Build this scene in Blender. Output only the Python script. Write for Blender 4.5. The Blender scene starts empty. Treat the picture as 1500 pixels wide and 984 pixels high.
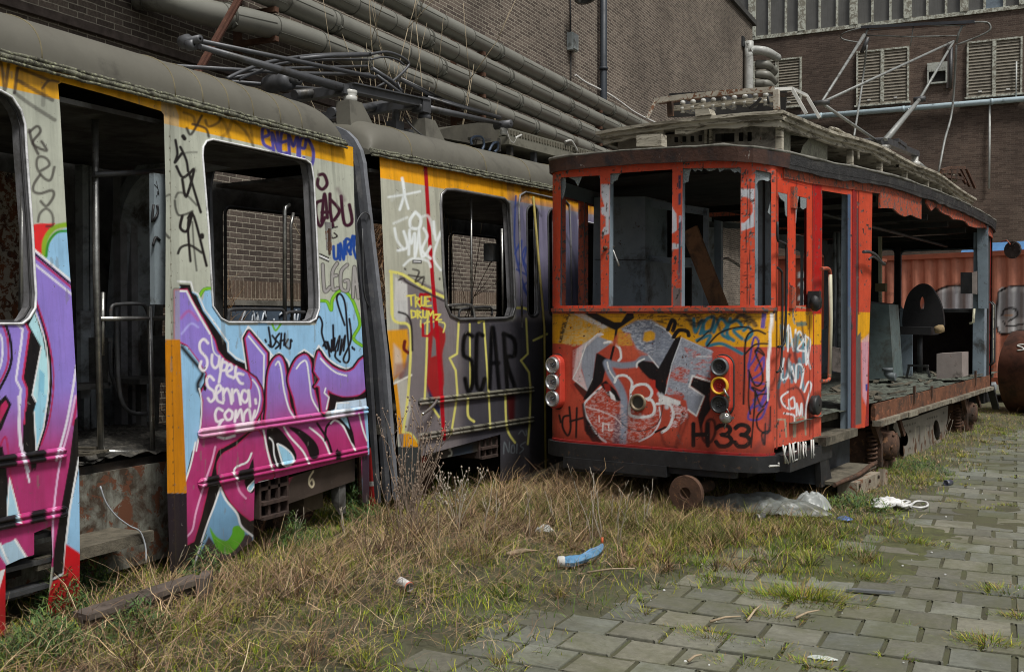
import bpy, math, random
import numpy as np
from mathutils import Vector, noise as mnoise
D = bpy.data
scene = bpy.context.scene
rad = math.radians
# ------------------------------------------------------------ camera
FPX, CX, CY = 1516.0, 750.0, 492.0
YAW, PITCH, EYE = rad(26.0), rad(1.02), 1.70
cam_d = D.cameras.new('camera'); cam = D.objects.new('camera', cam_d)
scene.collection.objects.link(cam); scene.camera = cam
cam.location = (0, 0, EYE); cam.rotation_euler = (rad(90) - PITCH, 0, YAW)
cam_d.sensor_width = 36.0; cam_d.lens = 36.0 * FPX / 1500.0; cam_d.clip_end = 500.0; cam_d.clip_start = 0.05
# ------------------------------------------------------------ world, sun, exposure
SUN_EL, SUN_AZ = 60.0, 122.0        # azimuth clockwise from +Y
w = D.worlds.new('World'); scene.world = w; w.use_nodes = True
nt = w.node_tree; bg = nt.nodes['Background']
sky = nt.nodes.new('ShaderNodeTexSky'); sky.sky_type = 'NISHITA'; sky.sun_disc = False
sky.sun_elevation = rad(SUN_EL); sky.sun_rotation = rad(SUN_AZ); sky.air_density = 1.0; sky.dust_density = 4.0
hs = nt.nodes.new('ShaderNodeHueSaturation'); hs.inputs['Saturation'].default_value = 0.25
nt.links.new(sky.outputs[0], hs.inputs['Color']); nt.links.new(hs.outputs[0], bg.inputs['Color'])
bg.inputs['Strength'].default_value = 0.088
sl = D.lights.new('sun', 'SUN'); sun = D.objects.new('sun', sl); scene.collection.objects.link(sun)
sl.energy = 3.15; sl.angle = rad(11.0); sl.color = (1.0, 0.965, 0.91)
_sd = Vector((math.sin(rad(SUN_AZ)) * math.cos(rad(SUN_EL)), math.cos(rad(SUN_AZ)) * math.cos(rad(SUN_EL)), math.sin(rad(SUN_EL))))
sun.rotation_euler = (-_sd).to_track_quat('-Z', 'Y').to_euler()
vs = scene.view_settings; vs.view_transform = 'Standard'; vs.look = 'None'; vs.gamma = 1.0; vs.use_curve_mapping = False
vs.exposure = 0.0
scene.cycles.filter_width = 1.05; scene.cycles.max_bounces = 6; scene.cycles.diffuse_bounces = 4; scene.cycles.glossy_bounces = 3
scene.cycles.transparent_max_bounces = 12; scene.cycles.use_denoising = True
# ------------------------------------------------------------ geometry helpers
cw, sw = math.cos(YAW), math.sin(YAW)
RT = np.array([cw, sw, 0.0])
FW = np.array([-sw * math.cos(PITCH), cw * math.cos(PITCH), -math.sin(PITCH)])
UP = np.cross(RT, FW)
EYEP = np.array([0, 0, EYE])
def ray(px, py):
    return FW * FPX + RT * (px - CX) + UP * (CY - py)
def project(P):
    d = P - EYEP
    z = d @ FW
    return CX + FPX * (d @ RT) / z, CY - FPX * (d @ UP) / z
def on_ground(px, py, z=0.0):
    r = ray(px, py); t = (z - EYE) / r[2]; return EYEP + r * t
class Frame:
    """a local frame: s runs along, u sideways (outwards), h up"""
    def __init__(f, x, y, deg, tum=None, side=None):
        a = rad(deg); f.o = np.array([x, y, 0.0]); f.d = np.array([math.sin(a), math.cos(a), 0.0])
        f.n = np.array([math.cos(a), -math.sin(a), 0.0]); f.tum = tum or (lambda h: 0 * h); f.deg = deg
        f.side = side or (lambda s: 0 * s)
    def P(f, s, u, h):
        s = np.asarray(s, float); u = np.asarray(u, float); h = np.asarray(h, float)
        return f.o + s[..., None] * f.d + u[..., None] * f.n + h[..., None] * np.array([0, 0, 1.0])
    def p(f, s, u, h):
        return f.o + s * f.d + u * f.n + h * np.array([0, 0, 1.0])
    def at(f, px, py, u=0.0, surf=False):
        """(s, h) of the picture point on the upright plane at sideways offset u"""
        uu = u
        for _ in range(6):
            r = ray(px, py); o = EYEP - (f.o + uu * f.n)
            t = -(o @ f.n) / (r @ f.n); q = EYEP + r * t - f.o
            s, h = q @ f.d, q[2]
            if not surf: break
            uu = u + float(f.tum(np.float64(h))) + float(f.side(np.float64(s)))
        return s, h
    def pt(f, px, py, u=0.0):
        s, h = f.at(px, py, u); return f.p(s, u, h)
def lin(c):
    c = np.asarray(c, float) / 255.0
    return np.where(c <= 0.04045, c / 12.92, ((c + 0.055) / 1.055) ** 2.4)
GAIN = 1.12
def C(r, g, b, k=1.0):
    return tuple(np.clip(lin((r, g, b)) * GAIN * k, 0, 0.9))
def smoothstep(a, b, x):
    t = np.clip((x - a) / (b - a), 0, 1); return t * t * (3 - 2 * t)
def catmull(pts, n=6, closed=False):
    P = [np.array(p, float) for p in pts]
    if len(P) < 3: return np.array(P)
    out = []
    m = len(P)
    rng = range(m) if closed else range(m - 1)
    for i in rng:
        if closed: a, b, c, d = P[(i - 1) % m], P[i], P[(i + 1) % m], P[(i + 2) % m]
        else: a, b, c, d = P[max(i - 1, 0)], P[i], P[i + 1], P[min(i + 2, m - 1)]
        for k in range(n):
            t = k / n
            out.append(0.5 * ((2 * b) + (-a + c) * t + (2 * a - 5 * b + 4 * c - d) * t * t + (-a + 3 * b - 3 * c + d) * t ** 3))
    if not closed: out.append(P[-1])
    return np.array(out)
# ------------------------------------------------------------ objects
def wloc(o):
    v = np.zeros(3)
    while o: v = v + np.array(o.location); o = o.parent
    return v
def tag(o, label=None, cat=None, group=None, kind=None):
    if label: o['label'] = label
    if cat: o['category'] = cat
    if group: o['group'] = group
    if kind: o['kind'] = kind
    return o
def thing(name, label, cat, loc, group=None):
    o = D.objects.new(name, None); scene.collection.objects.link(o); o.location = loc; o.empty_display_size = 0.2
    return tag(o, label, cat, group)
def link_mesh(name, V, faces, mats, parent=None, smooth=False, midx=None, col=None, loc=None):
    """V: Nx3 world coordinates; faces: list of tuples or Mx4 array"""
    V = np.asarray(V, float)
    if loc is None:
        loc = wloc(parent) if parent else np.array([(V[:, 0].min() + V[:, 0].max()) / 2, (V[:, 1].min() + V[:, 1].max()) / 2, V[:, 2].min()])
    me = D.meshes.new(name); V = V - loc
    if isinstance(faces, np.ndarray):
        n, k = faces.shape
        me.vertices.add(len(V)); me.vertices.foreach_set('co', V.astype(np.float32).ravel())
        me.loops.add(n * k); me.loops.foreach_set('vertex_index', faces.astype(np.int32).ravel())
        me.polygons.add(n); me.polygons.foreach_set('loop_start', np.arange(0, n * k, k, dtype=np.int32))
        me.polygons.foreach_set('loop_total', np.full(n, k, dtype=np.int32))
    else:
        me.from_pydata(V.tolist(), [], faces)
    if midx is not None: me.polygons.foreach_set('material_index', np.asarray(midx, dtype=np.int32))
    me.update(calc_edges=True); me.validate()
    if smooth is not False:
        me.polygons.foreach_set('use_smooth', [True] * len(me.polygons)) if smooth is True else me.polygons.foreach_set('use_smooth', list(smooth))
    if col is not None:
        a = me.color_attributes.new('Col', 'FLOAT_COLOR', 'POINT')
        c4 = np.ones((len(V), 4), np.float32); c4[:, :3] = col; a.data.foreach_set('color', c4.ravel())
    for m in (mats if isinstance(mats, (list, tuple)) else [mats]): me.materials.append(m)
    o = D.objects.new(name, me); scene.collection.objects.link(o)
    if parent: o.parent = parent
    else: o.location = loc
    return o
class MB:
    """collects shapes for one mesh object"""
    def __init__(s): s.V = []; s.F = []; s.M = []; s.S = []; s.n = 0
    def add(s, V, F, m=0, smooth=False):
        s.V.append(np.asarray(V, float)); s.F += [tuple(int(i) + s.n for i in f) for f in F]
        s.M += [m] * len(F); s.S += [smooth] * len(F); s.n += len(V); return s
    def box8(s, c, m=0):   # c: 8 corners, bottom 4 ccw then top 4
        return s.add(c, [(3, 2, 1, 0), (4, 5, 6, 7), (0, 1, 5, 4), (1, 2, 6, 5), (2, 3, 7, 6), (3, 0, 4, 7)], m)
    def box(s, fr, s0, s1, u0, u1, h0, h1, m=0):
        c = [fr.p(a, b, h) for h in (h0, h1) for a, b in ((s0, u0), (s0, u1), (s1, u1), (s1, u0))]
        return s.box8(c, m)
    def bar(s, a, b, wd, ht, m=0, up=(0, 0, 1)):
        a = np.asarray(a, float); b = np.asarray(b, float); d = b - a; d = d / (np.linalg.norm(d) + 1e-9)
        up = np.asarray(up, float); sd = np.cross(d, up)
        if np.linalg.norm(sd) < 1e-4: sd = np.cross(d, (1, 0, 0.01))
        sd = sd / np.linalg.norm(sd); u2 = np.cross(sd, d)
        c = []
        for hh in (-.5, .5):
            for q, ww in ((a, -.5), (a, .5), (b, .5), (b, -.5)): c.append(q + sd * wd * ww + u2 * ht * hh)
        return s.box8(c, m)
    def tube(s, pts, r, m=0, n=8, smooth=True, curve=0, closed=False, caps=True):
        P = catmull(pts, curve, closed) if curve else np.array(pts, float)
        if closed and not curve: P = np.array(pts, float)
        k = len(P); R = np.interp(np.linspace(0, 1, k), np.linspace(0, 1, len(r)), r) if hasattr(r, '__len__') else np.full(k, r)
        T = np.zeros_like(P)
        if closed: T = np.roll(P, -1, 0) - np.roll(P, 1, 0)
        else:
            T[1:-1] = P[2:] - P[:-2]; T[0] = P[1] - P[0]; T[-1] = P[-1] - P[-2]
        T /= np.linalg.norm(T, axis=1)[:, None] + 1e-9
        ref = np.array([0, 0, 1.0]) if abs(T[0][2]) < 0.9 else np.array([1.0, 0, 0])
        A = np.cross(T[0], ref); A /= np.linalg.norm(A); V = []
        for i in range(k):
            A = A - T[i] * (A @ T[i]); A /= np.linalg.norm(A) + 1e-9; B = np.cross(T[i], A)
            for j in range(n):
                t = 2 * math.pi * j / n; V.append(P[i] + (A * math.cos(t) + B * math.sin(t)) * R[i])
        F = [(i * n + j, i * n + (j + 1) % n, (i + 1) % k * n + (j + 1) % n, (i + 1) % k * n + j) for i in range(k if closed else k - 1) for j in range(n)]
        s.add(V, F, m, smooth)
        if caps and not closed:
            F2 = [tuple(range(n - 1, -1, -1))], [tuple(range((k - 1) * n, k * n))]
            base = s.n - len(V)
            s.F += [tuple(base + i for i in F2[0][0]), tuple(base + i for i in F2[1][0])]; s.M += [m, m]; s.S += [False, False]
        return s
    def lathe(s, o, ax, prof, m=0, n=16, smooth=True):
        """prof: (distance along axis, radius)"""
        o = np.asarray(o, float); ax = np.asarray(ax, float); ax = ax / np.linalg.norm(ax)
        ref = np.array([0, 0, 1.0]) if abs(ax[2]) < 0.9 else np.array([1.0, 0, 0])
        A = np.cross(ax, ref); A /= np.linalg.norm(A); B = np.cross(ax, A); V = []
        for (z, r) in prof:
            for j in range(n):
                t = 2 * math.pi * j / n; V.append(o + ax * z + (A * math.cos(t) + B * math.sin(t)) * max(r, 1e-4))
        k = len(prof)
        F = [(i * n + j, i * n + (j + 1) % n, (i + 1) * n + (j + 1) % n, (i + 1) * n + j) for i in range(k - 1) for j in range(n)]
        return s.add(V, F, m, smooth)
    def prism(s, poly, vec, m=0):
        """poly: list of 3D points, extruded by vec"""
        P = np.array(poly, float); k = len(P); Q = P + np.asarray(vec, float)
        F = [tuple(range(k - 1, -1, -1)), tuple(range(k, 2 * k))] + [(i, (i + 1) % k, k + (i + 1) % k, k + i) for i in range(k)]
        return s.add(np.vstack([P, Q]), F, m)
    def sheet(s, A, B, m=0, smooth=True):
        """surface between two polylines"""
        A = np.array(A, float); B = np.array(B, float); k = len(A)
        return s.add(np.vstack([A, B]), [(i, i + 1, k + i + 1, k + i) for i in range(k - 1)], m, smooth)
    def build(s, name, mats, parent=None, loc=None):
        return link_mesh(name, np.vstack(s.V), s.F, mats, parent, s.S, s.M, None, loc)
# ------------------------------------------------------------ materials
def nmat(name):
    m = D.materials.new(name); m.use_nodes = True; return m, m.node_tree.nodes, m.node_tree.links, m.node_tree.nodes['Principled BSDF']
def noise_node(N, L, co, scale, detail=6, rough=0.6, dist=0.0):
    n = N.new('ShaderNodeTexNoise'); n.inputs['Scale'].default_value = scale; n.inputs['Detail'].default_value = detail
    n.inputs['Roughness'].default_value = rough; n.inputs['Distortion'].default_value = dist; L.new(co, n.inputs['Vector']); return n.outputs['Fac']
def ramp(N, L, f, stops):
    r = N.new('ShaderNodeValToRGB'); L.new(f, r.inputs[0]); e = r.color_ramp.elements
    while len(e) < len(stops): e.new(0.5)
    for i, (p, c) in enumerate(stops):
        e[i].position = p; e[i].color = (c, c, c, 1) if not hasattr(c, '__len__') else (*c, 1)
    return r.outputs[0]
def mixc(N, L, f, a, b, mode='MIX'):
    m = N.new('ShaderNodeMix'); m.data_type = 'RGBA'; m.blend_type = mode
    for i, v in ((0, f), (6, a), (7, b)):
        if hasattr(v, 'is_linked') or hasattr(v, 'links'): L.new(v, m.inputs[i])
        elif i == 0: m.inputs[0].default_value = v
        else: m.inputs[i].default_value = (*v[:3], 1)
    return m.outputs[2]
def coords(N, L, stretch=None):
    tc = N.new('ShaderNodeTexCoord'); o = tc.outputs['Object']
    if stretch:
        mp = N.new('ShaderNodeMapping'); mp.inputs['Scale'].default_value = stretch; L.new(o, mp.inputs[0]); return mp.outputs[0]
    return o
def bump(N, L, f, b, strength=0.3, dist=0.01):
    k = N.new('ShaderNodeBump'); k.inputs['Strength'].default_value = strength; k.inputs['Distance'].default_value = dist
    L.new(f, k.inputs['Height'])
    L.new(k.outputs[0], b.inputs['Normal']); return k
_mc = {}
def M(name, base=(0.3, 0.3, 0.3), rough=0.6, metal=0.0, var=0.35, sc=6.0, dirt=None, dirt_amt=0.0, dirt_sc=3.0, chip=None, chip_amt=0.0,
      chip_sc=14.0, bmp=0.25, bd=0.006, streak=0.0, stretch=None, vcol=False, spec=0.4):
    """weathered surface: base colour, slow variation, dirt patches, paint chips and vertical streaks"""
    if name in _mc: return _mc[name]
    m, N, L, b = nmat(name); co = coords(N, L, stretch)
    n1 = noise_node(N, L, co, sc, 8, 0.65)
    if vcol:
        at = N.new('ShaderNodeAttribute'); at.attribute_name = 'Col'; c = at.outputs['Color']
        v = ramp(N, L, n1, [(0.25, 1 - var), (0.75, 1.0 + var * 0.4)]); c = mixc(N, L, 1.0, c, v, 'MULTIPLY')
    else:
        lo = tuple(x * (1 - var) for x in base); hi = tuple(min(x * (1 + var * 0.8), 0.9) for x in base)
        c = ramp(N, L, n1, [(0.25, lo), (0.75, hi)])
    rgh = None
    if dirt_amt > 0:
        f = ramp(N, L, noise_node(N, L, co, dirt_sc, 9, 0.7, 0.4), [(0.62 - dirt_amt * 0.35, 0.0), (0.72 - dirt_amt * 0.2, 1.0)])
        c = mixc(N, L, f, c, dirt or (0.05, 0.045, 0.035))
    if streak > 0:
        mp = N.new('ShaderNodeMapping'); mp.inputs['Scale'].default_value = (9, 9, 0.55); L.new(co, mp.inputs[0])
        f = ramp(N, L, noise_node(N, L, mp.outputs[0], 3.0, 6, 0.7), [(0.48, 0.0), (0.8, streak)])
        c = mixc(N, L, f, c, (0.05, 0.042, 0.03))
    if chip_amt > 0:
        f = ramp(N, L, noise_node(N, L, co, chip_sc, 7, 0.75, 0.6), [(0.66 - chip_amt * 0.3, 0.0), (0.68 - chip_amt * 0.3, 1.0)])
        c = mixc(N, L, f, c, chip or (0.12, 0.055, 0.03))
        rgh = f
    L.new(c, b.inputs['Base Color'])
    if rgh is not None:
        L.new(ramp(N, L, rgh, [(0.0, rough), (1.0, 0.9)]), b.inputs['Roughness'])
    else:
        L.new(ramp(N, L, n1, [(0.2, min(rough + 0.12, 1)), (0.8, max(rough - 0.08, 0.05))]), b.inputs['Roughness'])
    b.inputs['Metallic'].default_value = metal; b.inputs['Specular IOR Level'].default_value = spec
    if bmp > 0: bump(N, L, noise_node(N, L, co, sc * 5, 6, 0.7), b, bmp, bd)
    _mc[name] = m; return m
# ------------------------------------------------------------ painting on surfaces (per-vertex colour, traced marks)
def Zm(x0, y0, k):
    return lambda *pts: [(x0 + x / k, y0 + y / k) for x, y in pts]
def seg_dist(px, py, P, closed=False):
    """distance of points to a polyline and the even-odd inside flag"""
    d = np.full(px.shape, 1e9); ins = np.zeros(px.shape, bool); n = len(P)
    for i in range(n if closed else n - 1):
        ax, ay = P[i]; bx, by = P[(i + 1) % n]; ex, ey = bx - ax, by - ay
        L2 = ex * ex + ey * ey + 1e-12; t = np.clip(((px - ax) * ex + (py - ay) * ey) / L2, 0, 1)
        d = np.minimum(d, np.hypot(px - ax - t * ex, py - ay - t * ey))
        if closed:
            c = (ay > py) != (by > py)
            if abs(ey) > 1e-12: ins ^= c & (px < ax + (py - ay) / ey * ex)
    return d, ins
def sdf(px, py, P):
    d, i = seg_dist(px, py, P, True); return np.where(i, -d, d)
class Paint:
    def __init__(s, px, py, base):
        s.x, s.y = px, py; s.c = np.zeros((len(px), 3)); s.c[:] = base
        s.g1 = None
    def _near(s, P, m):
        P = np.array(P); x0, y0 = P.min(0) - m; x1, y1 = P.max(0) + m
        return np.nonzero((s.x > x0) & (s.x < x1) & (s.y > y0) & (s.y < y1))[0]
    def _put(s, i, a, col):
        col = col(s.x[i], s.y[i]) if callable(col) else np.array(col)
        s.c[i] = s.c[i] * (1 - a[:, None]) + col * a[:, None]
    def fill(s, P, col, soft=0.7, alpha=1.0, curve=0, grow=0.0):
        P = catmull(P, curve, True) if curve else np.array(P, float)
        i = s._near(P, soft * 2 + 2 + max(grow, 0))
        if len(i) == 0: return s
        d = sdf(s.x[i], s.y[i], P) - grow
        s._put(i, alpha * (1 - smoothstep(-soft, soft, d)), col); return s
    def stroke(s, P, w, col, soft=0.6, alpha=1.0, curve=5, closed=False):
        P = catmull(P, curve, closed) if curve and len(P) > 2 else np.array(P, float)
        i = s._near(P, w + soft * 2 + 2)
        if len(i) == 0: return s
        d, _ = seg_dist(s.x[i], s.y[i], P, closed)
        s._put(i, alpha * (1 - smoothstep(w / 2 - soft, w / 2 + soft, d)), col); return s
    def noise(s, k, seed=0):
        return vnoise(s.x / k, s.y / k, seed)
def vnoise(x, y, seed=0, octs=4):
    """value noise on arrays"""
    out = np.zeros(np.shape(x)); amp = 0.5; tot = 0
    for o in range(octs):
        xi = np.floor(x).astype(np.int64); yi = np.floor(y).astype(np.int64); fx = x - xi; fy = y - yi
        fx = fx * fx * (3 - 2 * fx); fy = fy * fy * (3 - 2 * fy)
        def hsh(a, b):
            h = (a * 374761393 + b * 668265263 + (seed + o * 17) * 1442695041) & 0xFFFFFFFF
            h = ((h ^ (h >> 13)) * 1274126177) & 0xFFFFFFFF
            return ((h ^ (h >> 16)) & 0xFFFF) / 65535.0
        v = (hsh(xi, yi) * (1 - fx) + hsh(xi + 1, yi) * fx) * (1 - fy) + (hsh(xi, yi + 1) * (1 - fx) + hsh(xi + 1, yi + 1) * fx) * fy
        out += amp * v; tot += amp; amp *= 0.5; x = x * 2.03 + 7.1; y = y * 2.03 + 3.7
    return out / tot
def panel(name, fr, s0, s1, h0, h1, res, mat, parent, keep=None, holes=(), paint=None, u=0.0, surf=True, poly_px=True, smooth=True):
    """a sheet-metal panel on the side surface of fr as a fine mesh, cut by keep / hole outlines given in picture or (s,h) coordinates"""
    ns = max(2, int(round((s1 - s0) / res)) + 1); nh = max(2, int(round((h1 - h0) / res)) + 1)
    S, H = np.meshgrid(np.linspace(s0, s1, ns), np.linspace(h0, h1, nh), indexing='ij')
    pos = lambda S, H: fr.P(S, u + (fr.tum(H) + fr.side(S) if surf else 0 * S), H)
    W = pos(S, H).reshape(-1, 3)
    if poly_px: X, Y = project(W)
    else: X, Y = S.ravel(), H.ravel()
    d = np.full(X.shape, -1e3)
    for P in (keep or []): pass
    if keep: 
        d = np.full(X.shape, 1e3)
        for P in keep: d = np.minimum(d, sdf(X, Y, P))
    for P in holes: d = np.maximum(d, -sdf(X, Y, P))
    if keep or holes:
        G = d.reshape(ns, nh); gs, gh = np.gradient(G, (s1 - s0) / (ns - 1), (h1 - h0) / (nh - 1)); g2 = gs ** 2 + gh ** 2 + 1e-9
        ms, mh = -G * gs / g2, -G * gh / g2; mv = np.hypot(ms, mh); ok = mv < res * 0.75
        S = np.where(ok, S + ms, S); H = np.where(ok, H + mh, H); dd = np.where(ok, 0.0, G)
        W = pos(S, H).reshape(-1, 3)
        cell = (dd[:-1, :-1] + dd[1:, :-1] + dd[1:, 1:] + dd[:-1, 1:]) < -1e-9
    else: cell = np.ones((ns - 1, nh - 1), bool)
    ii = np.arange(ns * nh).reshape(ns, nh)
    Fq = np.stack([ii[:-1, :-1][cell], ii[1:, :-1][cell], ii[1:, 1:][cell], ii[:-1, 1:][cell]], 1)
    used = np.zeros(ns * nh, bool); used[Fq.ravel()] = True; rm = np.cumsum(used) - 1
    W = W[used]; Fq = rm[Fq]
    col = None
    if paint:
        px, py = project(W); q = fr
        T = W - fr.o
        col = paint(px, py, T @ fr.d, W[:, 2])
    return link_mesh(name, W, Fq, mat, parent, smooth, None, col)
def outline3(fr, P_px, u=0.0, surf=True, n=0):
    """picture outline -> 3D points on the side surface"""
    P = catmull(P_px, n, True) if n else P_px
    out = []
    for x, y in P:
        s, h = fr.at(x, y, u, surf)
        out.append(fr.p(s, u + (float(fr.tum(np.float64(h))) + float(fr.side(np.float64(s))) if surf else 0), h))
    return out
def rrect(x0, y0, x1, y1, r, n=5):
    P = []
    for cx, cy, a0 in ((x1 - r, y1 - r, 0), (x0 + r, y1 - r, 90), (x0 + r, y0 + r, 180), (x1 - r, y0 + r, 270)):
        for k in range(n + 1):
            a = rad(a0 + 90 * k / n); P.append((cx + r * math.cos(a), cy + r * math.sin(a)))
    return P
# ============================================================ SETTING
W8 = Frame(-8.0, 0, 0)          # long brick wall, s = Y
BK = Frame(0, 36.0, 90)         # far facade, s = X
random.seed(4); rng = np.random.default_rng(4)
def brick_mat(name, c1, c2, mortar, rot, rw=0.22, rh=0.062, ms=0.011, soot=0.3, soot_c=(0.02, 0.018, 0.017)):
    m, N, L, b = nmat(name)
    g = N.new('ShaderNodeNewGeometry'); mp = N.new('ShaderNodeSeparateXYZ'); L.new(g.outputs['Position'], mp.inputs[0])
    cb = N.new('ShaderNodeCombineXYZ'); L.new(mp.outputs[rot], cb.inputs[0]); L.new(mp.outputs[2], cb.inputs[1])
    # slightly wandering courses
    nz = N.new('ShaderNodeTexNoise'); nz.inputs['Scale'].default_value = 9.0; L.new(g.outputs['Position'], nz.inputs['Vector'])
    sb = N.new('ShaderNodeVectorMath'); sb.operation = 'SUBTRACT'; L.new(nz.outputs['Color'], sb.inputs[0]); sb.inputs[1].default_value = (.5, .5, .5)
    sc = N.new('ShaderNodeVectorMath'); sc.operation = 'SCALE'; L.new(sb.outputs[0], sc.inputs[0]); sc.inputs['Scale'].default_value = 0.012
    ad = N.new('ShaderNodeVectorMath'); L.new(cb.outputs[0], ad.inputs[0]); L.new(sc.outputs[0], ad.inputs[1])
    t = N.new('ShaderNodeTexBrick'); t.inputs['Scale'].default_value = 1.0; t.inputs['Brick Width'].default_value = rw; t.inputs['Row Height'].default_value = rh
    t.inputs['Mortar Size'].default_value = ms / 2; t.inputs['Mortar Smooth'].default_value = 0.25; t.inputs['Bias'].default_value = -0.1
    t.inputs['Color1'].default_value = (*c1, 1); t.inputs['Color2'].default_value = (*c2, 1); t.inputs['Mortar'].default_value = (*mortar, 1)
    L.new(ad.outputs[0], t.inputs['Vector'])
    n = noise_node(N, L, g.outputs['Position'], 35.0, 5, 0.7); c = mixc(N, L, 1.0, t.outputs['Color'], ramp(N, L, n, [(0.3, 0.6), (0.7, 1.35)]), 'MULTIPLY')
    n2 = noise_node(N, L, g.outputs['Position'], 0.45, 7, 0.62); f = ramp(N, L, n2, [(0.42, 0.0), (0.75, soot)]); c = mixc(N, L, f, c, soot_c)
    L.new(c, b.inputs['Base Color']); b.inputs['Roughness'].default_value = 0.9; b.inputs['Specular IOR Level'].default_value = 0.2
    inv = N.new('ShaderNodeMath'); inv.operation = 'SUBTRACT'; inv.inputs[0].default_value = 1.0; L.new(t.outputs['Fac'], inv.inputs[1])
    s2 = N.new('ShaderNodeMath'); s2.operation = 'MULTIPLY_ADD'; L.new(n, s2.inputs[0]); s2.inputs[1].default_value = 0.35; L.new(inv.outputs[0], s2.inputs[2])
    bump(N, L, s2.outputs[0], b, 0.6, 0.008); return m
mb_long = brick_mat('brick_wall_purple', (0.092, 0.073, 0.062), (0.188, 0.152, 0.126), (0.42, 0.385, 0.31), 1, soot=0.55)
mb_sold = brick_mat('brick_soldier', (0.13, 0.095, 0.07), (0.18, 0.13, 0.10), (0.36, 0.31, 0.24), 1, rw=0.067, rh=0.24, soot=0.3)
mb_back = brick_mat('brick_wall_far', (0.086, 0.061, 0.049), (0.148, 0.108, 0.086), (0.16, 0.13, 0.105), 0, soot=0.55)
m_conc = M('weathered_concrete', (0.20, 0.19, 0.165), 0.9, var=0.4, sc=5, dirt_amt=0.5, dirt=(0.07, 0.065, 0.05))
m_soil = None
# --- ground sheet with gentle hummocks under the grass
def grass_mask(X, Y):
    """1 in the overgrown strip along the trams, 0 on the paving (edge traced on the ground)"""
    px, py = project(np.stack([X, Y, 0 * X], -1)); n = vnoise(X * 2.3, Y * 2.3, 5) - 0.5
    d = sdf(px, py, GRASS_PX)
    zz = np.hypot(X, Y); d = d * zz / 1516.0
    return 1 - smoothstep(-0.22, 0.22, d + n * 0.6)
GRASS_PX = [(-900, 1500), (-900, 700), (0, 640), (500, 600), (1000, 560), (1400, 520), (1760, 500), (1720, 560), (1560, 605), (1500, 628), (1425, 655), (1372, 700), (1315, 760),
            (1272, 795), (1180, 806), (1060, 818), (960, 838), (930, 868), (840, 895), (690, 928), (590, 965), (500, 1040), (420, 1500)]
def hummock(X, Y):
    # mound of dead growth along the first tram
    m = np.exp(-((X + 3.6) / 0.75) ** 2) * smoothstep(3.0, 4.6, Y) * (1 - smoothstep(7.5, 10.0, Y))
    return 0.075 * m
def ground_h(X, Y):
    g = grass_mask(X, Y)
    g2 = smoothstep(.45, 1.0, g)
    return g2 * (0.025 + 0.05 * (vnoise(X * 1.1, Y * 1.1, 9) - 0.4)) + hummock(X, Y) * g + (0.002 + .012 * (vnoise(X * 3.1, Y * 3.1, 77) - .5)) * (1 - g2)
m, N, L, b = nmat('soil'); co = coords(N, L)
c = ramp(N, L, noise_node(N, L, co, 3.0, 10, 0.75), [(0.3, (0.042, 0.040, 0.024)), (0.5, (0.088, 0.086, 0.048)), (0.7, (0.085, 0.098, 0.040))])
L.new(c, b.inputs['Base Color']); b.inputs['Roughness'].default_value = 0.95; bump(N, L, noise_node(N, L, co, 30, 8, 0.8), b, 0.8, 0.02); m_soil = m
gx = np.concatenate([np.linspace(-120, -12, 10), np.arange(-11.9, 8, 0.09), np.linspace(8.2, 140, 12)])
gy = np.concatenate([np.linspace(-60, 0.6, 8), np.arange(0.8, 24, 0.09), np.linspace(24.3, 160, 16)])
GX, GY = np.meshgrid(gx, gy, indexing='ij'); near = (np.abs(GX + 2) < 10.5) & (GY > 0.7) & (GY < 24.2)
GZ = np.where(near, ground_h(GX, GY), -0.012)
ii = np.arange(GX.size).reshape(GX.shape)
Fq = np.stack([ii[:-1, :-1].ravel(), ii[1:, :-1].ravel(), ii[1:, 1:].ravel(), ii[:-1, 1:].ravel()], 1)
tag(link_mesh('ground', np.stack([GX, GY, GZ], -1).reshape(-1, 3), Fq, m_soil, None, True, loc=np.zeros(3)), 'bare dark soil and moss under the grass', 'ground', kind='structure')
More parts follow.
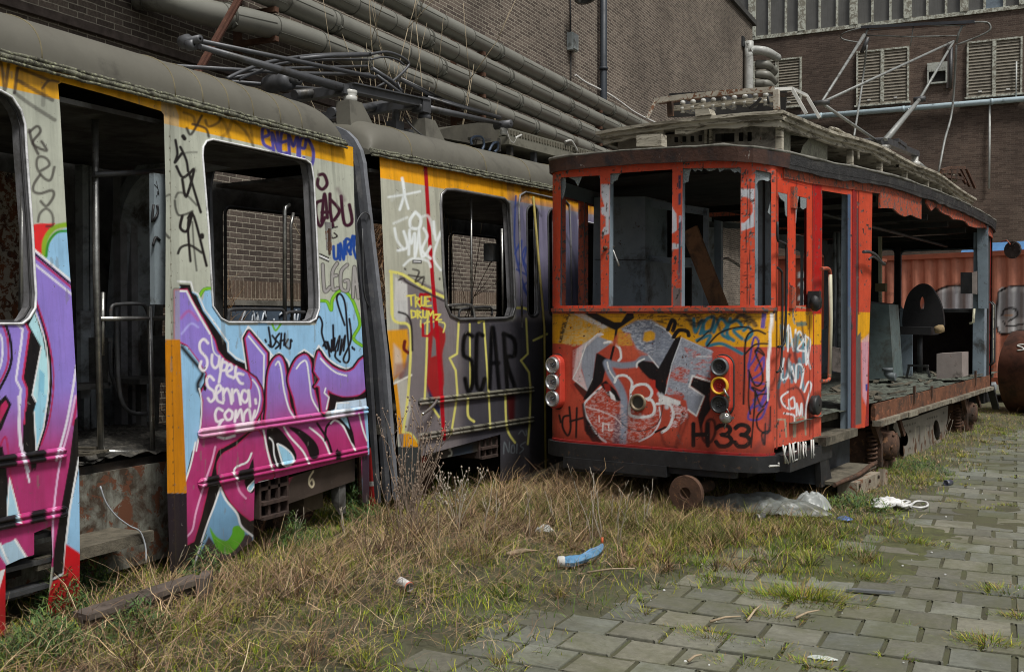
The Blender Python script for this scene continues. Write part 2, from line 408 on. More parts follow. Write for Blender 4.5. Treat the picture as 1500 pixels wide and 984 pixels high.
# --- concrete pavers, 30 cm, half-bond, each a worn slab of its own inside one pavement mesh
def pavement():
    mb_V, mb_F, colr = [], [], []; n = 0
    P = 0.302
    for j in range(int(1.6 / P), int(34 / P)):
        y0 = j * P; off = (j % 2) * P / 2
        for i in range(int(-8 / P), int(12 / P)):
            x0 = i * P + off; cx, cy = x0 + P / 2, y0 + P / 2
            gm = float(grass_mask(np.array([cx]), np.array([cy]))[0]) if cy < 24 else 0.0
            if gm > 0.97: continue
            sink = -0.016 * gm + random.uniform(-0.005, 0.004) + 0.02 * (float(vnoise(np.array([cx * .7]), np.array([cy * .7]), 3)[0]) - .55)
            # hollow where moss has crept over
            dpx = math.hypot((cx + 1.05) / 0.75, (cy - 7.4) / 0.75)
            if dpx < 1.0: sink -= 0.022 * (1 - dpx)
            g = 0.0045; r = random.uniform(0.006, 0.014); t = random.uniform(-0.012, 0.012); tx, ty = random.uniform(-.018, .018), random.uniform(-.018, .018)
            pts = []
            for k, (sx, sy) in enumerate(((-1, -1), (1, -1), (1, 1), (-1, 1))):
                for q in ((0, 1), (1, 0)) if k % 2 else ((1, 0), (0, 1)):
                    ex = P / 2 - g - (r if q[0] else 0) + random.uniform(-.002, .002); ey = P / 2 - g - (r if q[1] else 0) + random.uniform(-.002, .002)
                    pts.append((sx * ex, sy * ey))
            ca, sa = math.cos(t), math.sin(t); ring = [(x * ca - y * sa, x * sa + y * ca) for x, y in pts]
            V = []
            for sc, z in ((1.0, -0.05), (1.0, -0.007), (0.992, -0.002), (0.978, 0.0)):
                V += [(cx + x * sc, cy + y * sc, sink + z + tx * x + ty * y + 0.012) for x, y in ring]
            V.append((cx, cy, sink + 0.011))
            for a in range(3):
                for q in range(8): mb_F.append((n + a * 8 + q, n + a * 8 + (q + 1) % 8, n + a * 8 + 8 + (q + 1) % 8, n + a * 8 + 8 + q))
            F4 = [(n + 24 + q, n + 24 + (q + 1) % 8, n + 32) for q in range(8)]; mb_F.extend(F4)
            mb_V += V; n += 33; k = random.uniform(0.68, 1.18); tint = random.uniform(-.05, .05)
            colr += [(0.172 * k * (1 + tint), 0.174 * k, 0.140 * k * (1 - tint))] * 33
    return mb_V, mb_F, colr
pv, pf, pc = pavement()
m, N, L, b = nmat('worn_paver'); co = coords(N, L)
at = N.new('ShaderNodeAttribute'); at.attribute_name = 'Col'
c = mixc(N, L, 1.0, at.outputs['Color'], ramp(N, L, noise_node(N, L, co, 22, 9, 0.8), [(0.3, 0.62), (0.52, 1.0), (0.75, 1.35)]), 'MULTIPLY')
f = ramp(N, L, noise_node(N, L, co, 1.6, 9, 0.72, 0.5), [(0.44, 0.0), (0.64, 0.85)]); c = mixc(N, L, f, c, (0.10, 0.105, 0.055))
f = ramp(N, L, noise_node(N, L, co, 0.7, 8, 0.7), [(0.52, 0.0), (0.72, 0.75)]); c = mixc(N, L, f, c, (0.085, 0.083, 0.07))
f = ramp(N, L, noise_node(N, L, co, 60, 3, 0.6), [(0.70, 0.0), (0.74, 0.8)]); c = mixc(N, L, f, c, (0.30, 0.29, 0.26))
L.new(c, b.inputs['Base Color']); b.inputs['Roughness'].default_value = 0.85; b.inputs['Specular IOR Level'].default_value = 0.35
bump(N, L, noise_node(N, L, co, 120, 6, 0.8), b, 0.5, 0.004)
tag(link_mesh('pavement', pv, pf, m, None, False, col=np.array(pc), loc=np.zeros(3)), 'worn square concrete pavers with mossy joints', 'pavement', kind='structure')
# --- moss / dirt crust over the hollow and between slabs
def crust():
    xs = np.arange(-3.0, 1.2, 0.025); ys = np.arange(5.0, 9.8, 0.025); X, Y = np.meshgrid(xs, ys, indexing='ij')
    d = np.minimum(np.hypot((X + 1.1) / .62, (Y - 7.35) / .62), np.hypot((X + .75) / .4, (Y - 8.4) / .9)) + (vnoise(X * 2.5, Y * 2.5, 31) - 0.5) * 1.1
    Z = -0.002 + 0.018 * smoothstep(1.0, 0.2, d) + 0.012 * (vnoise(X * 9, Y * 9, 8) - 0.5)
    ok = d < 1.0; c = ok[:-1, :-1] & ok[1:, :-1] & ok[1:, 1:] & ok[:-1, 1:]; ii = np.arange(X.size).reshape(X.shape)
    return np.stack([X, Y, Z], -1).reshape(-1, 3), np.stack([ii[:-1, :-1][c], ii[1:, :-1][c], ii[1:, 1:][c], ii[:-1, 1:][c]], 1)
m, N, L, b = nmat('moss'); co = coords(N, L)
L.new(ramp(N, L, noise_node(N, L, co, 9, 9, 0.8), [(0.3, (0.045, 0.048, 0.024)), (0.5, (0.082, 0.088, 0.036)), (0.72, (0.13, 0.14, 0.05))]), b.inputs['Base Color']); b.inputs['Roughness'].default_value = 0.95
bump(N, L, noise_node(N, L, co, 70, 8, 0.8), b, 0.9, 0.012); m_moss = m
V, F = crust(); tag(link_mesh('moss', V, F, m_moss, None, True, loc=np.zeros(3)), 'olive green moss crust over the sunken pavers', 'moss', kind='stuff')
# --- long brick building on the left
bl = thing('brick_building', 'long purple-brown brick building with heating pipes along its wall', 'building', (-8, 14, 0))
mb = MB()
mb.box(W8, -14, 34.7, -6, 0, 2.12, 11.45); mb.box(W8, -14, 34.7, -6, 0.05, -0.2, 1.88); mb.build('wall', mb_long, bl)
mb = MB(); mb.box(W8, -14, 34.7, -5.9, 0.012, 1.90, 2.12); mb.build('soldier_course', mb_sold, bl)
mb = MB(); mb.box(W8, -14, 34.68, -5.9, 0.07, 1.84, 1.90); mb.build('wall_ledge', m_conc, bl)
mb = MB()
mb.box(W8, -14, 16, -0.1, 0.06, 4.42, 4.50); mb.build('corbel_course', M('sooty_brick', (0.09, 0.07, 0.06), 0.9, var=0.5, sc=12), bl)
mb = MB(); mb.box(W8, -14, 34.9, -6.2, 0.10, 11.45, 11.62); mb.build('parapet_coping', M('dark_coping', (0.06, 0.06, 0.058), 0.7), bl)
# pipes
m_jacket = M('pipe_jacket', (0.195, 0.195, 0.17), 0.40, 0.0, var=0.15, sc=2.0, dirt_amt=0.12, dirt=(0.055, 0.05, 0.038), dirt_sc=1.6, bmp=0.2)
m_band = M('pipe_band', (0.075, 0.075, 0.062), 0.7)
def pipe_run(name, label, pts, r=0.135, every=0.85, start=0.0):
    t = thing(name, label, 'pipe', pts[len(pts) // 2], 'insulated heating pipes along the brick wall')
    mb = MB(); mb.tube(pts, r, n=20, curve=5); mb.build('pipe_jacket', m_jacket, t)
    mb = MB(); P = catmull(pts, 12); L_ = np.concatenate([[0], np.cumsum(np.linalg.norm(np.diff(P, axis=0), axis=1))])
    k = start
    i = 0
    while k < L_[-1] - 0.1:
        q = np.array([np.interp(k, L_, P[:, a]) for a in range(3)]); q2 = np.array([np.interp(k + 0.05, L_, P[:, a]) for a in range(3)]); ax = q2 - q
        mb.lathe(q, ax, [(0, r * 1.0), (0.0, r + 0.006), (0.012, r + 0.006), (0.012, r)], n=20)
        q3 = np.array([np.interp(min(k + every - 0.06, L_[-1]), L_, P[:, a]) for a in range(3)])
        sd = np.array([r * 0.86, 0, -r * 0.52 + (i % 2) * r * 0.6 ]); sd = sd / np.linalg.norm(sd) * (r + 0.0005)
        mb.bar(q + sd, q3 + sd, 0.007, 0.007)
        if i % 3 == 1:
            mb.lathe(q + (q2 - q) * 2, ax, [(0, r), (0, r + 0.014), (0.03, r + 0.014), (0.03, r)], n=20)
            mb.bar(q + np.array([r * .8, 0.1, -r * .55]), q + np.array([r * .95, 0.1, -r * .8]), 0.03, 0.06)
        k += every; i += 1
    mb.build('jacket_seams', m_band, t)
    return t
PW = Frame(-7.5, 0, 0)
HP = [PW.at(641, y)[1] for y in (32, 65, 99, 132)]
def wp(s, h, u=0.0): return PW.p(s, u, h)
names = ['topmost of the four insulated pipes along the brick wall', 'second insulated pipe from the top along the brick wall', 'third insulated pipe down along the brick wall',
         'lowest insulated pipe along the brick wall, starting in an elbow']
s4a, h4a = PW.at(282, 12); s4b, h4b = PW.at(431, 50)
for k in range(4):
    h = HP[k]
    if k < 3: pts = [wp(s, h) for s in (1.0, 6, 12, 18, 24, 30, 33.2)]
    else: pts = [wp(s4a - 0.30, h4a + 0.1, -0.45), wp(s4a - 0.14, h4a + .04, -0.12), wp(s4a + 0.15, h4a), wp(s4b, h4b), wp(12.9, h), wp(18, h), wp(24, h), wp(33.2, h)]
    pipe_run('insulated_pipe', names[k], pts, start=0.1 + 0.35 * (k % 3))
for s in (9.2, 14.2, 19.2, 24.2, 29.2):        # wall brackets carrying the pipes
    mb = MB(); mb.box(PW, s, s + 0.06, -0.5, -0.42, HP[3] - 0.35, HP[0] + 0.2)
    for h in HP: mb.box(PW, s, s + 0.06, -0.42, 0.10, h - 0.20, h - 0.145)
    tag(mb.build('pipe_bracket', M('rusty_steel', (0.10, 0.05, 0.03), 0.85, var=0.5, sc=18)), 'rusty steel bracket on the brick wall holding the pipes', 'bracket', 'brackets under the wall pipes')
# leaning brown brace
a = Frame(-7.22, 0, 0).pt(352, -6); bb = Frame(-7.22, 0, 0).pt(213, 240)
mb = MB(); mb.bar(a, a + (bb - a) * 2.05, 0.012, 0.10, up=(1, 0, 0)); mb.bar(a + (0.03, 0, 0), a + (bb - a) * 2.05 + (0.03, 0, 0), 0.06, 0.012, up=(1, 0, 0))
tag(mb.build('steel_brace', M('rust_brown', (0.085, 0.035, 0.022), 0.85, var=0.45, sc=14, chip=(0.16, 0.08, 0.04), chip_amt=0.2)), 'rust-brown steel brace leaning against the wall under the pipes', 'brace')
# elbows at the far corner
m_galv = M('galvanised', (0.42, 0.43, 0.41), 0.45, 0.0, var=0.3, sc=6, dirt_amt=0.25)
t = thing('pipe_riser', 'pale grey riser pipe with short side pipes at the far corner of the brick building', 'pipe', (-7.3, 33.4, 4))
F33 = Frame(0, 33.4, 90)
s0 = F33.at(1097, 100)[0]; ht = F33.at(1097, 74)[1]
mb = MB(); mb.tube([(s0, 33.4, 3.0), (s0, 33.4, ht - .25), (s0 + 0.02, 33.4, ht - 0.07), (s0 + 0.12, 33.45, ht), (s0 + 0.5, 33.6, ht - .05), (s0 + .7, 34.4, ht - .1)], 0.14, n=14, curve=4); mb.build('riser', m_galv, t)
for k, yy in enumerate((92, 107, 120)):
    h = F33.at(1097, yy)[1]; mb = MB(); mb.tube([(s0 + 0.16, 33.7, h), (s0 + 0.45, 33.72, h - .04), (s0 + 0.52, 33.9, h - .05), (s0 + 0.55, 34.6, h - .1)], 0.135, n=12, curve=4); mb.build('side_pipe', m_jacket, t)
mb = MB(); q = F33.at(1084, 70); mb.tube([(q[0], 33.3, 0), (q[0], 33.3, q[1])], 0.10, n=12); mb.box(F33, q[0] - .16, q[0] + .16, -0.05, 0.25, q[1] - 0.02, q[1] + 0.3)
tag(mb.build('downpipe', M('black_pipe', (0.03, 0.032, 0.035), 0.5)), 'short black downpipe beside the pale riser at the far corner', 'downpipe')
F79 = Frame(-7.86, 0, 0); s, _ = F79.at(884, 100); mb = MB(); mb.tube([(-7.86, s, 0), (-7.86, s, 11.4)], 0.075, n=12)
for h in (3, 5.2, 6.9, 8.6, 10.3): mb.lathe((-7.86, s, h), (0, 0, 1), [(0, .075), (0, .092), (.06, .092), (.06, .075)])
tag(mb.build('downpipe', M('blue_black_pipe', (0.028, 0.035, 0.045), 0.5)), 'tall blue-black downpipe on the long brick wall above the pipes', 'downpipe')
F795 = Frame(-7.9, 0, 0)
t = thing('wall_lamp', 'dark floodlight on a bracket high on the long brick wall', 'lamp', F795.pt(838, 4))
s, h = F795.at(838, -6); mb = MB(); mb.lathe((-7.62, s - .1, h + .12), (0.35, -0.2, -0.9), [(0, .03), (.02, .14), (.1, .2), (.22, .24), (.25, .25), (.25, .2)], n=16); mb.build('lamp_shade', M('lamp_grey', (0.1, 0.1, 0.095), 0.5), t)
mb = MB(); mb.tube([(-8.0, s, h + .05), (-7.8, s, h + .22), (-7.62, s - .1, h + .15)], .02, n=6); mb.build('lamp_arm', M('lamp_grey'), t)
t = thing('junction_box', 'small grey junction box with conduit on the brick wall below the lamp', 'junction box', F795.pt(841, 62))
s, h = F795.at(841, 62); mb = MB(); mb.box(F795, s - .13, s + .13, -.1, .02, h - .17, h + .17); mb.box(F795, s - .11, s + .11, .02, .05, h - .15, h + .15); mb.build('casing', M('box_grey', (0.36, 0.40, 0.40), 0.5, dirt_amt=.3), t)
mb = MB(); mb.tube([(-7.97, s - .02, h + .17), (-7.97, s - .02, h + 1.2)], .014, n=6); mb.tube([(-7.97, s, h - .17), (-7.97, s, h - .95)], .012, n=6); mb.build('conduit', M('black_pipe'), t)
pts = [F795.pt(x, y) for x, y in ((843, 110), (856, 120), (876, 130), (893, 139), (912, 152), (930, 165), (960, 180), (990, 192))]
mb = MB(); mb.tube(pts, .022, n=6, curve=4); tag(mb.build('cable', M('white_cable', (0.6, 0.6, 0.58), 0.5)), 'white cable sagging along the brick wall past the downpipe', 'cable')
# --- far brick building
bk = thing('brick_building', 'dark brown brick building with a window band closing the yard', 'building', (4, 36, 0))
mb = MB(); mb.box(BK, -24, 40, -8, 0, -0.2, 11.28); mb.box(BK, -24, 40, -8, 0, 14.6, 17.0); mb.box(BK, -24, 40, -8, -1.2, 11.28, 14.6); mb.build('wall', mb_back, bk)
m_ofr = M('peeling_white_frame', (0.50, 0.52, 0.45), 0.7, var=0.25, sc=8, chip=(0.22, 0.21, 0.17), chip_amt=0.55, chip_sc=9)
m_dkgl = M('dusty_dark_glass', (0.115, 0.115, 0.11), 0.4, var=0.3, sc=1.5, streak=0.4, bmp=0.0)
X = lambda px, py=60: BK.at(px, py)[0]
thick = [X(p) for p in (1014, 1103, 1174, 1250, 1328, 1413, 1500)]; pitch = (thick[-1] - thick[1]) / 5
for k in range(-3, 9):
    x0 = thick[1] + k * pitch; x1 = x0 + pitch
    mb = MB(); mb.box(BK, x0, x1, -0.02, 0.05, 11.28, 11.40); mb.box(BK, x0 - 0.15, x0 + 0.09, -0.04, 0.07, 11.40, 14.6)
    for q in (1, 2): mb.box(BK, x0 + pitch * q / 3 - 0.035, x0 + pitch * q / 3 + 0.035, -0.02, 0.04, 11.40, 14.6)
    wf = mb.build('window_frame', m_ofr, bk)
    for q in range(3):
        pm = m_dkgl if not (k == 4 and q == 1) else M('bluish_glass', (0.16, 0.20, 0.24), 0.3)
        mb = MB(); mb.box(BK, x0 + pitch * q / 3 + .03, x0 + pitch * (q + 1) / 3 - .03, -0.06, -0.03, 11.40, 14.6); mb.build('pane', pm, wf)
m_slat = M('louvre_slats', (0.21, 0.19, 0.15), 0.75, var=0.3, sc=10)
m_dark = M('dark_inside', (0.012, 0.011, 0.010), 0.9, bmp=0)
for (xa, xb, yt, yb) in ((1104, 1174.6, 90, 158), (1255, 1332, 75, 152), (1416.5, 1498, 61, 140), (1580, 1665, 46, 128)):
    xa_, h1 = BK.at(xa, yt); xb_, _ = BK.at(xb, yt); _, h0 = BK.at((xa + xb) / 2, yb); h1 = BK.at((xa + xb) / 2, yt)[1]
    mb = MB(); xm = (xa_ + xb_) / 2; fw = 0.055
    for a_, b_ in ((xa_, xa_ + fw), (xm - fw, xm + fw), (xb_ - fw, xb_)): mb.box(BK, a_, b_, 0.0, 0.09, h0, h1)
    mb.box(BK, xa_, xb_, 0.003, 0.085, h1, h1 + fw); mb.box(BK, xa_ - .05, xb_ + .05, 0.003, 0.12, h0 - fw, h0)
    wf = mb.build('shutter_frame', m_ofr, bk)
    for a_, b_ in ((xa_ + fw, xm - fw), (xm + fw, xb_ - fw)):
        mb = MB(); n = 17; dh = (h1 - h0) / n
        for q in range(n):
            z = h0 + q * dh; mb.box8([BK.p(s_, u_, z + dz) for dz, uu in ((0, .0), (.02, .0)) for s_, u_ in ()] or
                [BK.p(a_, .052, z), BK.p(a_, .064, z + .005), BK.p(b_, .064, z + .005), BK.p(b_, .052, z), BK.p(a_, .012, z + dh), BK.p(a_, .024, z + dh), BK.p(b_, .024, z + dh), BK.p(b_, .012, z + dh)])
        mb.build('louvre', m_slat, wf)
    mb = MB(); mb.box(BK, xa_ + .04, xb_ - .04, 0.001, 0.009, h0, h1); mb.build('shutter_back', m_dark, wf)
    for a_ in (xa_ * .5 + xm * .5, xb_ * .5 + xm * .5): mb = MB(); mb.box(BK, a_ - .05, a_ + .05, .065, .09, h0 + .12, h0 + .17); mb.build('pull_handle', M('white_paint', (0.6, 0.6, 0.57), 0.5), wf)
xa_, h1 = BK.at(1358.5, 94); xb_, _ = BK.at(1388, 94); h0 = BK.at(1373, 121)[1]
mb = MB(); fw = .05
mb.box(BK, xa_, xb_, .0, .1, h1 - .28, h1); mb.box(BK, xa_, xa_ + fw, .0, .1, h0, h1 - .28); mb.box(BK, xb_ - fw, xb_, .0, .1, h0, h1 - .28); mb.box(BK, xa_, xb_, .0, .1, h0 - fw, h0)
v = mb.build('vent_frame', M('vent_grey', (0.40, 0.42, 0.38), 0.6, dirt_amt=.3), bk); mb = MB(); mb.box(BK, xa_ + .03, xb_ - .03, .002, .02, h0, h1 - .25); mb.build('vent_opening', m_dark, v)
# lines on the facade
hb = BK.at(1350, 159)[1]
mb = MB(); mb.tube([BK.p(s, .16, hb) for s in (-8.5, 0, 10, 20, 38)], .088, n=12)
for s in np.arange(-6, 30, 2.6): mb.lathe(BK.p(s, .16, hb), (1, 0, 0), [(0, .088), (0, .10), (.08, .10), (.08, .088)], n=12)
t = thing('gas_pipe', 'light blue pipe running across the far brick facade', 'pipe', (5, 35.8, hb)); mb.build('pipe_body', M('pale_blue_pipe', (0.42, 0.53, 0.58), 0.45, var=0.15, sc=4, dirt_amt=.15), t)
q = BK.at(1449, 277); mb = MB(); mb.tube([BK.p(q[0], .1, q[1]), BK.p(q[0], .1, hb)], .03, n=8)
tag(mb.build('drain_pipe', M('pale_pipe', (0.5, 0.52, 0.5), 0.5)), 'thin pale pipe hanging down from the blue pipe on the far facade', 'pipe')
q = BK.at(1489, 92); q2 = BK.at(1489, 146); mb = MB(); mb.tube([BK.p(q[0], .14, q2[1]), BK.p(q[0], .14, q[1])], .022, n=8)
tag(mb.build('rod', M('pale_pipe')), 'thin upright rod in front of the shuttered window by the blue pipe', 'rod')
q = BK.at(1391, 62); q2 = BK.at(1391, 130); mb = MB(); mb.box(BK, q[0] - .08, q[0] + .08, 0, .09, q2[1], q[1])
tag(mb.build('cable_duct', M('dark_duct', (0.045, 0.035, 0.032), 0.7)), 'dark upright cable duct on the far facade beside the small vent', 'duct')
# --- containers and tank behind
def corr(s): 
    t = (s / 0.28) % 1.0; return -0.036 * (smoothstep(0.0, 0.14, t) - smoothstep(0.5, 0.64, t))
a_, z_ = (1400 - 750) / 1516 * 21, 21
CT = Frame(a_ * cw - z_ * sw, a_ * sw + z_ * cw, 112, side=corr)
st1, htop = CT.at(1428, 369); 
def paint_ct(px, py, s, h):
    p = Paint(px, py, C(206, 136, 112)); p.c *= (0.85 + 0.3 * vnoise(s * 1.2, h * 3, 3))[:, None]
    wh = C(205, 205, 205); gy = C(135, 135, 138); bk_ = C(25, 22, 22)
    for P in ([(1356, 458), (1362, 436), (1378, 423), (1400, 418), (1425, 421), (1445, 428), (1448, 460)], [(1462, 428), (1480, 420), (1510, 421), (1540, 440), (1540, 486), (1500, 484), (1462, 486)]):
        p.fill(P, wh, curve=4); p.fill([(x * .9 + P[0][0] * .1 , y * .6 + 438 * .4) for x, y in P], gy, curve=4, soft=3, alpha=.7); p.stroke(P + [P[0]], 3.2, bk_)
    for x in (1400, 1418, 1478, 1492): p.stroke([(x, 422), (x, 452)], 5, C(165, 165, 170), curve=0, soft=2)
    p.stroke([(1468, 462), (1472, 453), (1486, 452), (1490, 462), (1478, 470)], 2.6, bk_); p.stroke([(1473, 462), (1483, 462)], 3, C(190, 150, 120), curve=0)
    p.stroke([(1470, 470), (1476, 478), (1500, 474)], 2.4, bk_)
    r = vnoise(s * 5, h * 5, 8); p.c[r > 0.76] *= .7; return p.c
ct = thing('shipping_container', 'orange-red shipping container with white cartoon-eye graffiti behind the tram', 'container', CT.p(3, -1.2, 0.38))
m_vc = M('painted_vcol', vcol=True, rough=0.5, var=0.22, sc=5, streak=0.25)
panel('side_wall', CT, -3.9, 8.3, 0.52, htop - 0.10, 0.03, m_vc, ct, paint=paint_ct, holes=(), poly_px=True)
mo = M('container_orange', (0.36, 0.11, 0.062), 0.6, var=0.25, sc=3, chip_amt=.15)
mb = MB(); mb.box(CT, -3.9, 8.3, -2.4, -0.05, htop - .11, htop - .04); mb.box(CT, -3.95, 8.35, -0.05, 0.04, htop - .10, htop); mb.box(CT, -3.95, 8.35, -0.05, 0.04, .38, .52)
mb.box(CT, -4.0, -3.9, -2.4, 0.05, .38, htop); mb.box(CT, 8.3, 8.4, -2.4, 0.05, .38, htop); mb.box(CT, -3.9, 8.3, -2.4, -2.3, .38, htop - .1); mb.build('container_frame', mo, ct)
for s, l_ in ((-3.5, 'left'), (2, 'middle'), (7.6, 'right')): mb = MB(); mb.box(CT, s, s + .3, -2.3, -0.02, -0.02, .38); tag(mb.build('timber_block', M('old_timber', (0.12, 0.1, 0.075), 0.9, var=.4, sc=8)), l_ + ' timber block carrying the orange-red container', 'timber')
sb, _ = CT.at(1396, 366); sb2, _ = CT.at(1490, 360); mb = MB(); P = [CT.p(sb, u, htop - .04 + h) for u, h in ((-.3, 0), (-1.9, 0), (-1.7, .24), (-.5, .24))]
mb.prism(P, CT.d * (sb2 - sb)); tag(mb.build('blue_crate', M('blue_plastic', (0.10, 0.25, 0.50), 0.45, var=.2)), 'bright blue covered crate lying on top of the orange-red container', 'crate')
# second container, seen through the tram door
a_, z_ = (1160 - 750) / 1516 * 20.5, 20.5
C2 = Frame(a_ * cw - z_ * sw, a_ * sw + z_ * cw, 104)
_, h2 = C2.at(1160, 379)
def paint_c2(px, py, s, h):
    p = Paint(px, py, C(140, 66, 48)); p.c *= (0.85 + 0.3 * vnoise(s, h * 3, 5))[:, None]; wh = C(225, 225, 225); z = Zm(1130, 220, 4.1)
    for P in (z((156, 735), (202, 735), (202, 762), (156, 762)), z((170, 792), (202, 785), (202, 845), (156, 812)), z((160, 872), (202, 868), (202, 900), (160, 902)), z((165, 935), (178, 910), (202, 906), (202, 938))):
        p.fill(P, wh)
    return p.c
c2 = thing('shipping_container', 'brown shipping container with white letters seen through the red tram', 'container', C2.p(0, -1.2, 0.1))
panel('side_wall', C2, -.38, .95, 0.1, h2, 0.04, m_vc, c2, paint=paint_c2)
mb = MB(); mb.box(C2, -.38, .95, -2.4, -.03, .1, h2 - .01); mb.box(C2, -.43, 1.0, -2.4, .03, h2, h2 + .06); mb.build('container_body', M('container_brown', (0.26, 0.09, 0.055), 0.6), c2)
# tank
a_, z_ = (1500 - 750) / 1516 * 17.6, 17.6
TK = Frame(a_ * cw - z_ * sw, a_ * sw + z_ * cw, 112)
_, tt = TK.at(1490, 485); r_ = tt / 2
t = thing('steel_tank', 'rusty brown cylindrical steel tank beside the rear of the red tram', 'tank', TK.p(0, -r_, 0))
mb = MB(); s_l = TK.at(1452, 540)[0]
mb.lathe(TK.p(s_l, -r_, r_), TK.d, [(0, 0.01), (0.02, r_ * .5), (0.06, r_ * .85), (0.12, r_), (4.5, r_), (4.6, r_ * .7), (4.62, 0.01)], n=40)
mb.build('shell', M('rusty_tank', (0.15, 0.06, 0.038), 0.6, var=.35, sc=2.5, dirt_amt=.4, dirt=(0.06, 0.03, 0.022), chip_amt=.1), t)
mb = MB(); q = [TK.pt(x, y, 0.0 - 0.10 + 0.10) for x, y in ((1497, 492), (1489, 489), (1484, 494), (1492, 499), (1495, 505), (1486, 507))]
q = [np.array(a) for a in q]
for i in range(len(q)):
    d = q[i] - TK.p(0, -r_, r_); s_ = d @ TK.d; r0 = d - TK.d * s_; r0 = r0 / np.linalg.norm(r0) * (r_ + .004); q[i] = TK.p(0, -r_, r_) + TK.d * s_ + r0
mb.tube(q, .014, n=5, curve=4); mb.build('painted_letter', M('white_paint'), t)
# ============================================================ GRAFFITI ON THE GREY TRAM (marks traced on its side panels)
TUM = lambda h: -0.13 * np.clip((np.asarray(h, float) - 1.2) / 1.85, 0, 1) ** 1.25
A = Frame(-4.72, 0, 0, TUM); B = Frame(-4.744, 7.233, 7.1, TUM)
ZA, ZB, ZC = Zm(240, 400, 3.787), Zm(380, 400, 3.28), Zm(240, 600, 3.784)
ZD, ZE, ZR, ZG = Zm(0, 300, 3.077), Zm(0, 580, 2.592), Zm(0, 60, 3.514), Zm(240, 140, 3.28)
ZT, ZQ = Zm(230, 180, 3.514), Zm(450, 240, 3.785)
WHT, BLK, MAG = C(228, 230, 236), C(20, 17, 20), C(178, 42, 92)
SKY = C(146, 192, 226)
def grad(x, y):
    t = smoothstep(545, 665, y + 0.06 * (x - 300) + 22 * (vnoise(x / 30, y / 45, 4) - .5)); n = vnoise(x / 9, y / 22, 6)[:, None] - 0.5
    return np.array(C(142, 122, 205)) * (1 - t[:, None]) + np.array(C(170, 52, 110)) * t[:, None] * (1 + 0.15 * n) + 0.06 * n * np.array([.6, .2, .6])
def letter(p, P, mag=1.6, blk=2.6, wht=0.0, curve=3):
    if wht: p.fill(P, WHT, grow=mag + blk + wht, curve=curve)
    p.fill(P, BLK, grow=mag + blk, curve=curve); p.fill(P, MAG, grow=mag, curve=curve); p.fill(P, grad, grow=-0.4, curve=curve)
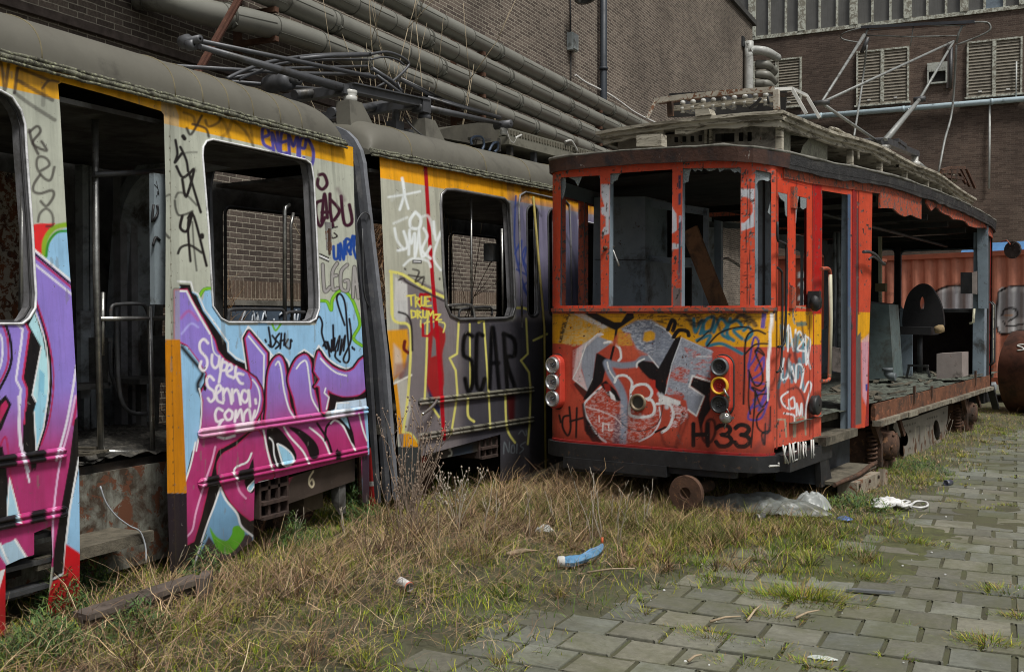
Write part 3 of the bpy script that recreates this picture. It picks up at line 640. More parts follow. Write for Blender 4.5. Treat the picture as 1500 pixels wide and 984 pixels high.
def paint_A(px, py, s, h):
    p = Paint(px, py, C(178, 182, 168)); S = p.stroke; F = p.fill
    n = vnoise(s * 3, h * 3, 2); p.c *= (0.93 + 0.12 * n)[:, None]
    yl = h > 2.922; p.c[yl] = np.array(C(228, 166, 28)) * (0.9 + 0.15 * n[yl])[:, None]
    dk = h < 0.62; p.c[dk & (px > 373)] = C(48, 42, 42)
    # ---- right panel
    F([(263, 420), (290, 430), (297, 440), (300, 426), (308, 424), (312, 445), (325, 468), (334, 476), (462, 476), (470, 438), (485, 448), (500, 428), (515, 432), (528, 470), (545, 500), (548, 760), (372, 810), (250, 870), (262, 520)], SKY)
    F(ZB((-40, 236), (-10, 240), (20, 290), (40, 240), (110, 236)), SKY); S(ZB((60, 240), (78, 275), (105, 240)), 3, C(110, 175, 45))
    for cc, ww in ((C(60, 140, 40), 5.2), (C(128, 190, 45), 3.4)): 
        S(ZB((288, 132), (325, 138), (345, 178), (352, 122), (395, 82), (440, 118), (468, 185), (482, 250), (452, 312), (492, 348)), ww, cc); S(ZA((198, 130), (222, 92), (262, 85)), ww, cc)
    F(ZA((-5, 60), (90, 45), (80, 984), (0, 984)), C(178, 182, 168), alpha=0)
    # black shadow masses
    F(ZA((80, 60), (145, 64), (157, 108), (182, 124), (217, 208), (282, 298), (347, 388), (352, 435), (400, 480), (470, 508), (545, 560), (575, 640), (575, 800), (500, 840), (200, 240)), BLK)
    S(ZA((75, 45), (150, 50), (165, 102), (190, 116), (226, 202), (292, 290), (357, 385), (357, 430), (402, 470), (462, 500), (440, 360), (468, 294), (606, 460)), 2.2, WHT, curve=0)
    F(ZB((0, 330), (40, 385), (55, 405), (90, 380), (130, 420), (150, 460), (170, 410), (215, 368), (262, 400), (285, 345), (330, 420), (410, 468), (470, 450), (508, 385), (512, 600), (345, 660), (350, 984), (0, 984)), BLK)
    S(ZB((20, 350), (42, 392), (60, 405), (95, 382), (118, 405), (140, 425), (150, 465), (172, 412), (215, 368), (262, 402), (285, 348), (330, 412), (412, 458), (465, 440), (505, 385)), 2.4, WHT, curve=2)
    I1 = ZA((452, 362), (472, 326), (572, 444), (568, 800)) + ZC((562, 60), (578, 170), (602, 330), (600, 365), (512, 385), (545, 110)) + ZA((548, 640), (520, 590), (480, 555))
    letter(p, I1, wht=1.6, curve=0)
    S(ZA((470, 350), (556, 455), (553, 640)), 2.4, WHT, curve=0)
    letter(p, ZB((35, 640), (40, 500), (60, 430), (95, 398), (120, 440), (135, 560), (150, 650), (190, 720), (40, 740)))
    S(ZB((78, 440), (92, 424), (106, 470), (118, 560), (142, 650), (170, 695)), 2.4, WHT)
    letter(p, ZB((150, 470), (180, 412), (222, 392), (246, 432), (256, 520), (272, 600), (298, 700), (200, 720), (165, 600), (140, 520)))
    S(ZB((178, 458), (200, 430), (226, 426), (241, 520), (252, 600), (288, 665)), 2.4, WHT)
    letter(p, ZB((264, 470), (283, 378), (300, 402), (350, 450), (412, 474), (455, 458), (506, 402), (512, 555), (450, 590), (390, 590), (350, 575), (328, 562), (332, 600), (322, 660), (300, 662), (288, 545), (266, 545), (290, 508)), curve=2)
    S(ZB((294, 410), (330, 448), (370, 478), (418, 492)), 2.4, WHT); S(ZB((318, 552), (312, 575), (334, 596), (322, 652)), 2.2, WHT, curve=0)
    F(ZB((335, 575), (400, 596), (470, 592), (514, 566), (514, 598), (470, 612), (400, 618), (350, 660)), BLK)
    F(ZB((372, 622), (512, 602), (520, 640), (500, 660), (440, 640), (420, 735), (395, 690), (350, 690)), C(190, 212, 232)); S(ZB((360, 690), (372, 622), (430, 622)), 2, WHT, curve=0)
    # magenta row between and below the bumper strips
    F(ZB((40, 735), (190, 700), (340, 690), (500, 650), (522, 860), (520, 984), (0, 984), (-80, 720)), grad)
    F(ZC((575, 95), (640, 105), (700, 180), (735, 250), (725, 290), (690, 318), (620, 318), (575, 200)), BLK, curve=3)
    F(ZC((628, 185), (660, 205), (702, 240), (722, 278), (700, 305), (668, 305), (650, 250)), C(150, 200, 225), curve=3); S(ZC((630, 188), (665, 205), (705, 240), (722, 282), (690, 308), (660, 300), (628, 190)), 2.2, WHT)
    S(ZC((585, 155), (605, 180), (612, 250), (632, 315)), 2.0, WHT); S(ZC((665, 95), (700, 150), (770, 228), (805, 296)), 2.6, WHT)
    F(ZC((690, 95), (755, 108), (830, 165), (860, 222), (852, 266), (815, 268), (790, 205), (745, 145)), BLK, curve=3)
    S(ZC((808, 98), (880, 160), (918, 240)), 2.6, WHT); S(ZC((850, 75), (905, 160), (930, 235)), 3.4, BLK)
    S(ZC((895, 170), (900, 100), (930, 62)), 3.2, BLK); S(ZC((925, 76), (950, 58), (992, 88), (1030, 160), (1062, 226)), 2.6, WHT)
    F(ZC((950, 44), (1020, 36), (1050, 130), (1062, 205), (1040, 180), (1002, 90)), BLK); F(ZC((975, 42), (1012, 36), (1030, 105), (1000, 70)), C(160, 205, 228))
    S(ZC((1082, 22), (1104, 110), (1126, 170)), 2.4, WHT); F(ZC((945, 240), (962, 215), (978, 240)), BLK)
    # teardrop, legs, tongue
    F(ZC((545, 60), (480, 140), (420, 190), (345, 240), (300, 290), (300, 370), (325, 430), (505, 590), (505, 705), (450, 700), (160, 880), (115, 880), (118, 755), (165, 730), (205, 600), (250, 400), (285, 245), (300, 215), (400, 170), (470, 110)), BLK)
    letter(p, ZC((300, 290), (335, 240), (400, 205), (470, 140), (520, 112), (560, 180), (602, 330), (600, 380), (515, 396), (505, 600), (448, 585), (375, 512), (330, 430), (300, 355)), blk=1.0, curve=2)
    S(ZC((552, 110), (575, 230), (602, 330)), 2.6, WHT)
    F(ZC((495, 268), (500, 350), (502, 450), (470, 456), (446, 400), (468, 335)), BLK, curve=2); F(ZC((498, 392), (468, 430), (480, 450), (500, 430)), C(150, 200, 225), curve=2); S(ZC((500, 392), (464, 432), (480, 452), (500, 425)), 1.6, WHT)
    S(ZC((486, 240), (462, 288), (400, 318), (390, 355), (418, 390)), 2.8, WHT); S(ZC((405, 400), (420, 450), (455, 490)), 3, C(215, 150, 185))
    DL = ZA((85, 95), (128, 92), (165, 170), (215, 250), (262, 340), (282, 375), (297, 430), (337, 480), (400, 518), (450, 543), (507, 583), (540, 640), (548, 700), (540, 760), (508, 818)) + \
        ZC((500, 80), (460, 122), (400, 165), (330, 205), (300, 218), (285, 250), (250, 400), (205, 590), (165, 725), (118, 750), (125, 420), (180, 180)) + \
        ZA((208, 860), (218, 705), (205, 665), (235, 610), (238, 560), (190, 480), (130, 400), (60, 365), (60, 95))
    letter(p, DL, wht=0, blk=1.8, curve=0)
    F(ZA((95, 395), (130, 408), (190, 488), (232, 560), (180, 640), (200, 720), (200, 870), (170, 984), (60, 984), (60, 380)), SKY); 
    S(ZA((100, 410), (150, 470), (200, 530), (215, 560), (190, 610), (192, 650)), 6, BLK, soft=3); S(ZA((196, 640), (210, 715), (204, 840), (180, 984)), 2.2, WHT, curve=2); S(ZC((175, 180), (150, 300), (120, 395)), 2.4, WHT)
    S(ZA((92, 100), (126, 100), (150, 150), (205, 250), (255, 335)), 3, WHT, curve=0); S(ZA((262, 345), (275, 430), (300, 460)), 2, WHT)
    S(ZA((100, 335), (150, 280), (190, 300)), 3, C(170, 165, 230), soft=1.5); S(ZA((95, 250), (140, 210), (190, 260)), 4, C(190, 70, 120), soft=2, alpha=.5)
    S(ZA((492, 590), (520, 630), (533, 690), (522, 760), (505, 800)), 2.2, WHT); S(ZA((470, 560), (485, 600), (482, 640)), 2, MAG)
    S(ZC((285, 205), (265, 290), (228, 400), (180, 560), (160, 660), (130, 700)), 2.8, C(225, 165, 200))
    F(ZC((312, 440), (340, 492), (405, 580), (432, 650), (470, 685), (440, 800), (250, 860), (180, 860), (245, 640)), C(118, 165, 200)); 
    F(ZC((250, 700), (300, 770), (345, 800), (455, 688), (492, 705), (490, 800), (430, 850), (150, 890), (200, 800)), C(62, 50, 58), soft=1.5)
    F(ZC((253, 648), (290, 700), (345, 725), (376, 690), (384, 650), (422, 643), (450, 690), (400, 770), (345, 800), (288, 760)), C(98, 178, 42), curve=3)
    S(ZC((312, 434), (280, 530), (235, 650), (165, 872)), 2.6, WHT); S(ZC((314, 432), (345, 500), (405, 574), (430, 645), (492, 698)), 3.0, WHT)
    # spray writing "Super Senna .com"
    for P in (((245, 388), (222, 366), (200, 388), (203, 430), (236, 470), (240, 510), (220, 541), (200, 520), (207, 490)), ((268, 452), (266, 500), (285, 526), (306, 500), (308, 462)), ((306, 490), (314, 530)), ((326, 478), (306, 604)),
              ((324, 492), (350, 500), (344, 534), (316, 540)), ((352, 548), (378, 530), (370, 506), (350, 522), (352, 562), (378, 576)), ((400, 520), (398, 560), (420, 604), (438, 612)), ((386, 582), (412, 556), (440, 562)),
              ((277, 592), (255, 570), (238, 592), (246, 630), (276, 656), (280, 692), (260, 712), (245, 694)), ((293, 668), (318, 642), (306, 620), (290, 642), (296, 702), (328, 720)), ((328, 640), (332, 706)), ((331, 668), (350, 640), (366, 668), (376, 722)),
              ((379, 645), (383, 708)), ((382, 668), (402, 646), (416, 672), (426, 726)), ((466, 662), (441, 650), (430, 690), (450, 716), (468, 692), (470, 650), (478, 738)), ((508, 700), (511, 722)),
              ((326, 762), (300, 750), (285, 782), (295, 822), (328, 812)), ((322, 815), (304, 852), (312, 884)), ((360, 756), (338, 782), (350, 812), (374, 806), (380, 772), (360, 756)), ((394, 822), (400, 762), (404, 800), (426, 756), (440, 822), (446, 780), (472, 756), (486, 822), (506, 762)), ((300, 905), (340, 915), (392, 900))):
        S(ZA(*P), 3.9, C(232, 226, 240), soft=1.0)
    F(ZA((218, 625), (228, 618), (238, 634), (232, 654), (220, 648)), BLK)
    # jamb strip
    F([(236, 100), (262, 170), (263, 400), (264, 500), (270, 640), (273, 720), (276, 880), (236, 880)], C(150, 153, 142), alpha=.55)
    F([(236, 497), (264, 497), (270, 640), (273.5, 722), (236, 722)], lambda x, y: np.array(C(188, 120, 14)) * (.85 + .3 * vnoise(x / 3, y / 40, 3))[:, None])
    F([(236, 722), (273.5, 722), (276, 880), (236, 880)], C(34, 27, 36)); S([(249, 170), (251, 500), (256, 720), (258, 860)], .8, C(70, 60, 40), curve=0, alpha=.7)
    for y in range(200, 840, 17): S([(250.5 + (y - 400) * .011, y), (250.6 + (y - 400) * .011, y + .6)], 2.0, C(60, 48, 30), curve=0, alpha=.8)
    F([(530, 668), (545, 664), (545, 760), (530, 760)], C(58, 42, 58), soft=1)
    # black tags
    for P, w_, al in ((((95, 90), (105, 160), (92, 205), (125, 160)), 3, 1), (((120, 125), (150, 190), (160, 250)), 3, 1), (((100, 225), (130, 280), (165, 262), (190, 245), (150, 380), (130, 290)), 3.2, 1), (((165, 260), (225, 460)), 3, 1),
                      (((110, 180), (150, 155), (205, 152)), 2.2, .5), (((95, 385), (110, 360), (150, 370), (205, 425)), 2.4, .7), (((92, 400), (96, 440), (112, 475), (150, 470), (182, 455)), 2.6, .8), (((130, 480), (120, 540), (155, 556), (180, 465)), 3.4, 1),
                      (((162, 500), (160, 560), (172, 712)), 2.8, 1), (((182, 510), (190, 640), (204, 760)), 2.2, .7), (((160, 490), (190, 482), (255, 735)), 3, 1), (((108, 672), (125, 640), (170, 630), (230, 668)), 2.8, .95), (((134, 70), (142, 82)), 4.4, 1), (((232, 578), (232, 588)), 4.6, 1),
                      (((28, 556), (62, 592)), 3, .8), (((25, 388), (62, 370)), 2.4, .6)):
        S(ZT(*P), w_ * 1.35, C(28, 24, 24), soft=.9, alpha=al)
    for P, w_, al in ((((110, 158), (132, 186), (182, 98)), 3, .9), (((138, 138), (200, 158), (216, 198)), 3, .9), (((95, 82), (140, 100), (150, 140)), 3, .6), (((200, 120), (215, 150), (262, 130), (275, 100)), 3, .7), (((240, 80), (290, 130), (320, 220)), 3.5, .45),
                      (((330, 110), (310, 170), (280, 200)), 4, .4), (((330, 120), (390, 170), (430, 244)), 3, .55), (((400, 110), (420, 170), (428, 240)), 3, .4)):
        S(ZG(*P), w_ * 1.3, C(38, 32, 30), soft=1.4, alpha=al)
    for P in (((478, 200), (505, 188), (496, 156), (474, 164), (480, 232), (520, 256)), ((528, 266), (520, 180), (552, 266), (545, 176)), ((592, 180), (566, 182), (562, 272), (594, 276)), ((564, 226), (588, 220)), ((604, 284), (600, 190), (622, 244), (642, 194), (644, 294)), ((652, 296), (656, 216), (682, 204), (676, 252), (656, 250)),
              ((690, 204), (716, 258), (717, 312), (700, 346), (672, 300))):
        S(ZG(*P), 4.8, C(84, 78, 160), soft=.9)
    for P in (((60, 84), (58, 120), (84, 142), (110, 112), (94, 62), (66, 62)), ((78, 205), (50, 222), (50, 292), (72, 346), (98, 298)), ((80, 320), (96, 168), (112, 300)), ((82, 270), (122, 268)), ((126, 168), (128, 260), (142, 345)), ((130, 200), (178, 258), (150, 312)), ((188, 180), (206, 330), (248, 322), (234, 228))):
        S(ZQ(*P), 5.2, C(58, 22, 40), soft=.9)
    S(ZQ((170, 140), (205, 200)), 6, C(90, 60, 75), soft=3, alpha=.5); S(ZQ((166, 350), (132, 362), (138, 410), (166, 402), (150, 384)), 2.4, C(40, 34, 36))
    for P in (((146, 458), (150, 522), (170, 520), (172, 450)), ((182, 532), (184, 442), (202, 530), (206, 430)), ((216, 500), (214, 420), (242, 430), (220, 462), (242, 502)), ((238, 500), (252, 400), (262, 450), (240, 452)), ((264, 402), (258, 470), (272, 522))):
        S(ZQ(*P), 4.3, C(28, 70, 150), soft=.8)
    for w_, cc in ((6.0, C(40, 36, 38)), (3.9, C(158, 156, 154))):
        for P in (((86, 560), (96, 702), (126, 684)), ((166, 552), (140, 600), (142, 692), (170, 690)), ((140, 624), (162, 618)), ((222, 560), (188, 600), (190, 690), (224, 702), (228, 650), (208, 650)), ((254, 740), (262, 572), (284, 742)), ((256, 670), (284, 662))):
            S(ZQ(*P), w_, cc, soft=.7)
    for k in range(2): S(ZQ((70, 500 + k * 18), (118, 522 + k * 18)), 2.4, BLK if k else BLK, curve=0)
    S(ZQ((70, 509), (118, 531)), 2.0, WHT, curve=0)
    for P in (((44, 260), (56, 350), (44, 344)), ((62, 300), (78, 328), (60, 356), (52, 330)), ((96, 290), (78, 318), (96, 342), (78, 362)), ((106, 290), (100, 362)), ((122, 290), (118, 346)), ((100, 326), (122, 320)), ((138, 318), (124, 346), (146, 362), (150, 322)), ((28, 320), (32, 330)), ((152, 320), (156, 326)),
              ((268, 236), (286, 208), (302, 240), (300, 290), (322, 362), (312, 344)), ((306, 350), (322, 330), (338, 400)), ((328, 330), (345, 378), (348, 320), (356, 372), (354, 250)), ((362, 312), (360, 372), (386, 302), (376, 372)), ((396, 318), (386, 392), (398, 352), (412, 300), (404, 372)),
              ((410, 250), (372, 130), (388, 100), (412, 150), (424, 300), (432, 400), (420, 430), (404, 410), (440, 320), (432, 220)), ((340, 372), (366, 372), (364, 402), (388, 426)), ((446, 355), (448, 362)), ((454, 362), (456, 368))):
        S(ZB(*P), 3.1, C(18, 20, 28), soft=.7)
    # ---- left panel
    F([(-600, 474), (60, 474), (80, 500), (125, 560), (122, 830), (40, 830), (-600, 1000)], grad); F(ZD((143, 90), (180, 84), (250, 84), (200, 150), (200, 236), (146, 204)), C(214, 42, 44), soft=1)
    F(ZD((310, 100), (260, 122), (212, 190), (205, 245), (330, 360)), SKY); S(ZD((312, 88), (245, 104), (204, 160), (200, 232)), 7.5, C(132, 168, 42), soft=1.5); S(ZD((312, 118), (258, 124), (220, 168), (208, 232)), 4, C(52, 140, 42), soft=1.2)
    F(ZD((148, 196), (330, 352), (350, 800), (348, 984), (190, 984), (225, 800), (215, 640), (140, 440)), grad)
    S(ZD((146, 196), (330, 350)), 3.2, WHT, curve=0); S(ZD((146, 212), (330, 366)), 3.2, BLK, curve=0); S(ZD((146, 226), (330, 380)), 2.8, MAG, curve=0); S(ZD((150, 262), (330, 408)), 3.4, C(215, 212, 240), curve=0)
    S(ZD((345, 720), (320, 880), (296, 1000), (255, 1150)) , 3.6, C(220, 215, 235)); S(ZD((352, 860), (330, 990)), 4, MAG, soft=1.5)
    F(ZD((110, 530), (150, 500), (160, 480), (190, 560), (218, 640), (232, 800), (215, 920), (190, 1000), (160, 1200), (100, 1100), (105, 984), (125, 830), (103, 790), (132, 575)), BLK)
    F(ZD((152, 478), (190, 590), (212, 700), (220, 800), (210, 900), (185, 1000), (160, 1050), (152, 984), (166, 892), (146, 856), (186, 640), (130, 540), (150, 500)), C(176, 222, 232))
    S(ZD((186, 640), (146, 856), (166, 892), (152, 1000), (158, 1080)), 2.2, WHT, curve=0); S(ZD((155, 470), (205, 620), (220, 780), (208, 920), (160, 1080)), 2, WHT)
    F(ZD((178, 740), (200, 760), (200, 880), (180, 950), (170, 880)), C(130, 190, 215)); S(ZD((162, 440), (212, 610), (230, 780), (212, 960), (168, 1110)), 3.6, BLK); S(ZD((160, 424), (214, 590), (242, 770), (224, 960), (186, 1080)), 2.4, MAG)
    S(ZD((75, 535), (102, 560), (96, 620), (72, 788), (94, 830), (84, 984), (90, 1080), (130, 1200)), 3.4, C(220, 215, 240), curve=0); S(ZD((112, 530), (132, 570), (102, 782), (122, 830), (110, 984)), 3, C(190, 45, 90), curve=0)
    S(ZD((-40, 560), (8, 600), (4, 720), (-40, 800)), 3, C(215, 215, 235)); S(ZD((10, 535), (36, 620), (28, 740), (-60, 900)), 3, C(180, 50, 100)); S(ZD((24, 535), (48, 620), (42, 740), (-60, 930)), 4, BLK)
    F(ZD((0, 880), (26, 856), (52, 898), (8, 1010), (-60, 1100), (-60, 950)), BLK); F(ZD((4, 902), (26, 880), (38, 904), (-10, 1000)), MAG)
    F(ZE((100, 150), (122, 292), (150, 170), (150, 60), (95, 60)), BLK); F(ZE((150, -20), (182, 0), (160, 130), (137, 206), (128, 60)), C(150, 205, 228)); S(ZE((130, 60), (138, 206), (165, 120), (182, 0)), 2, WHT, curve=0)
    S(ZE((70, 0), (78, 150), (92, 240), (112, 326)), 3, C(225, 215, 235)); S(ZE((0, 190), (24, 160), (45, 330), (92, 490)), 2.6, MAG); F(ZE((-300, 200), (10, 190), (32, 330), (30, 480), (-300, 560)), BLK)
    F(ZE((36, 312), (26, 400), (28, 475), (78, 482), (62, 400)), C(165, 205, 225)); S(ZE((36, 312), (27, 470)), 2, WHT); S(ZE((36, 312), (80, 480)), 2, WHT)
    F(ZE((283, 90), (262, 262), (224, 470), (205, 592), (198, 705), (245, 700), (255, 560), (266, 420), (310, 240), (310, 60)), BLK); F(ZE((310, 235), (310, 640), (250, 570), (264, 430)), SKY, soft=1); S(ZE((300, 232), (265, 430), (250, 560), (242, 672), (204, 692)), 2.8, WHT, curve=0)
    S(ZE((286, 0), (262, 120), (226, 262), (204, 440), (198, 610)), 3, C(220, 180, 215)); F(ZE((250, 560), (310, 600), (310, 790), (225, 850), (160, 850), (198, 704), (240, 684)), C(205, 18, 34), soft=1)
    F(ZE((-20, 575), (60, 543), (104, 616), (30, 650)), C(165, 195, 215)); S(ZE((0, 560), (32, 634)), 3, WHT, curve=0); S(ZE((58, 545), (100, 612)), 3.4, WHT, curve=0); F(ZE((-300, 680), (24, 655), (24, 1000), (-300, 1000)), C(200, 18, 34)); F(ZE((-60, 690), (20, 655), (-4, 740), (-60, 800)), WHT)
    for P, w_, al in ((((150, 460), (166, 520), (196, 582)), 3.6, .85), (((150, 472), (190, 440), (208, 468), (168, 528), (240, 566), (214, 518)), 3.2, .85), (((204, 672), (254, 640), (236, 604), (196, 600), (190, 650), (222, 702), (260, 716), (280, 650)), 3.2, .8),
                      (((206, 690), (176, 735), (172, 772), (206, 786), (266, 770), (276, 800), (240, 850), (210, 826)), 3.3, .8), (((196, 930), (206, 888), (238, 864), (268, 892), (272, 948), (240, 955)), 3, .75),
                      (((-60, 60), (4, 110), (24, 256), (44, 120)), 4, .8), (((75, 268), (90, 140)), 4, .85), (((98, 140), (245, 200)), 4, .75), (((95, 206), (270, 306)), 4.5, .7), (((75, 268), (160, 330), (282, 408)), 4.5, .6), (((218, 244), (252, 206), (300, 212)), 3, .8), (((225, 250), (222, 330)), 5, .35)):
        S(ZR(*P), w_ * 1.25, C(52, 44, 42), soft=1.1, alpha=al)
    # grime: runs below gutter and along the foot
    g = smoothstep(.55, .8, vnoise(s * 14, h * 0.9, 12)) * smoothstep(2.4, 3.05, h) * 0.55; p.c *= (1 - g * 0.6)[:, None]
    g = smoothstep(0.55, 0.1, h) * (0.35 + .4 * vnoise(s * 6, h * 6, 13)); p.c = p.c * (1 - g[:, None]) + np.array(C(40, 34, 28)) * g[:, None]
    sc_ = vnoise(s * 22, h * 5, 21, 3); m_ = (sc_ > 0.80); p.c[m_] = p.c[m_] * .6 + np.array(C(120, 118, 110)) * .4
    return p.c
ZU, ZL, Z6 = Zm(550, 220, 4.1), Zm(550, 440, 4.1), Zm(500, 180, 3.075)
def paint_B(px, py, s, h):
    p = Paint(px, py, C(170, 171, 156)); S = p.stroke; F = p.fill; n = vnoise(s * 3, h * 3, 22); p.c *= (0.92 + 0.14 * n)[:, None]
    yl = (h > 2.875); p.c[yl] = np.array(C(226, 158, 24)) * (0.88 + 0.2 * n[yl])[:, None]
    t = smoothstep(2.0, 2.25, s) * smoothstep(2.98, 2.8, h); p.c = p.c * (1 - .85 * t[:, None]) + np.array(C(112, 106, 140)) * .85 * t[:, None]
    r = vnoise(s * 3, h * 1.5, 40) ; t2 = smoothstep(.5, .65, r) * (s > 2.1) * .5; p.c = p.c * (1 - t2[:, None]) + np.array(C(60, 66, 92)) * t2[:, None]
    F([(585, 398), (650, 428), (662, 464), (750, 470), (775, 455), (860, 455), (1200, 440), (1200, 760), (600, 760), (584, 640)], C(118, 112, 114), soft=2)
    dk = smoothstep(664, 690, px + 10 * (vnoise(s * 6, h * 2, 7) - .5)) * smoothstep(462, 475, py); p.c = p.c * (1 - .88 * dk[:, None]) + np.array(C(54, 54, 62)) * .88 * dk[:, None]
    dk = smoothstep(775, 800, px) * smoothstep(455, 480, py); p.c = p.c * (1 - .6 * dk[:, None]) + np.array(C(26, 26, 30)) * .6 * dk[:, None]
    p.c *= (0.85 + 0.3 * vnoise(s * 16, h * 1.2, 9))[:, None]
    F(ZU((118, 762), (190, 806), (196, 1000), (112, 1000)), C(192, 192, 188), soft=1.5); F(ZL((110, 0), (185, 0), (180, 130), (120, 130)), C(185, 186, 184), soft=2)
    F(ZL((70, 180), (192, 172), (202, 260), (176, 400), (96, 500)), C(208, 146, 30), soft=2); F(ZL((110, 500), (190, 470), (215, 640), (180, 830), (120, 640)), C(178, 176, 166), soft=2)
    F(ZL((90, 480), (130, 500), (165, 800), (140, 800)), C(205, 140, 26), soft=1); S(ZL((176, 246), (172, 290), (198, 314)), 5, C(95, 20, 22), soft=1); S(ZL((60, 520), (130, 490), (215, 448)), 3, C(215, 214, 205), soft=1)
    F(ZL((110, 260), (150, 300), (170, 420), (110, 460)), C(190, 186, 180), soft=3, alpha=.7); F(ZL((120, 380), (200, 370), (160, 470), (110, 470)), C(130, 70, 50), soft=4, alpha=.6)
    F(ZL((195, 880), (165, 878), (170, 800), (205, 796), (262, 862), (268, 880)), C(212, 146, 24)); F([(575, 654), (617, 654), (617, 780), (575, 780)], C(52, 57, 58))
    S(ZL((175, 790), (215, 800), (262, 860)), 2.4, C(205, 200, 110))
    F(ZL((318, 225), (345, 170), (380, 150), (415, 185), (420, 240), (402, 330), (412, 500), (372, 590), (330, 565), (308, 520), (315, 330)), C(150, 34, 36), soft=1.5, curve=3); F(ZL((345, 215), (365, 240), (365, 330), (335, 340)), C(110, 108, 110), soft=1.5)
    F(ZL((308, 500), (350, 590), (390, 640), (385, 690), (330, 620)), C(35, 42, 72), soft=2); F(ZL((785, 560), (840, 560), (835, 720), (800, 730)), C(70, 22, 24), soft=3)
    Y = C(212, 206, 112)
    for P, w_ in ((ZL((98, 0), (104, 105), (140, 134), (190, 142), (212, 200), (207, 400), (192, 600), (165, 790)), 3.8), (ZU((88, 728), (160, 745), (232, 790), (300, 830), (415, 884)), 4.2), (ZU((95, 740), (100, 984)), 4.5), (ZL((312, 120), (306, 350), (296, 590)), 3), (ZL((330, 632), (352, 656), (382, 700)), 3),
                  (ZL((500, 130), (490, 320), (445, 346), (482, 420), (492, 560), (455, 800)), 3), (ZL((566, 140), (570, 530)), 2.4), (ZL((556, 588), (556, 690), (592, 726)), 3.4), (ZL((650, 105), (656, 200), (680, 560), (690, 770)), 2.6), (ZL((780, 570), (790, 765), (838, 852)), 3), (ZL((845, 44), (905, 50), (938, 80)), 3.6),
                  (ZL((905, 110), (915, 320), (874, 360), (922, 430), (932, 540), (926, 740), (915, 860)), 2.8), (ZL((950, 240), (1030, 202)), 3), (ZL((620, 130), (655, 110)), 4), (ZL((272, 120), (275, 160), (310, 130), (412, 135), (408, 190)), 2.2)):
        S(P, w_, Y, curve=0 if len(P) > 4 and P[0][0] > 655 else 4, soft=.8)
    for P in (((582, 215), (548, 200), (530, 240), (530, 330), (578, 366), (582, 500), (556, 545), (538, 470)), ((644, 210), (612, 205), (606, 300), (606, 500), (635, 535), (655, 470)), ((686, 525), (698, 200), (712, 200), (742, 525)), ((694, 375), (738, 375)), ((792, 530), (770, 200)), ((770, 200), (832, 235), (835, 330), (785, 350), (835, 515))):
        S(ZL(*P), 6.5, C(10, 10, 12), soft=1.8, curve=3)
    S(ZU((300, 95), (326, 540), (345, 800), (362, 990)) + ZL((375, 270), (395, 540), (412, 830)), 5.6, C(168, 14, 30), curve=0, soft=.7)
    S(ZU((330, 900), (318, 868), (270, 866), (266, 905), (278, 950)) + ZL((332, 55), (338, 190), (318, 214), (286, 212), (284, 145)), 4.0, C(168, 20, 34), curve=0)
    for P in (ZU((188, 876), (238, 870)), ZU((212, 876), (216, 930)), ZU((242, 940), (240, 880), (264, 892), (244, 910), (268, 938)), ZU((276, 880), (276, 932), (294, 932), (296, 880)), ZU((330, 880), (302, 880), (304, 936), (334, 934)), ZU((304, 906), (322, 905)),
              ZL((218, 104), (214, 60), (240, 66), (242, 96), (218, 104)), ZL((254, 106), (250, 60), (272, 70), (256, 82), (277, 106)), ZL((285, 60), (286, 100), (304, 104), (308, 62)), ZL((314, 110), (318, 64), (330, 90), (346, 64), (350, 106)), ZL((358, 86), (390, 84), (364, 116), (396, 116))):
        S(P, 2.4, C(216, 206, 90), curve=0, soft=.7)
    for P, w_, al in ((((160, 170), (172, 260), (146, 356)), 4, .95), (((166, 190), (176, 270), (198, 352)), 3.4, .95), (((78, 282), (170, 268), (268, 248)), 3.2, .85), (((240, 372), (208, 420), (216, 466), (262, 466), (272, 410), (240, 372)), 4.5, .95), (((110, 440), (190, 404)), 4, .5), (((115, 470), (130, 540), (165, 590)), 4, .8), (((170, 488), (192, 580), (135, 602)), 4.2, .9),
                      (((205, 480), (200, 626)), 4, .9), (((204, 500), (216, 560), (236, 500), (238, 640), (262, 480)), 4, .95), (((262, 500), (280, 640), (330, 580)), 4, .9), (((290, 470), (310, 520), (280, 600), (330, 650)), 4, .9), (((350, 430), (364, 540), (392, 490)), 4, .85), (((390, 500), (350, 640), (392, 720)), 3.5, .85), (((280, 400), (320, 400), (350, 500)), 4, .6), (((170, 692), (222, 652), (310, 664), (330, 700)), 3.6, .75), (((130, 260), (100, 300)), 5, .2)):
        S(ZU(*P), w_, C(224, 231, 238), soft=1.3, alpha=al)
    for P in (((200, 750), (280, 764)), ((225, 715), (262, 730), (240, 790), (290, 760), (280, 810)), ((140, 780), (170, 770), (200, 800), (410, 905)), ((385, 770), (386, 776)), ((176, 712), (180, 716))): S(ZU(*P), 2.8, C(40, 36, 36), soft=1, alpha=.85)
    S(ZL((140, 70), (190, 90), (215, 150), (222, 300)), 3, C(40, 38, 40), soft=1.2)
    F(ZU((222, 658), (278, 660), (278, 682), (222, 680)), BLK); S(ZU((230, 670), (270, 671)), 1.4, WHT, curve=0)
    for P in (((770, 920), (775, 850), (800, 910), (805, 850)), ((820, 870), (815, 910), (835, 910), (832, 870), (820, 870)), ((850, 860), (848, 915)), ((900, 850), (870, 870), (890, 890), (866, 915)), ((860, 800), (880, 780), (900, 810)), ((905, 780), (910, 810))): S(ZL(*P), 1.6, C(125, 135, 140), soft=.7, alpha=.7)
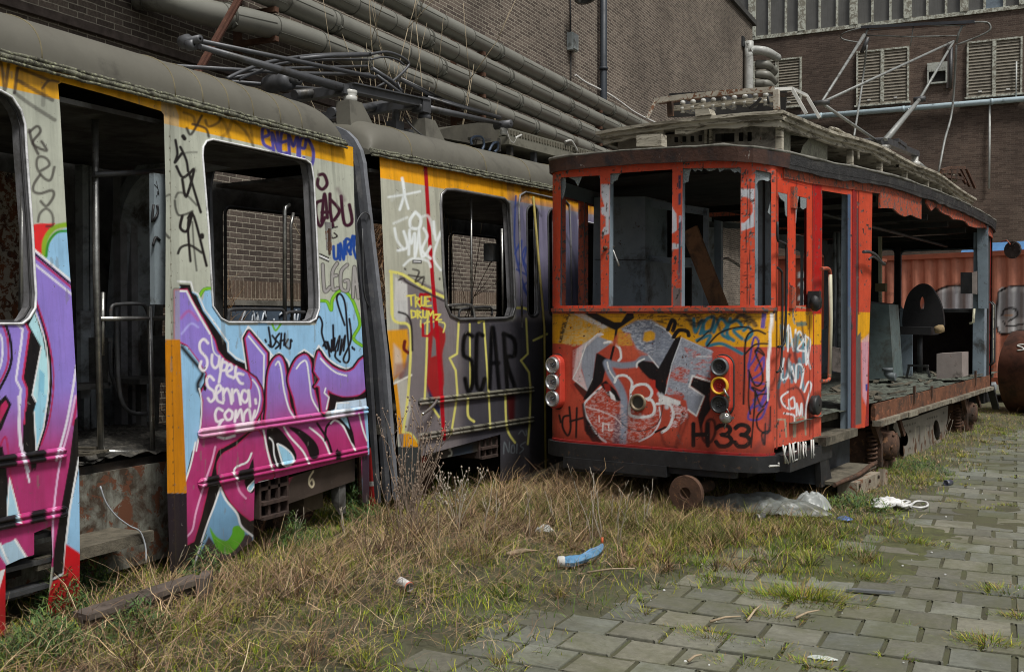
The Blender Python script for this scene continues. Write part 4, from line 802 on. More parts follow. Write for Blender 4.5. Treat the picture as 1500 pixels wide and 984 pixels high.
    for P in (((786, 330), (780, 480), (782, 560), (800, 660), (850, 810)), ((782, 590), (812, 530), (800, 640)), ((820, 640), (832, 560), (815, 600), (840, 660)), ((790, 660), (850, 700), (820, 740), (855, 800)), ((800, 560), (840, 700))): S(Z6(*P), 2.6, C(42, 62, 128), soft=.9, alpha=.9)
    for P in (((1000, 480), (1050, 620), (1070, 900)), ((780, 380), (840, 330), (900, 420))): S(Z6(*P), 3, C(60, 62, 70), soft=1.5, alpha=.6)
    g = smoothstep(.5, .8, vnoise(s * 12, h * 0.8, 33)) * smoothstep(2.2, 3.0, h) * 0.6; p.c *= (1 - g * 0.65)[:, None]
    g = smoothstep(0.6, 0.1, h) * (0.3 + .4 * vnoise(s * 6, h * 6, 14)); p.c = p.c * (1 - g[:, None]) + np.array(C(40, 36, 30)) * g[:, None]
    return p.c
# ============================================================ ARTICULATED GREY TRAM
gt = thing('articulated_tram', 'derelict grey and yellow articulated tram covered in purple graffiti, roof pantograph folded', 'tram', A.p(4.5, -1.1, 0.0))
WD = 2.2
m_panel = M('tram_paint', vcol=True, rough=0.36, var=0.16, sc=5, bmp=0.2, bd=0.006, spec=0.45, streak=.28, chip=(0.13, 0.12, 0.11), chip_amt=.07, chip_sc=26)
m_rub = M('window_rubber', (0.035, 0.035, 0.036), 0.6, var=.4, sc=20)
m_alu = M('aluminium_trim', (0.70, 0.71, 0.73), 0.4, 0.0, var=.3, sc=15, dirt_amt=.2)
m_reveal = M('grey_reveal', (0.20, 0.20, 0.21), 0.5, var=.35, sc=9, dirt_amt=.3)
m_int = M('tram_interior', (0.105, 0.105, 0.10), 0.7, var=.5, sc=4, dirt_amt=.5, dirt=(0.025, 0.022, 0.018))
m_intl = M('tram_lining', (0.27, 0.30, 0.32), 0.55, var=.35, sc=5, dirt_amt=.4, dirt=(0.05, 0.045, 0.04))
m_roof = M('tram_roof', (0.118, 0.113, 0.092), 0.62, var=.16, sc=3.0, dirt_amt=.18, dirt=(0.07, 0.066, 0.054), dirt_sc=2.2, bmp=.1, bd=.004)
m_lichen = M('lichen_gutter', (0.165, 0.165, 0.125), 0.9, var=.6, sc=26, dirt_amt=.6, dirt=(0.035, 0.033, 0.025), dirt_sc=14, chip=(0.30, 0.31, 0.20), chip_amt=.35, chip_sc=45, bmp=.5, bd=.008)
m_chrome = M('worn_chrome', (0.40, 0.40, 0.38), 0.3, 0.85, var=.5, sc=12, dirt_amt=.25)
m_rust = M('rusty_metal', (0.085, 0.045, 0.028), 0.88, var=.6, sc=10, dirt_amt=.4, dirt=(0.03, 0.022, 0.016), chip=(0.18, 0.09, 0.045), chip_amt=.25, bmp=.6, bd=.01)
m_under = M('underframe', (0.028, 0.025, 0.022), 0.85, var=.5, sc=8, dirt_amt=.4, dirt=(0.05, 0.035, 0.025), bmp=.5)
m_wood = M('rotten_wood', (0.13, 0.115, 0.085), 0.9, var=.5, sc=14, stretch=(1, 1, 1), dirt_amt=.4, dirt=(0.04, 0.035, 0.025), bmp=.8, bd=.01)
m_steel = M('dark_steel', (0.075, 0.078, 0.082), 0.5, 0.3, var=.45, sc=9, dirt_amt=.3, chip=(0.14, 0.08, 0.05), chip_amt=.12, chip_sc=30)
m_step = M('stained_sheet', (0.23, 0.235, 0.20), 0.75, var=.4, sc=4, dirt_amt=.5, dirt=(0.05, 0.032, 0.02), dirt_sc=5, streak=1.0, chip=(0.13, 0.05, 0.025), chip_amt=.4, chip_sc=7)
m_ins = M('porcelain', (0.48, 0.48, 0.45), 0.25, var=.2, dirt_amt=.25)
# ---- side panels
keepA = [(-900, -300), (700, -300), (517, 214), (519, 300), (522, 380), (528, 450), (533, 540), (539, 620), (541, 660), (541, 738), (531, 736), (529, 668), (373, 708), (372, 758), (371, 790), (340, 815), (310, 835), (268, 852), (250, 852),
         (249, 835), (245, 720), (242, 500), (243, 300), (240, 168), (236, 163), (160, 140), (90, 121), (85, 124), (88, 160), (98, 340), (104.6, 430), (112, 560), (116, 696), (117, 819), (116, 884), (95, 898), (69, 902), (73, 850), (77, 812), (75, 770), (50, 780), (50, 812), (30, 818), (8, 828), (8, 946), (-900, 1500)]
win0 = [(-345, 62), (-60, 118), (0, 133), (17, 142.5), (30, 162), (36, 182), (38, 219), (43, 288), (47, 340), (50, 400), (52, 430), (51, 451), (42, 466), (32, 474), (0, 474), (-355, 476), (-370, 440), (-370, 100)]
win1 = [(296, 228), (297, 215), (302, 207), (311, 204.5), (380, 219), (447, 234), (455, 240), (459, 262), (463, 340), (467, 430), (467, 452), (462, 467), (453, 472), (334, 472), (323, 466), (311, 448), (305, 335)]
panel('side_panel', A, 2.0, 7.1, 0.05, 3.08, 0.0068, m_panel, gt, keep=[keepA], holes=[win0, win1], paint=paint_A)
keepB = [(500, -200), (1400, -200), (1400, 640), (1100, 660), (850, 684), (780, 692), (733, 706), (733, 636), (615, 668), (613, 746), (586, 746), (581, 600), (567, 482), (560, 330), (556, 232)]
win2 = [(645, 300), (646, 285), (653, 278), (665, 278), (738, 291), (746, 298), (748, 320), (752, 400), (754, 450), (750, 463), (740, 466), (672, 468), (659, 461), (653, 447), (649, 400)]
def slot(x0, x1, y0, y1, lean=2): return [(x0 + (x1 - x0) * (.5 + .5 * math.cos(t)) + lean * (y - y0) / (y1 - y0), y) for t, y in
        [(rad(a), (y0 + 12 - 12 * math.sin(rad(a)))) for a in range(0, 181, 30)] + [(rad(a), (y1 - 9 - 9 * math.sin(rad(a)))) for a in range(180, 361, 30)]]
slt1, slt2 = slot(771, 787, 301, 464), slot(802, 814, 307, 462)
win3 = [(847, 322), (912, 337), (914, 452), (850, 455)]
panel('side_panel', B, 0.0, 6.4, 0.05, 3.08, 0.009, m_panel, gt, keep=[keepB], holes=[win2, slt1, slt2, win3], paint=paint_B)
def ring_frame(fr, P, depth, name='window_frame', r=0.0075, trim=m_alu, parent=gt, rev=m_reveal, nn=0):
    o3 = outline3(fr, P); 
    mb = MB(); mb.tube(np.array(o3) + fr.n * 0.004, r, n=6, closed=True); f = mb.build(name, trim, parent)
    a = np.array(o3 + [o3[0]]); mb = MB(); mb.sheet(a, a - fr.n * depth, smooth=False); mb.build('window_reveal', rev, f)
    c = a[:-1].mean(0); q = a - fr.n * 0.03; q = c + (q - c) * 0.985; mb = MB(); mb.tube(q[:-1], .005, n=6, closed=True); mb.build('window_rubber', m_rub, f)
    return f
ring_frame(A, win0, .10); ring_frame(A, win1, .10); ring_frame(B, win2, .09, r=.016, trim=M('black_alu', (0.2, 0.2, 0.2), .35, .5, var=.5, sc=10)); ring_frame(B, win3, .08)
for sl_ in (slt1, slt2): ring_frame(B, sl_, .05, 'door_window', .012, m_rub)
# door edges on B
mb = MB(); q0, q1 = B.at(794, 287), B.at(798, 690); mb.tube([B.p(q0[0], .015 + float(TUM(q0[1])), q0[1]), B.p((q0[0] + q1[0]) / 2, .012, 1.6), B.p(q1[0], .012, q1[1])], .013, n=8); mb.build('door_edge', M('olive_rubber', (0.26, 0.21, 0.05), .6, var=.4), gt)
mb = MB(); P = outline3(B, [(765, 480), (763, 400), (760, 300), (762, 286), (770, 281), (828, 294), (834, 300), (836, 340), (838, 480)], 0.01); mb.tube(P, .011, n=6); mb.build('door_surround', m_reveal, gt)
# ---- inner lining + far side
def far_side(fr, s0, s1, holes, res=.03, name='far_side_wall'):
    return panel(name, fr, s0, s1, .1, 3.0, res, m_int, gt, holes=holes, u=-WD, surf=False)
farA = [[(4.55, 1.7), (5.62, 1.7), (5.62, 2.75), (4.55, 2.75)], [(2.6, 1.7), (4.2, 1.7), (4.2, 2.75), (2.6, 2.75)]]
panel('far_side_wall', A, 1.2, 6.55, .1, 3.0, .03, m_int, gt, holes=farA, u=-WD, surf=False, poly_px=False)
mb = MB(); s0_, _ = A.at(0, 400, -WD)
panel('far_window_cover', A, 4.5, 5.66, 1.66, 2.8, .05, M('rusted_cover', (0.16, 0.055, 0.022), .9, var=.6, sc=9, dirt_amt=.5, dirt=(0.03, 0.022, 0.018), dirt_sc=6, chip=(0.34, 0.30, 0.24), chip_amt=.55, chip_sc=13), gt, u=-WD + .03, surf=False)
fh = []
for x0, x1, y0, y1 in ((327, 440, 303, 473), (516, 600, 322, 470), (657, 727, 341, 466), (846, 910, 350, 455)):
    a = B.at(x0, (y0 + y1) / 2, -WD); b_ = B.at(x1, (y0 + y1) / 2, -WD); t1 = B.at(x0, y0, -WD)[1]; t0 = B.at(x0, y1, -WD)[1]
    fh.append(rrect(a[0], t0, b_[0], t1, .07))
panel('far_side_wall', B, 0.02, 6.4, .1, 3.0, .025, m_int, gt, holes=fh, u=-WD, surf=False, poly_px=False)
for P in fh:
    mb = MB(); mb.tube([B.p(s, -WD + .03, h) for s, h in P], .018, n=6, closed=True); mb.build('far_window_frame', m_rub, gt)
mb = MB(); mb.box(A, 1.2, 6.6, -WD, -.40, .72, .79); mb.build('floor', m_under, gt)
mb = MB(); mb.box(B, .05, 6.3, -WD, -.05, .72, .80); mb.build('floor', m_wood, gt)
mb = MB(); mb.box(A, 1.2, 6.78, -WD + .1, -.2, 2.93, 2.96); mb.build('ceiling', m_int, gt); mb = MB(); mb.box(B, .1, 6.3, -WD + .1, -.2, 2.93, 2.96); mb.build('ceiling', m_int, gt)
mb = MB(); mb.box(A, 1.15, 1.2, -WD, -.05, .1, 3.0); mb.build('end_bulkhead', m_int, gt); mb = MB(); mb.box(B, 6.3, 6.36, -WD, -.05, .1, 3.0); mb.build('end_bulkhead', m_int, gt)
# ---- roofs
def roof(fr, s0, s1, e0, e1, h0=3.05, rise=.36, w=WD - .26, uo=-.13, col=m_roof, name='roof'):
    ns, nu = 60, 36; V = []; S_ = np.concatenate([np.linspace(0, .35, 14), np.linspace(.35, s1 - s0 - .35, 20)[1:-1], np.linspace(s1 - s0 - .35, s1 - s0, 14)]) + s0
    th = np.linspace(0, math.pi, nu)
    for s in S_:
        k = 1.0
        if e0 and s - s0 < .30: k = (1 - (1 - (s - s0) / .30) ** 2.4) ** .42
        if e1 and s1 - s < .30: k = (1 - (1 - (s1 - s) / .30) ** 2.4) ** .42
        for t in th:
            c, q = math.cos(t), math.sin(t); x = math.copysign(abs(c) ** .55, c); z = q ** .72
            V.append(fr.p(s, uo - w / 2 + x * (w / 2 + .03), h0 + .03 + rise * z * (.25 + .75 * k) - .02 * (1 - k)))
    n = len(S_); F = [(i * nu + j, (i + 1) * nu + j, (i + 1) * nu + j + 1, i * nu + j + 1) for i in range(n - 1) for j in range(nu - 1)]
    mb = MB(); mb.add(V, F, 0, True); mb.add([V[j] for j in range(nu)], [tuple(range(nu))]); mb.add([V[(n - 1) * nu + j] for j in range(nu)], [tuple(range(nu - 1, -1, -1))])
    r = mb.build(name, col, gt)
    # seams: faint raised welts across the roof
    return r
rA = roof(A, 1.2, 6.84, False, True); rB = roof(B, 0.0, 6.45, True, False)
def ridge(fr, ss, parent, mt, r=.008):
    for s in ss:
        P = []; mb = MB()
        for t in np.linspace(.02, 2.2, 20):
            c, q = math.cos(t), math.sin(t); x = math.copysign(abs(c) ** .55, c); z = q ** .72; P.append(fr.p(s, -.13 - (WD - .26) / 2 + x * ((WD - .26) / 2 + .03), 3.08 + .36 * z + .001))
        mb.tube(P, r, n=5); mb.build('roof_seam', mt, parent)
m_seam = M('yellowed_sealant', (0.17, 0.145, 0.085), .8, var=.4)
ridge(A, [3.55, 4.0, 5.0, 5.25, 5.5, 5.75, 6.05, 6.3], rA, m_seam, .005); ridge(B, [.55, 1.7, 2.5, 3.3], rB, m_seam, .006)
def gutter(fr, s0, s1, parent, seed):
    mb = MB(); rr = random.Random(seed); n = int((s1 - s0) / .05); 
    for (du, dh, r0) in ((.006, -.004, .017), (.012, -.030, .010), (-.006, .022, .012)):
        P = [fr.p(s0 + (s1 - s0) * i / n, -.13 + .03 + du + rr.uniform(-.003, .003), 3.083 + dh + rr.uniform(-.004, .004)) for i in range(n + 1)]
        mb.tube(P, [r0 * rr.uniform(.88, 1.08) for _ in P], n=6)
    mb.build('gutter', m_lichen, parent)
gutter(A, 1.2, 6.86, rA, 1); gutter(B, .0, 6.45, rB, 2)
# ---- portal arches and bellows at the joint
def arch(fr, s, inset, wd, mt, name, thick=.05, hb=.15, ht=3.30, r=.42, parent=gt, u0=0.0, half=False, lean=0.0):
    P = [(u0 - inset, hb), (u0 - inset - .02, 1.4), (u0 - inset - .13, ht - r)]
    for a in range(10, 91, 16): P.append((u0 - inset - .13 - r + r * math.cos(rad(a)), ht - r + r * math.sin(rad(a))))
    Q = [(-WD - u - 0, h) for u, h in reversed(P)]; P = ([] if half else P) + [(-WD / 2, ht + .03)] + Q
    mb = MB()
    pts = [fr.p(s + lean * max(0.0, 2.9 - h), u, h) for u, h in P]; k = len(pts); c = fr.p(s, -WD / 2, 1.8); V = []
    for q in pts:
        d = (c - q); d[2] *= .8; d /= np.linalg.norm(d)
        for a_, b_ in ((0, 0), (wd, 0), (wd, thick), (0, thick)): V.append(q + fr.d * a_ + d * b_)
    F = [(i * 4 + j, i * 4 + (j + 1) % 4, i * 4 + 4 + (j + 1) % 4, i * 4 + 4 + j) for i in range(k - 1) for j in range(4)]
    mb.add(V, F, 0, False); return mb.build(name, mt, parent)
m_bel = M('bellows_rubber', (0.045, 0.048, 0.055), .55, var=.4, sc=6, dirt_amt=.3, dirt=(0.10, 0.10, 0.10))
arch(A, 6.70, .06, .09, m_int, 'portal_frame', .12, ht=3.1); arch(A, 6.22, .10, .44, m_intl, 'portal_lining', .10, ht=3.0, r=.55, half=True); arch(B, -.12, .03, .06, m_bel, 'bellows_fold', .05, ht=3.30, lean=.085); arch(B, -.18, .05, .04, m_bel, 'bellows_fold', .05, ht=3.27, lean=.075); arch(B, -.05, .0, .045, M('bellows_edge', (0.17, 0.18, 0.20), .5, var=.4), 'bellows_fold', .05, ht=3.33, lean=.09)
arch(B, -.19, .06, .03, m_rust, 'bellows_fold', .035, ht=3.24)
# ---- bumper strips with the graffiti running over them
def strip(fr, s0, s1, h, fn, name='bumper_strip'):
    V, F = [], []; n = int((s1 - s0) / .012); prof = []
    for k in range(13):
        t = k / 12; a = math.pi * 2 * t; prof.append((.004 + .022 * (abs(math.sin(a)) ** .7 if .0 < t < 1 else 0) + .006, .034 - .068 * t))
    for i in range(n + 1):
        s = s0 + (s1 - s0) * i / n; e = min(1, min(i, n - i) / 2 + .3)
        for q, dz in prof: V.append(fr.p(s, q * e, h + dz * e))
    m_ = len(prof); F = [(i * m_ + j, i * m_ + m_ + j, i * m_ + m_ + j + 1, i * m_ + j + 1) for i in range(n) for j in range(m_ - 1)]
    V = np.array(V); px, py = project(V); T = V - fr.o
    return link_mesh(name, V, np.array(F), m_panel, gt, True, col=fn(px, py, T @ fr.d, np.maximum(V[:, 2], .70)))
def stripA(px, py, s, h):
    c = paint_A(px, py, s, h); p = Paint(px, py, 0); p.c = c
    for x0, x1 in ((45, 68), (-20, 25)): p.fill([(x0, 600), (x1, 600), (x1, 900), (x0, 900)], BLK)
    for x0, x1, cc in ((288, 470, C(205, 95, 150)), (295, 330, C(225, 190, 210)), (345, 372, WHT), (478, 520, WHT), (505, 515, BLK)): p.fill([(x0, 590), (x1, 590), (x1, 650), (x0, 650)], cc, alpha=.55, soft=3)
    for x0, x1 in ((303, 322), (349, 372), (492, 500)): p.fill([(x0, 655), (x1, 655), (x1, 730), (x0, 730)], BLK, soft=1)
    return p.c
def stripB(px, py, s, h): 
    c = paint_B(px, py, s, h) * .45 + np.array(C(120, 118, 100)) * .55; n_ = vnoise(s * 30, h * 30, 3); c[n_ > .6] *= .35
    p = Paint(px, py, 0); p.c = c; p.stroke([(647, 560), (651, 660)], 6, C(168, 14, 30), curve=0); return p.c
for h in (.955, .635): strip(A, 2.0, 4.05, h, stripA); strip(A, 5.07, 7.0, h, stripA)
for h in (.965, .66): strip(B, .50, 2.40, h, stripB)
# ---- lower sills, beams and numbers
def paint_beamA(px, py, s, h):
    p = Paint(px, py, C(62, 54, 50)); p.c *= (.6 + .8 * vnoise(s * 7, h * 9, 5))[:, None]; p.fill([(372, 690), (432, 690), (420, 712), (372, 730)], MAG, soft=3); z = ZC
    p.stroke(z((828, 342), (808, 375), (806, 410), (822, 428), (832, 408), (822, 385), (808, 400)), 2.4, C(205, 195, 165), soft=.6); return p.c
panel('sill_beam', A, 5.6, 6.9, .3, .62, .008, m_panel, gt, keep=[[(421, 700), (531, 664), (531, 700), (421, 738)]], paint=paint_beamA, u=-.05, surf=False)
def paint_beamB(px, py, s, h):
    p = Paint(px, py, C(58, 55, 50)); p.c *= (.6 + .8 * vnoise(s * 7, h * 9, 6))[:, None]; z = Zm(550, 600, 4.92)
    p.stroke(z((525, 255), (540, 250), (544, 272), (532, 285), (548, 300), (546, 325), (528, 332)), 2.2, C(170, 172, 162), soft=.6); p.fill(z((325, 320), (372, 340), (370, 380), (325, 385)), C(130, 40, 30), soft=1.2)
    p.stroke(z((410, 320), (450, 295)), 1.6, C(150, 150, 140)); p.fill(z((560, 280), (700, 250), (700, 330), (560, 340)), C(40, 60, 80), soft=4, alpha=.5); return p.c
panel('sill_beam', B, .45, 1.9, .3, .66, .009, m_panel, gt, keep=[[(614, 660), (735, 628), (733, 652), (695, 662), (614, 678)]], paint=paint_beamB, u=-.05, surf=False)
def step_grille(fr, s0, s1, h0, h1, u, parent):
    mb = MB(); mb.box(fr, s0, s1, u - .30, u - .26, h0, h1); mb.box(fr, s0, s0 + .02, u - .27, u, h0, h1); mb.box(fr, s1 - .02, s1, u - .27, u, h0, h1)
    for k in range(4): z = h0 + (h1 - h0) * k / 3; mb.box(fr, s0 + .02, s1 - .02, u - .26, u + (.02 if k in (0, 1) else 0), z - .012, z + .012)
    for k in range(1, 3): z = s0 + (s1 - s0) * k / 3; mb.box(fr, z - .012, z + .012, u - .03, u + .0, h0 + .012, h1)
    mb.build('step_grille', M('grille_rust', (0.05, 0.032, 0.026), .85, var=.6, sc=12, bmp=.5), parent)
sA0, sA1 = A.at(380, 730, -.03)[0], A.at(423, 720, -.03)[0]; step_grille(A, sA0, sA1, .29, .60, -.03, gt)
sB0, sB1 = B.at(702, 655, -.03)[0], B.at(729, 655, -.03)[0]; step_grille(B, sB0, sB1, .36, .63, -.03, gt)
mb = MB(); mb.box(A, A.at(422, 720)[0], 6.9, -.9, -.5, .35, .7); mb.box(A, A.at(476, 720)[0], A.at(504, 720)[0], -.5, -.2, .2, .55); mb.build('equipment_box', M('brown_box', (0.09, 0.07, 0.045), .85, var=.5), gt)
def wheel(fr, s, u, r=.33, parent=gt, name='wheel', side=1):
    mb = MB(); mb.lathe(fr.p(s, u, r), fr.n * side, [(0, .04), (0, r + .03), (.02, r + .03), (.03, r), (.12, r - .005), (.12, r - .05), (.08, r - .07), (.075, .12), (.13, .10), (.13, .01)], n=30); return mb.build(name, m_rust, parent)
for s in (5.95, 6.55, 3.2): wheel(A, s, -.5)
for s in (.95, 4.6): wheel(B, s, -.5)
mb = MB(); mb.box(A, 1.2, 4.0, -WD + .1, -.3, .25, .7); mb.build('underframe', m_under, gt); mb = MB(); mb.box(A, 5.2, 5.7, -WD + .1, -.3, .2, .72); mb.box(A, 5.7, 6.7, -1.9, -.9, .3, .72); mb.build('underframe', m_under, gt)
mb = MB(); mb.box(B, .6, 2.2, -WD + .1, -.7, .35, .72); mb.box(B, 2.2, 6.3, -WD + .05, -.12, .12, .72); mb.build('underframe', m_under, gt)
# left wheel-arch equipment
mb = MB()
for h in (.22, .36, .5): mb.box(A, 3.66, 4.0, -.14, -.04, h, h + .025)
mb.box(A, 3.66, 3.70, -.10, -.05, .1, .5); mb.build('equipment_rack', m_steel, gt)
# ---- door step well
m_floorb = M('rubbish_floor', (0.05, 0.048, 0.042), .9, var=.8, sc=16, dirt_amt=.4, dirt=(0.14, 0.13, 0.11), dirt_sc=20, bmp=.8, bd=.02)
mb = MB(); mb.box(A, 3.9, 5.35, -.42, -.38, .10, .74); mb.build('step_riser', m_step, gt)
mb = MB(); mb.box(A, 3.9, 4.72, -.42, -.06, .355, .385); mb.box(A, 3.9, 4.74, -.085, -.045, .325, .392); mb.build('door_step', m_wood, gt)
V, F = [], []; ss = np.linspace(3.8, 6.5, 90); uu = np.linspace(-WD + .05, -.36, 60)
Sg, Ug = np.meshgrid(ss, uu, indexing='ij'); Hg = .805 + .05 * np.clip(vnoise(Sg * 7, Ug * 7, 3) - .45, 0, 1) * 2 + .03 * (vnoise(Sg * 25, Ug * 25, 5) - .4); Wg = A.P(Sg, Ug, Hg).reshape(-1, 3); ii = np.arange(Sg.size).reshape(Sg.shape)
link_mesh('floor_debris', Wg, np.stack([ii[:-1, :-1].ravel(), ii[1:, :-1].ravel(), ii[1:, 1:].ravel(), ii[:-1, 1:].ravel()], 1), m_floorb, gt, False)
for k in range(7):
    s = 4.05 + .12 * k + random.uniform(-.03, .03); mb = MB(); a = random.uniform(-.3, .3); c = A.p(s, -.5 + random.uniform(-.25, .1), .85)
    mb.bar(c - .25 * np.array([math.cos(a), math.sin(a) * 2, .05]), c + .25 * np.array([math.cos(a), math.sin(a) * 2, .1]), .06, .015); mb.build('broken_board', m_wood, gt)
def pole(fr, u, pts, r=.017, name='grab_pole', mt=None, parent=gt, curve=0):
    P = [fr.pt(x, y, u) for x, y in pts]; mb = MB(); mb.tube(P, r, n=8, curve=curve); return mb.build(name, mt or m_chrome, parent)
pole(A, -.45, [(139, 170), (141, 400), (149, 688)], .021)
pole(A, -.45, [(219, 448), (224, 662)], .017); pole(A, -.45, [(144, 467), (243, 466)], .015); pole(A, -.45, [(149, 661), (245, 664)], .015); pole(A, -.46, [(151, 428), (150, 520)], .013)
pole(A, -.5, [(162, 470), (163, 452), (170, 446), (205, 445), (213, 450), (218, 462)], .012, 'seat_handle', m_steel, curve=3)
pole(A, -.9, [(170, 450), (172, 520), (176, 580), (190, 603), (215, 606)], .016, 'seat_handle', m_steel, curve=3); pole(A, -1.2, [(160, 500), (162, 545), (175, 580)], .013, 'seat_handle', m_steel, curve=3)
pole(A, -.42, [(137, 256), (244, 251)], .018, 'grab_pole', m_steel)
mb = MB(); mb.box(A, A.at(223, 400, -.2)[0], A.at(245, 400, -.2)[0], -.22, -.18, A.at(230, 446, -.2)[1], A.at(230, 255, -.2)[1]); pp = mb.build('partition_panel', M('blue_grey_panel', (0.26, 0.31, 0.34), .5, var=.2, dirt_amt=.2), gt)
mb = MB()
for P in (((225, 300), (223, 325), (231, 312), (230, 300)), ((224, 360), (228, 348), (234, 352)), ((229, 265), (233, 285), (230, 280)), ((226, 270), (232, 278), (229, 288))): mb.tube([A.pt(x, y, -.178) for x, y in P], .011 if P[0][1] > 290 else .002, n=4, curve=3)
mb.build('lettering', M('black_paint', (0.02, 0.02, 0.022), .5), pp)
mb = MB(); mb.box(A, A.at(119, 600, -1.5)[0], A.at(134, 600, -1.5)[0], -1.54, -1.5, 1.1, 1.75); mb.build('perforated_panel', m_intl, gt)
for x in (119, 128, 174, 190): 
    s = A.at(x, 400, -1.9)[0]; mb = MB(); mb.box(A, s, s + .07, -1.96, -1.88, .8, 2.9); mb.build('window_post', m_intl if x < 130 else m_reveal, gt)
for k in range(3):   # bare seats
    s = 5.25 + k * .0; 
for s, u in ((5.15, -1.5), (5.15, -1.95), (5.95, -1.6)):
    mb = MB(); mb.box(A, s, s + .42, u - .2, u + .2, 1.18, 1.22); mb.box(A, s + .4, s + .44, u - .2, u + .2, 1.2, 1.55); mb.box(A, s + .18, s + .24, u - .03, u + .03, .82, 1.18); mb.build('seat_frame', m_int, gt)
# poles in the windows
pole(A, -.30, [(417, 472), (417, 310), (418, 304), (424, 300)], .016); pole(A, -.9, [(428, 471), (426, 330), (430, 312)], .014)
pole(A, -.12, [(334, 474), (335, 460), (341, 453), (398, 453), (415, 455), (417, 472)], .013, 'window_rail', m_rub, curve=3); pole(A, -.12, [(417, 472), (418, 462), (424, 457), (446, 457)], .012, 'window_rail', m_rub, curve=3)
pole(A, -.14, [(34, 250), (31, 474)], .015); pole(A, -.12, [(-100, 473), (31, 472)], .014, 'window_rail', m_rub)
pole(B, -.1, [(523, 440), (524, 430), (522, 345), (523, 325), (532, 312), (541, 316), (543, 340)], .006, 'grab_pole', m_steel, curve=3); pole(B, -.1, [(531, 335), (533, 420), (540, 448), (552, 455)], .006, 'grab_pole', m_steel, curve=3)
pole(B, -.25, [(690, 290), (691, 463)], .012); pole(B, -.12, [(653, 448), (672, 446), (690, 447), (694, 456), (695, 467)], .013, 'window_rail', m_chrome, curve=3); pole(B, -.3, [(672, 466), (673, 457), (680, 452), (718, 450), (720, 462)], .012, 'window_rail', m_rub, curve=3)
pole(B, -.2, [(735, 335), (737, 462)], .014); mb = MB(); a = B.pt(720, 370, -.4); mb.bar(a - (0, 0, .09), a + (0, 0, .09), .16, .10); mb.build('ticket_box', m_steel, gt)
# recessed handle slot
mb = MB(); q = B; a = A.at(481, 352, 0, True)
mb.box(A, a[0] - .035, a[0] + .035, TUM(a[1]) - .02, TUM(a[1]) + .006, a[1] - .15, a[1] + .14); hs_ = mb.build('door_handle', M('handle_plate', (0.30, 0.30, 0.29), .45, .4, var=.4, chip=(0.2, 0.07, 0.03), chip_amt=.4), gt)
mb = MB(); mb.box(A, a[0] - .012, a[0] + .012, TUM(a[1]), TUM(a[1]) + .014, a[1] - .11, a[1] + .09); mb.build('handle_slot', m_rust, hs_)
# bent lever on the bumper strip
mb = MB(); mb.tube([B.pt(640, 586, .05), B.pt(636, 592, .07), B.pt(628, 600, .08), B.pt(618, 607, .09)], .014, n=8, curve=3); mb.build('lever', m_chrome, gt)
# mooring end / coupler timber beneath
mb = MB(); a = B.pt(780, 702, .05); b_ = B.pt(838, 676, .05); mb.bar(a, b_ + (0, 0, 0), .30, .07); mb.bar(B.pt(772, 706, .1), B.pt(800, 694, .1), .2, .06); mb.build('running_board', m_wood, gt)
# ---- pantograph (folded) on section B
pg = D.objects.new('pantograph', None); scene.collection.objects.link(pg); pg.parent = gt; pg.location = Vector(B.p(1.2, -1.1, 3.45)) - Vector(gt.location)
Z4, Z8 = Zm(250, 0, 2.983), Zm(500, 140, 5.769)
m_pt = M('pantograph_tube', (0.095, 0.098, 0.105), .45, .4, var=.3, sc=8, dirt_amt=.2)
def ptube(u, pts, r, name='pantograph_arm', n=8, curve=0, mt=None, u2=None):
    k = len(pts); us = np.linspace(u, u2 if u2 is not None else u, k); mb = MB(); mb.tube([B.pt(x, y, q) for (x, y), q in zip(pts, us)], r, n=n, curve=curve); return mb.build(name, mt or m_pt, pg)
ptube(-.55, Z4((128, 204), (772, 392)), [.022, .045]); ptube(-.60, Z4((108, 176), (890, 338)), .019); 
ptube(-1.3, Z4((-10, 288), (430, 314), (600, 322), (870, 326)), .018); ptube(-1.4, Z4((265, 358), (480, 375), (700, 396)), .018); ptube(-1.5, Z4((245, 345), (330, 330), (470, 300), (860, 290)), .014)
ptube(-1.1, Z4((245, 345), (330, 305), (460, 265), (650, 241), (872, 236)), .016, 'contact_strip', curve=4); ptube(-1.15, Z4((300, 350), (370, 318), (480, 279), (660, 262), (862, 262)), .012, 'contact_strip', curve=4); ptube(-1.05, Z4((560, 258), (700, 244), (872, 240)), .02, 'contact_strip')
ptube(-1.0, Z4((872, 238), (940, 228), (1000, 245), (1040, 275), (1030, 300), (995, 335), (962, 362)), .014, 'pantograph_horn', curve=4); ptube(-1.0, Z4((872, 262), (930, 250), (990, 262), (1020, 285)), .010, 'pantograph_horn', curve=4)
mb = MB(); c = B.pt(280, 60, -.57)
mb.lathe(c - B.n * .1, B.n, [(0, .01), (0, .05), (.07, .055), (.09, .03), (.2, .03), (.2, .01)], n=12); mb.lathe(B.pt(278, 67, -.57), B.n, [(-.02, .01), (-.02, .04), (.05, .04), (.05, .01)], n=10); mb.build('arm_joint', m_pt, pg)
mb = MB(); a = B.pt(509, 129, -.52); b_ = B.pt(621, 153, -.52); mb.bar(a, b_, .10, .07); mb.bar(a + (0, 0, .035), b_ + (0, 0, .035), .16, .012); mb.bar(b_ - B.d * .1 + (0, 0, -.02), b_ + B.d * .02 + (0, 0, -.02), .14, .14); mb.build('base_beam', m_pt, pg)
a = B.pt(509, 131, -.5); b_ = B.pt(612, 152, -.5); mb = MB(); mb.bar(a - B.n * 1.25, b_ - B.n * 1.25, .10, .07); mb.build('base_beam', m_pt, pg)
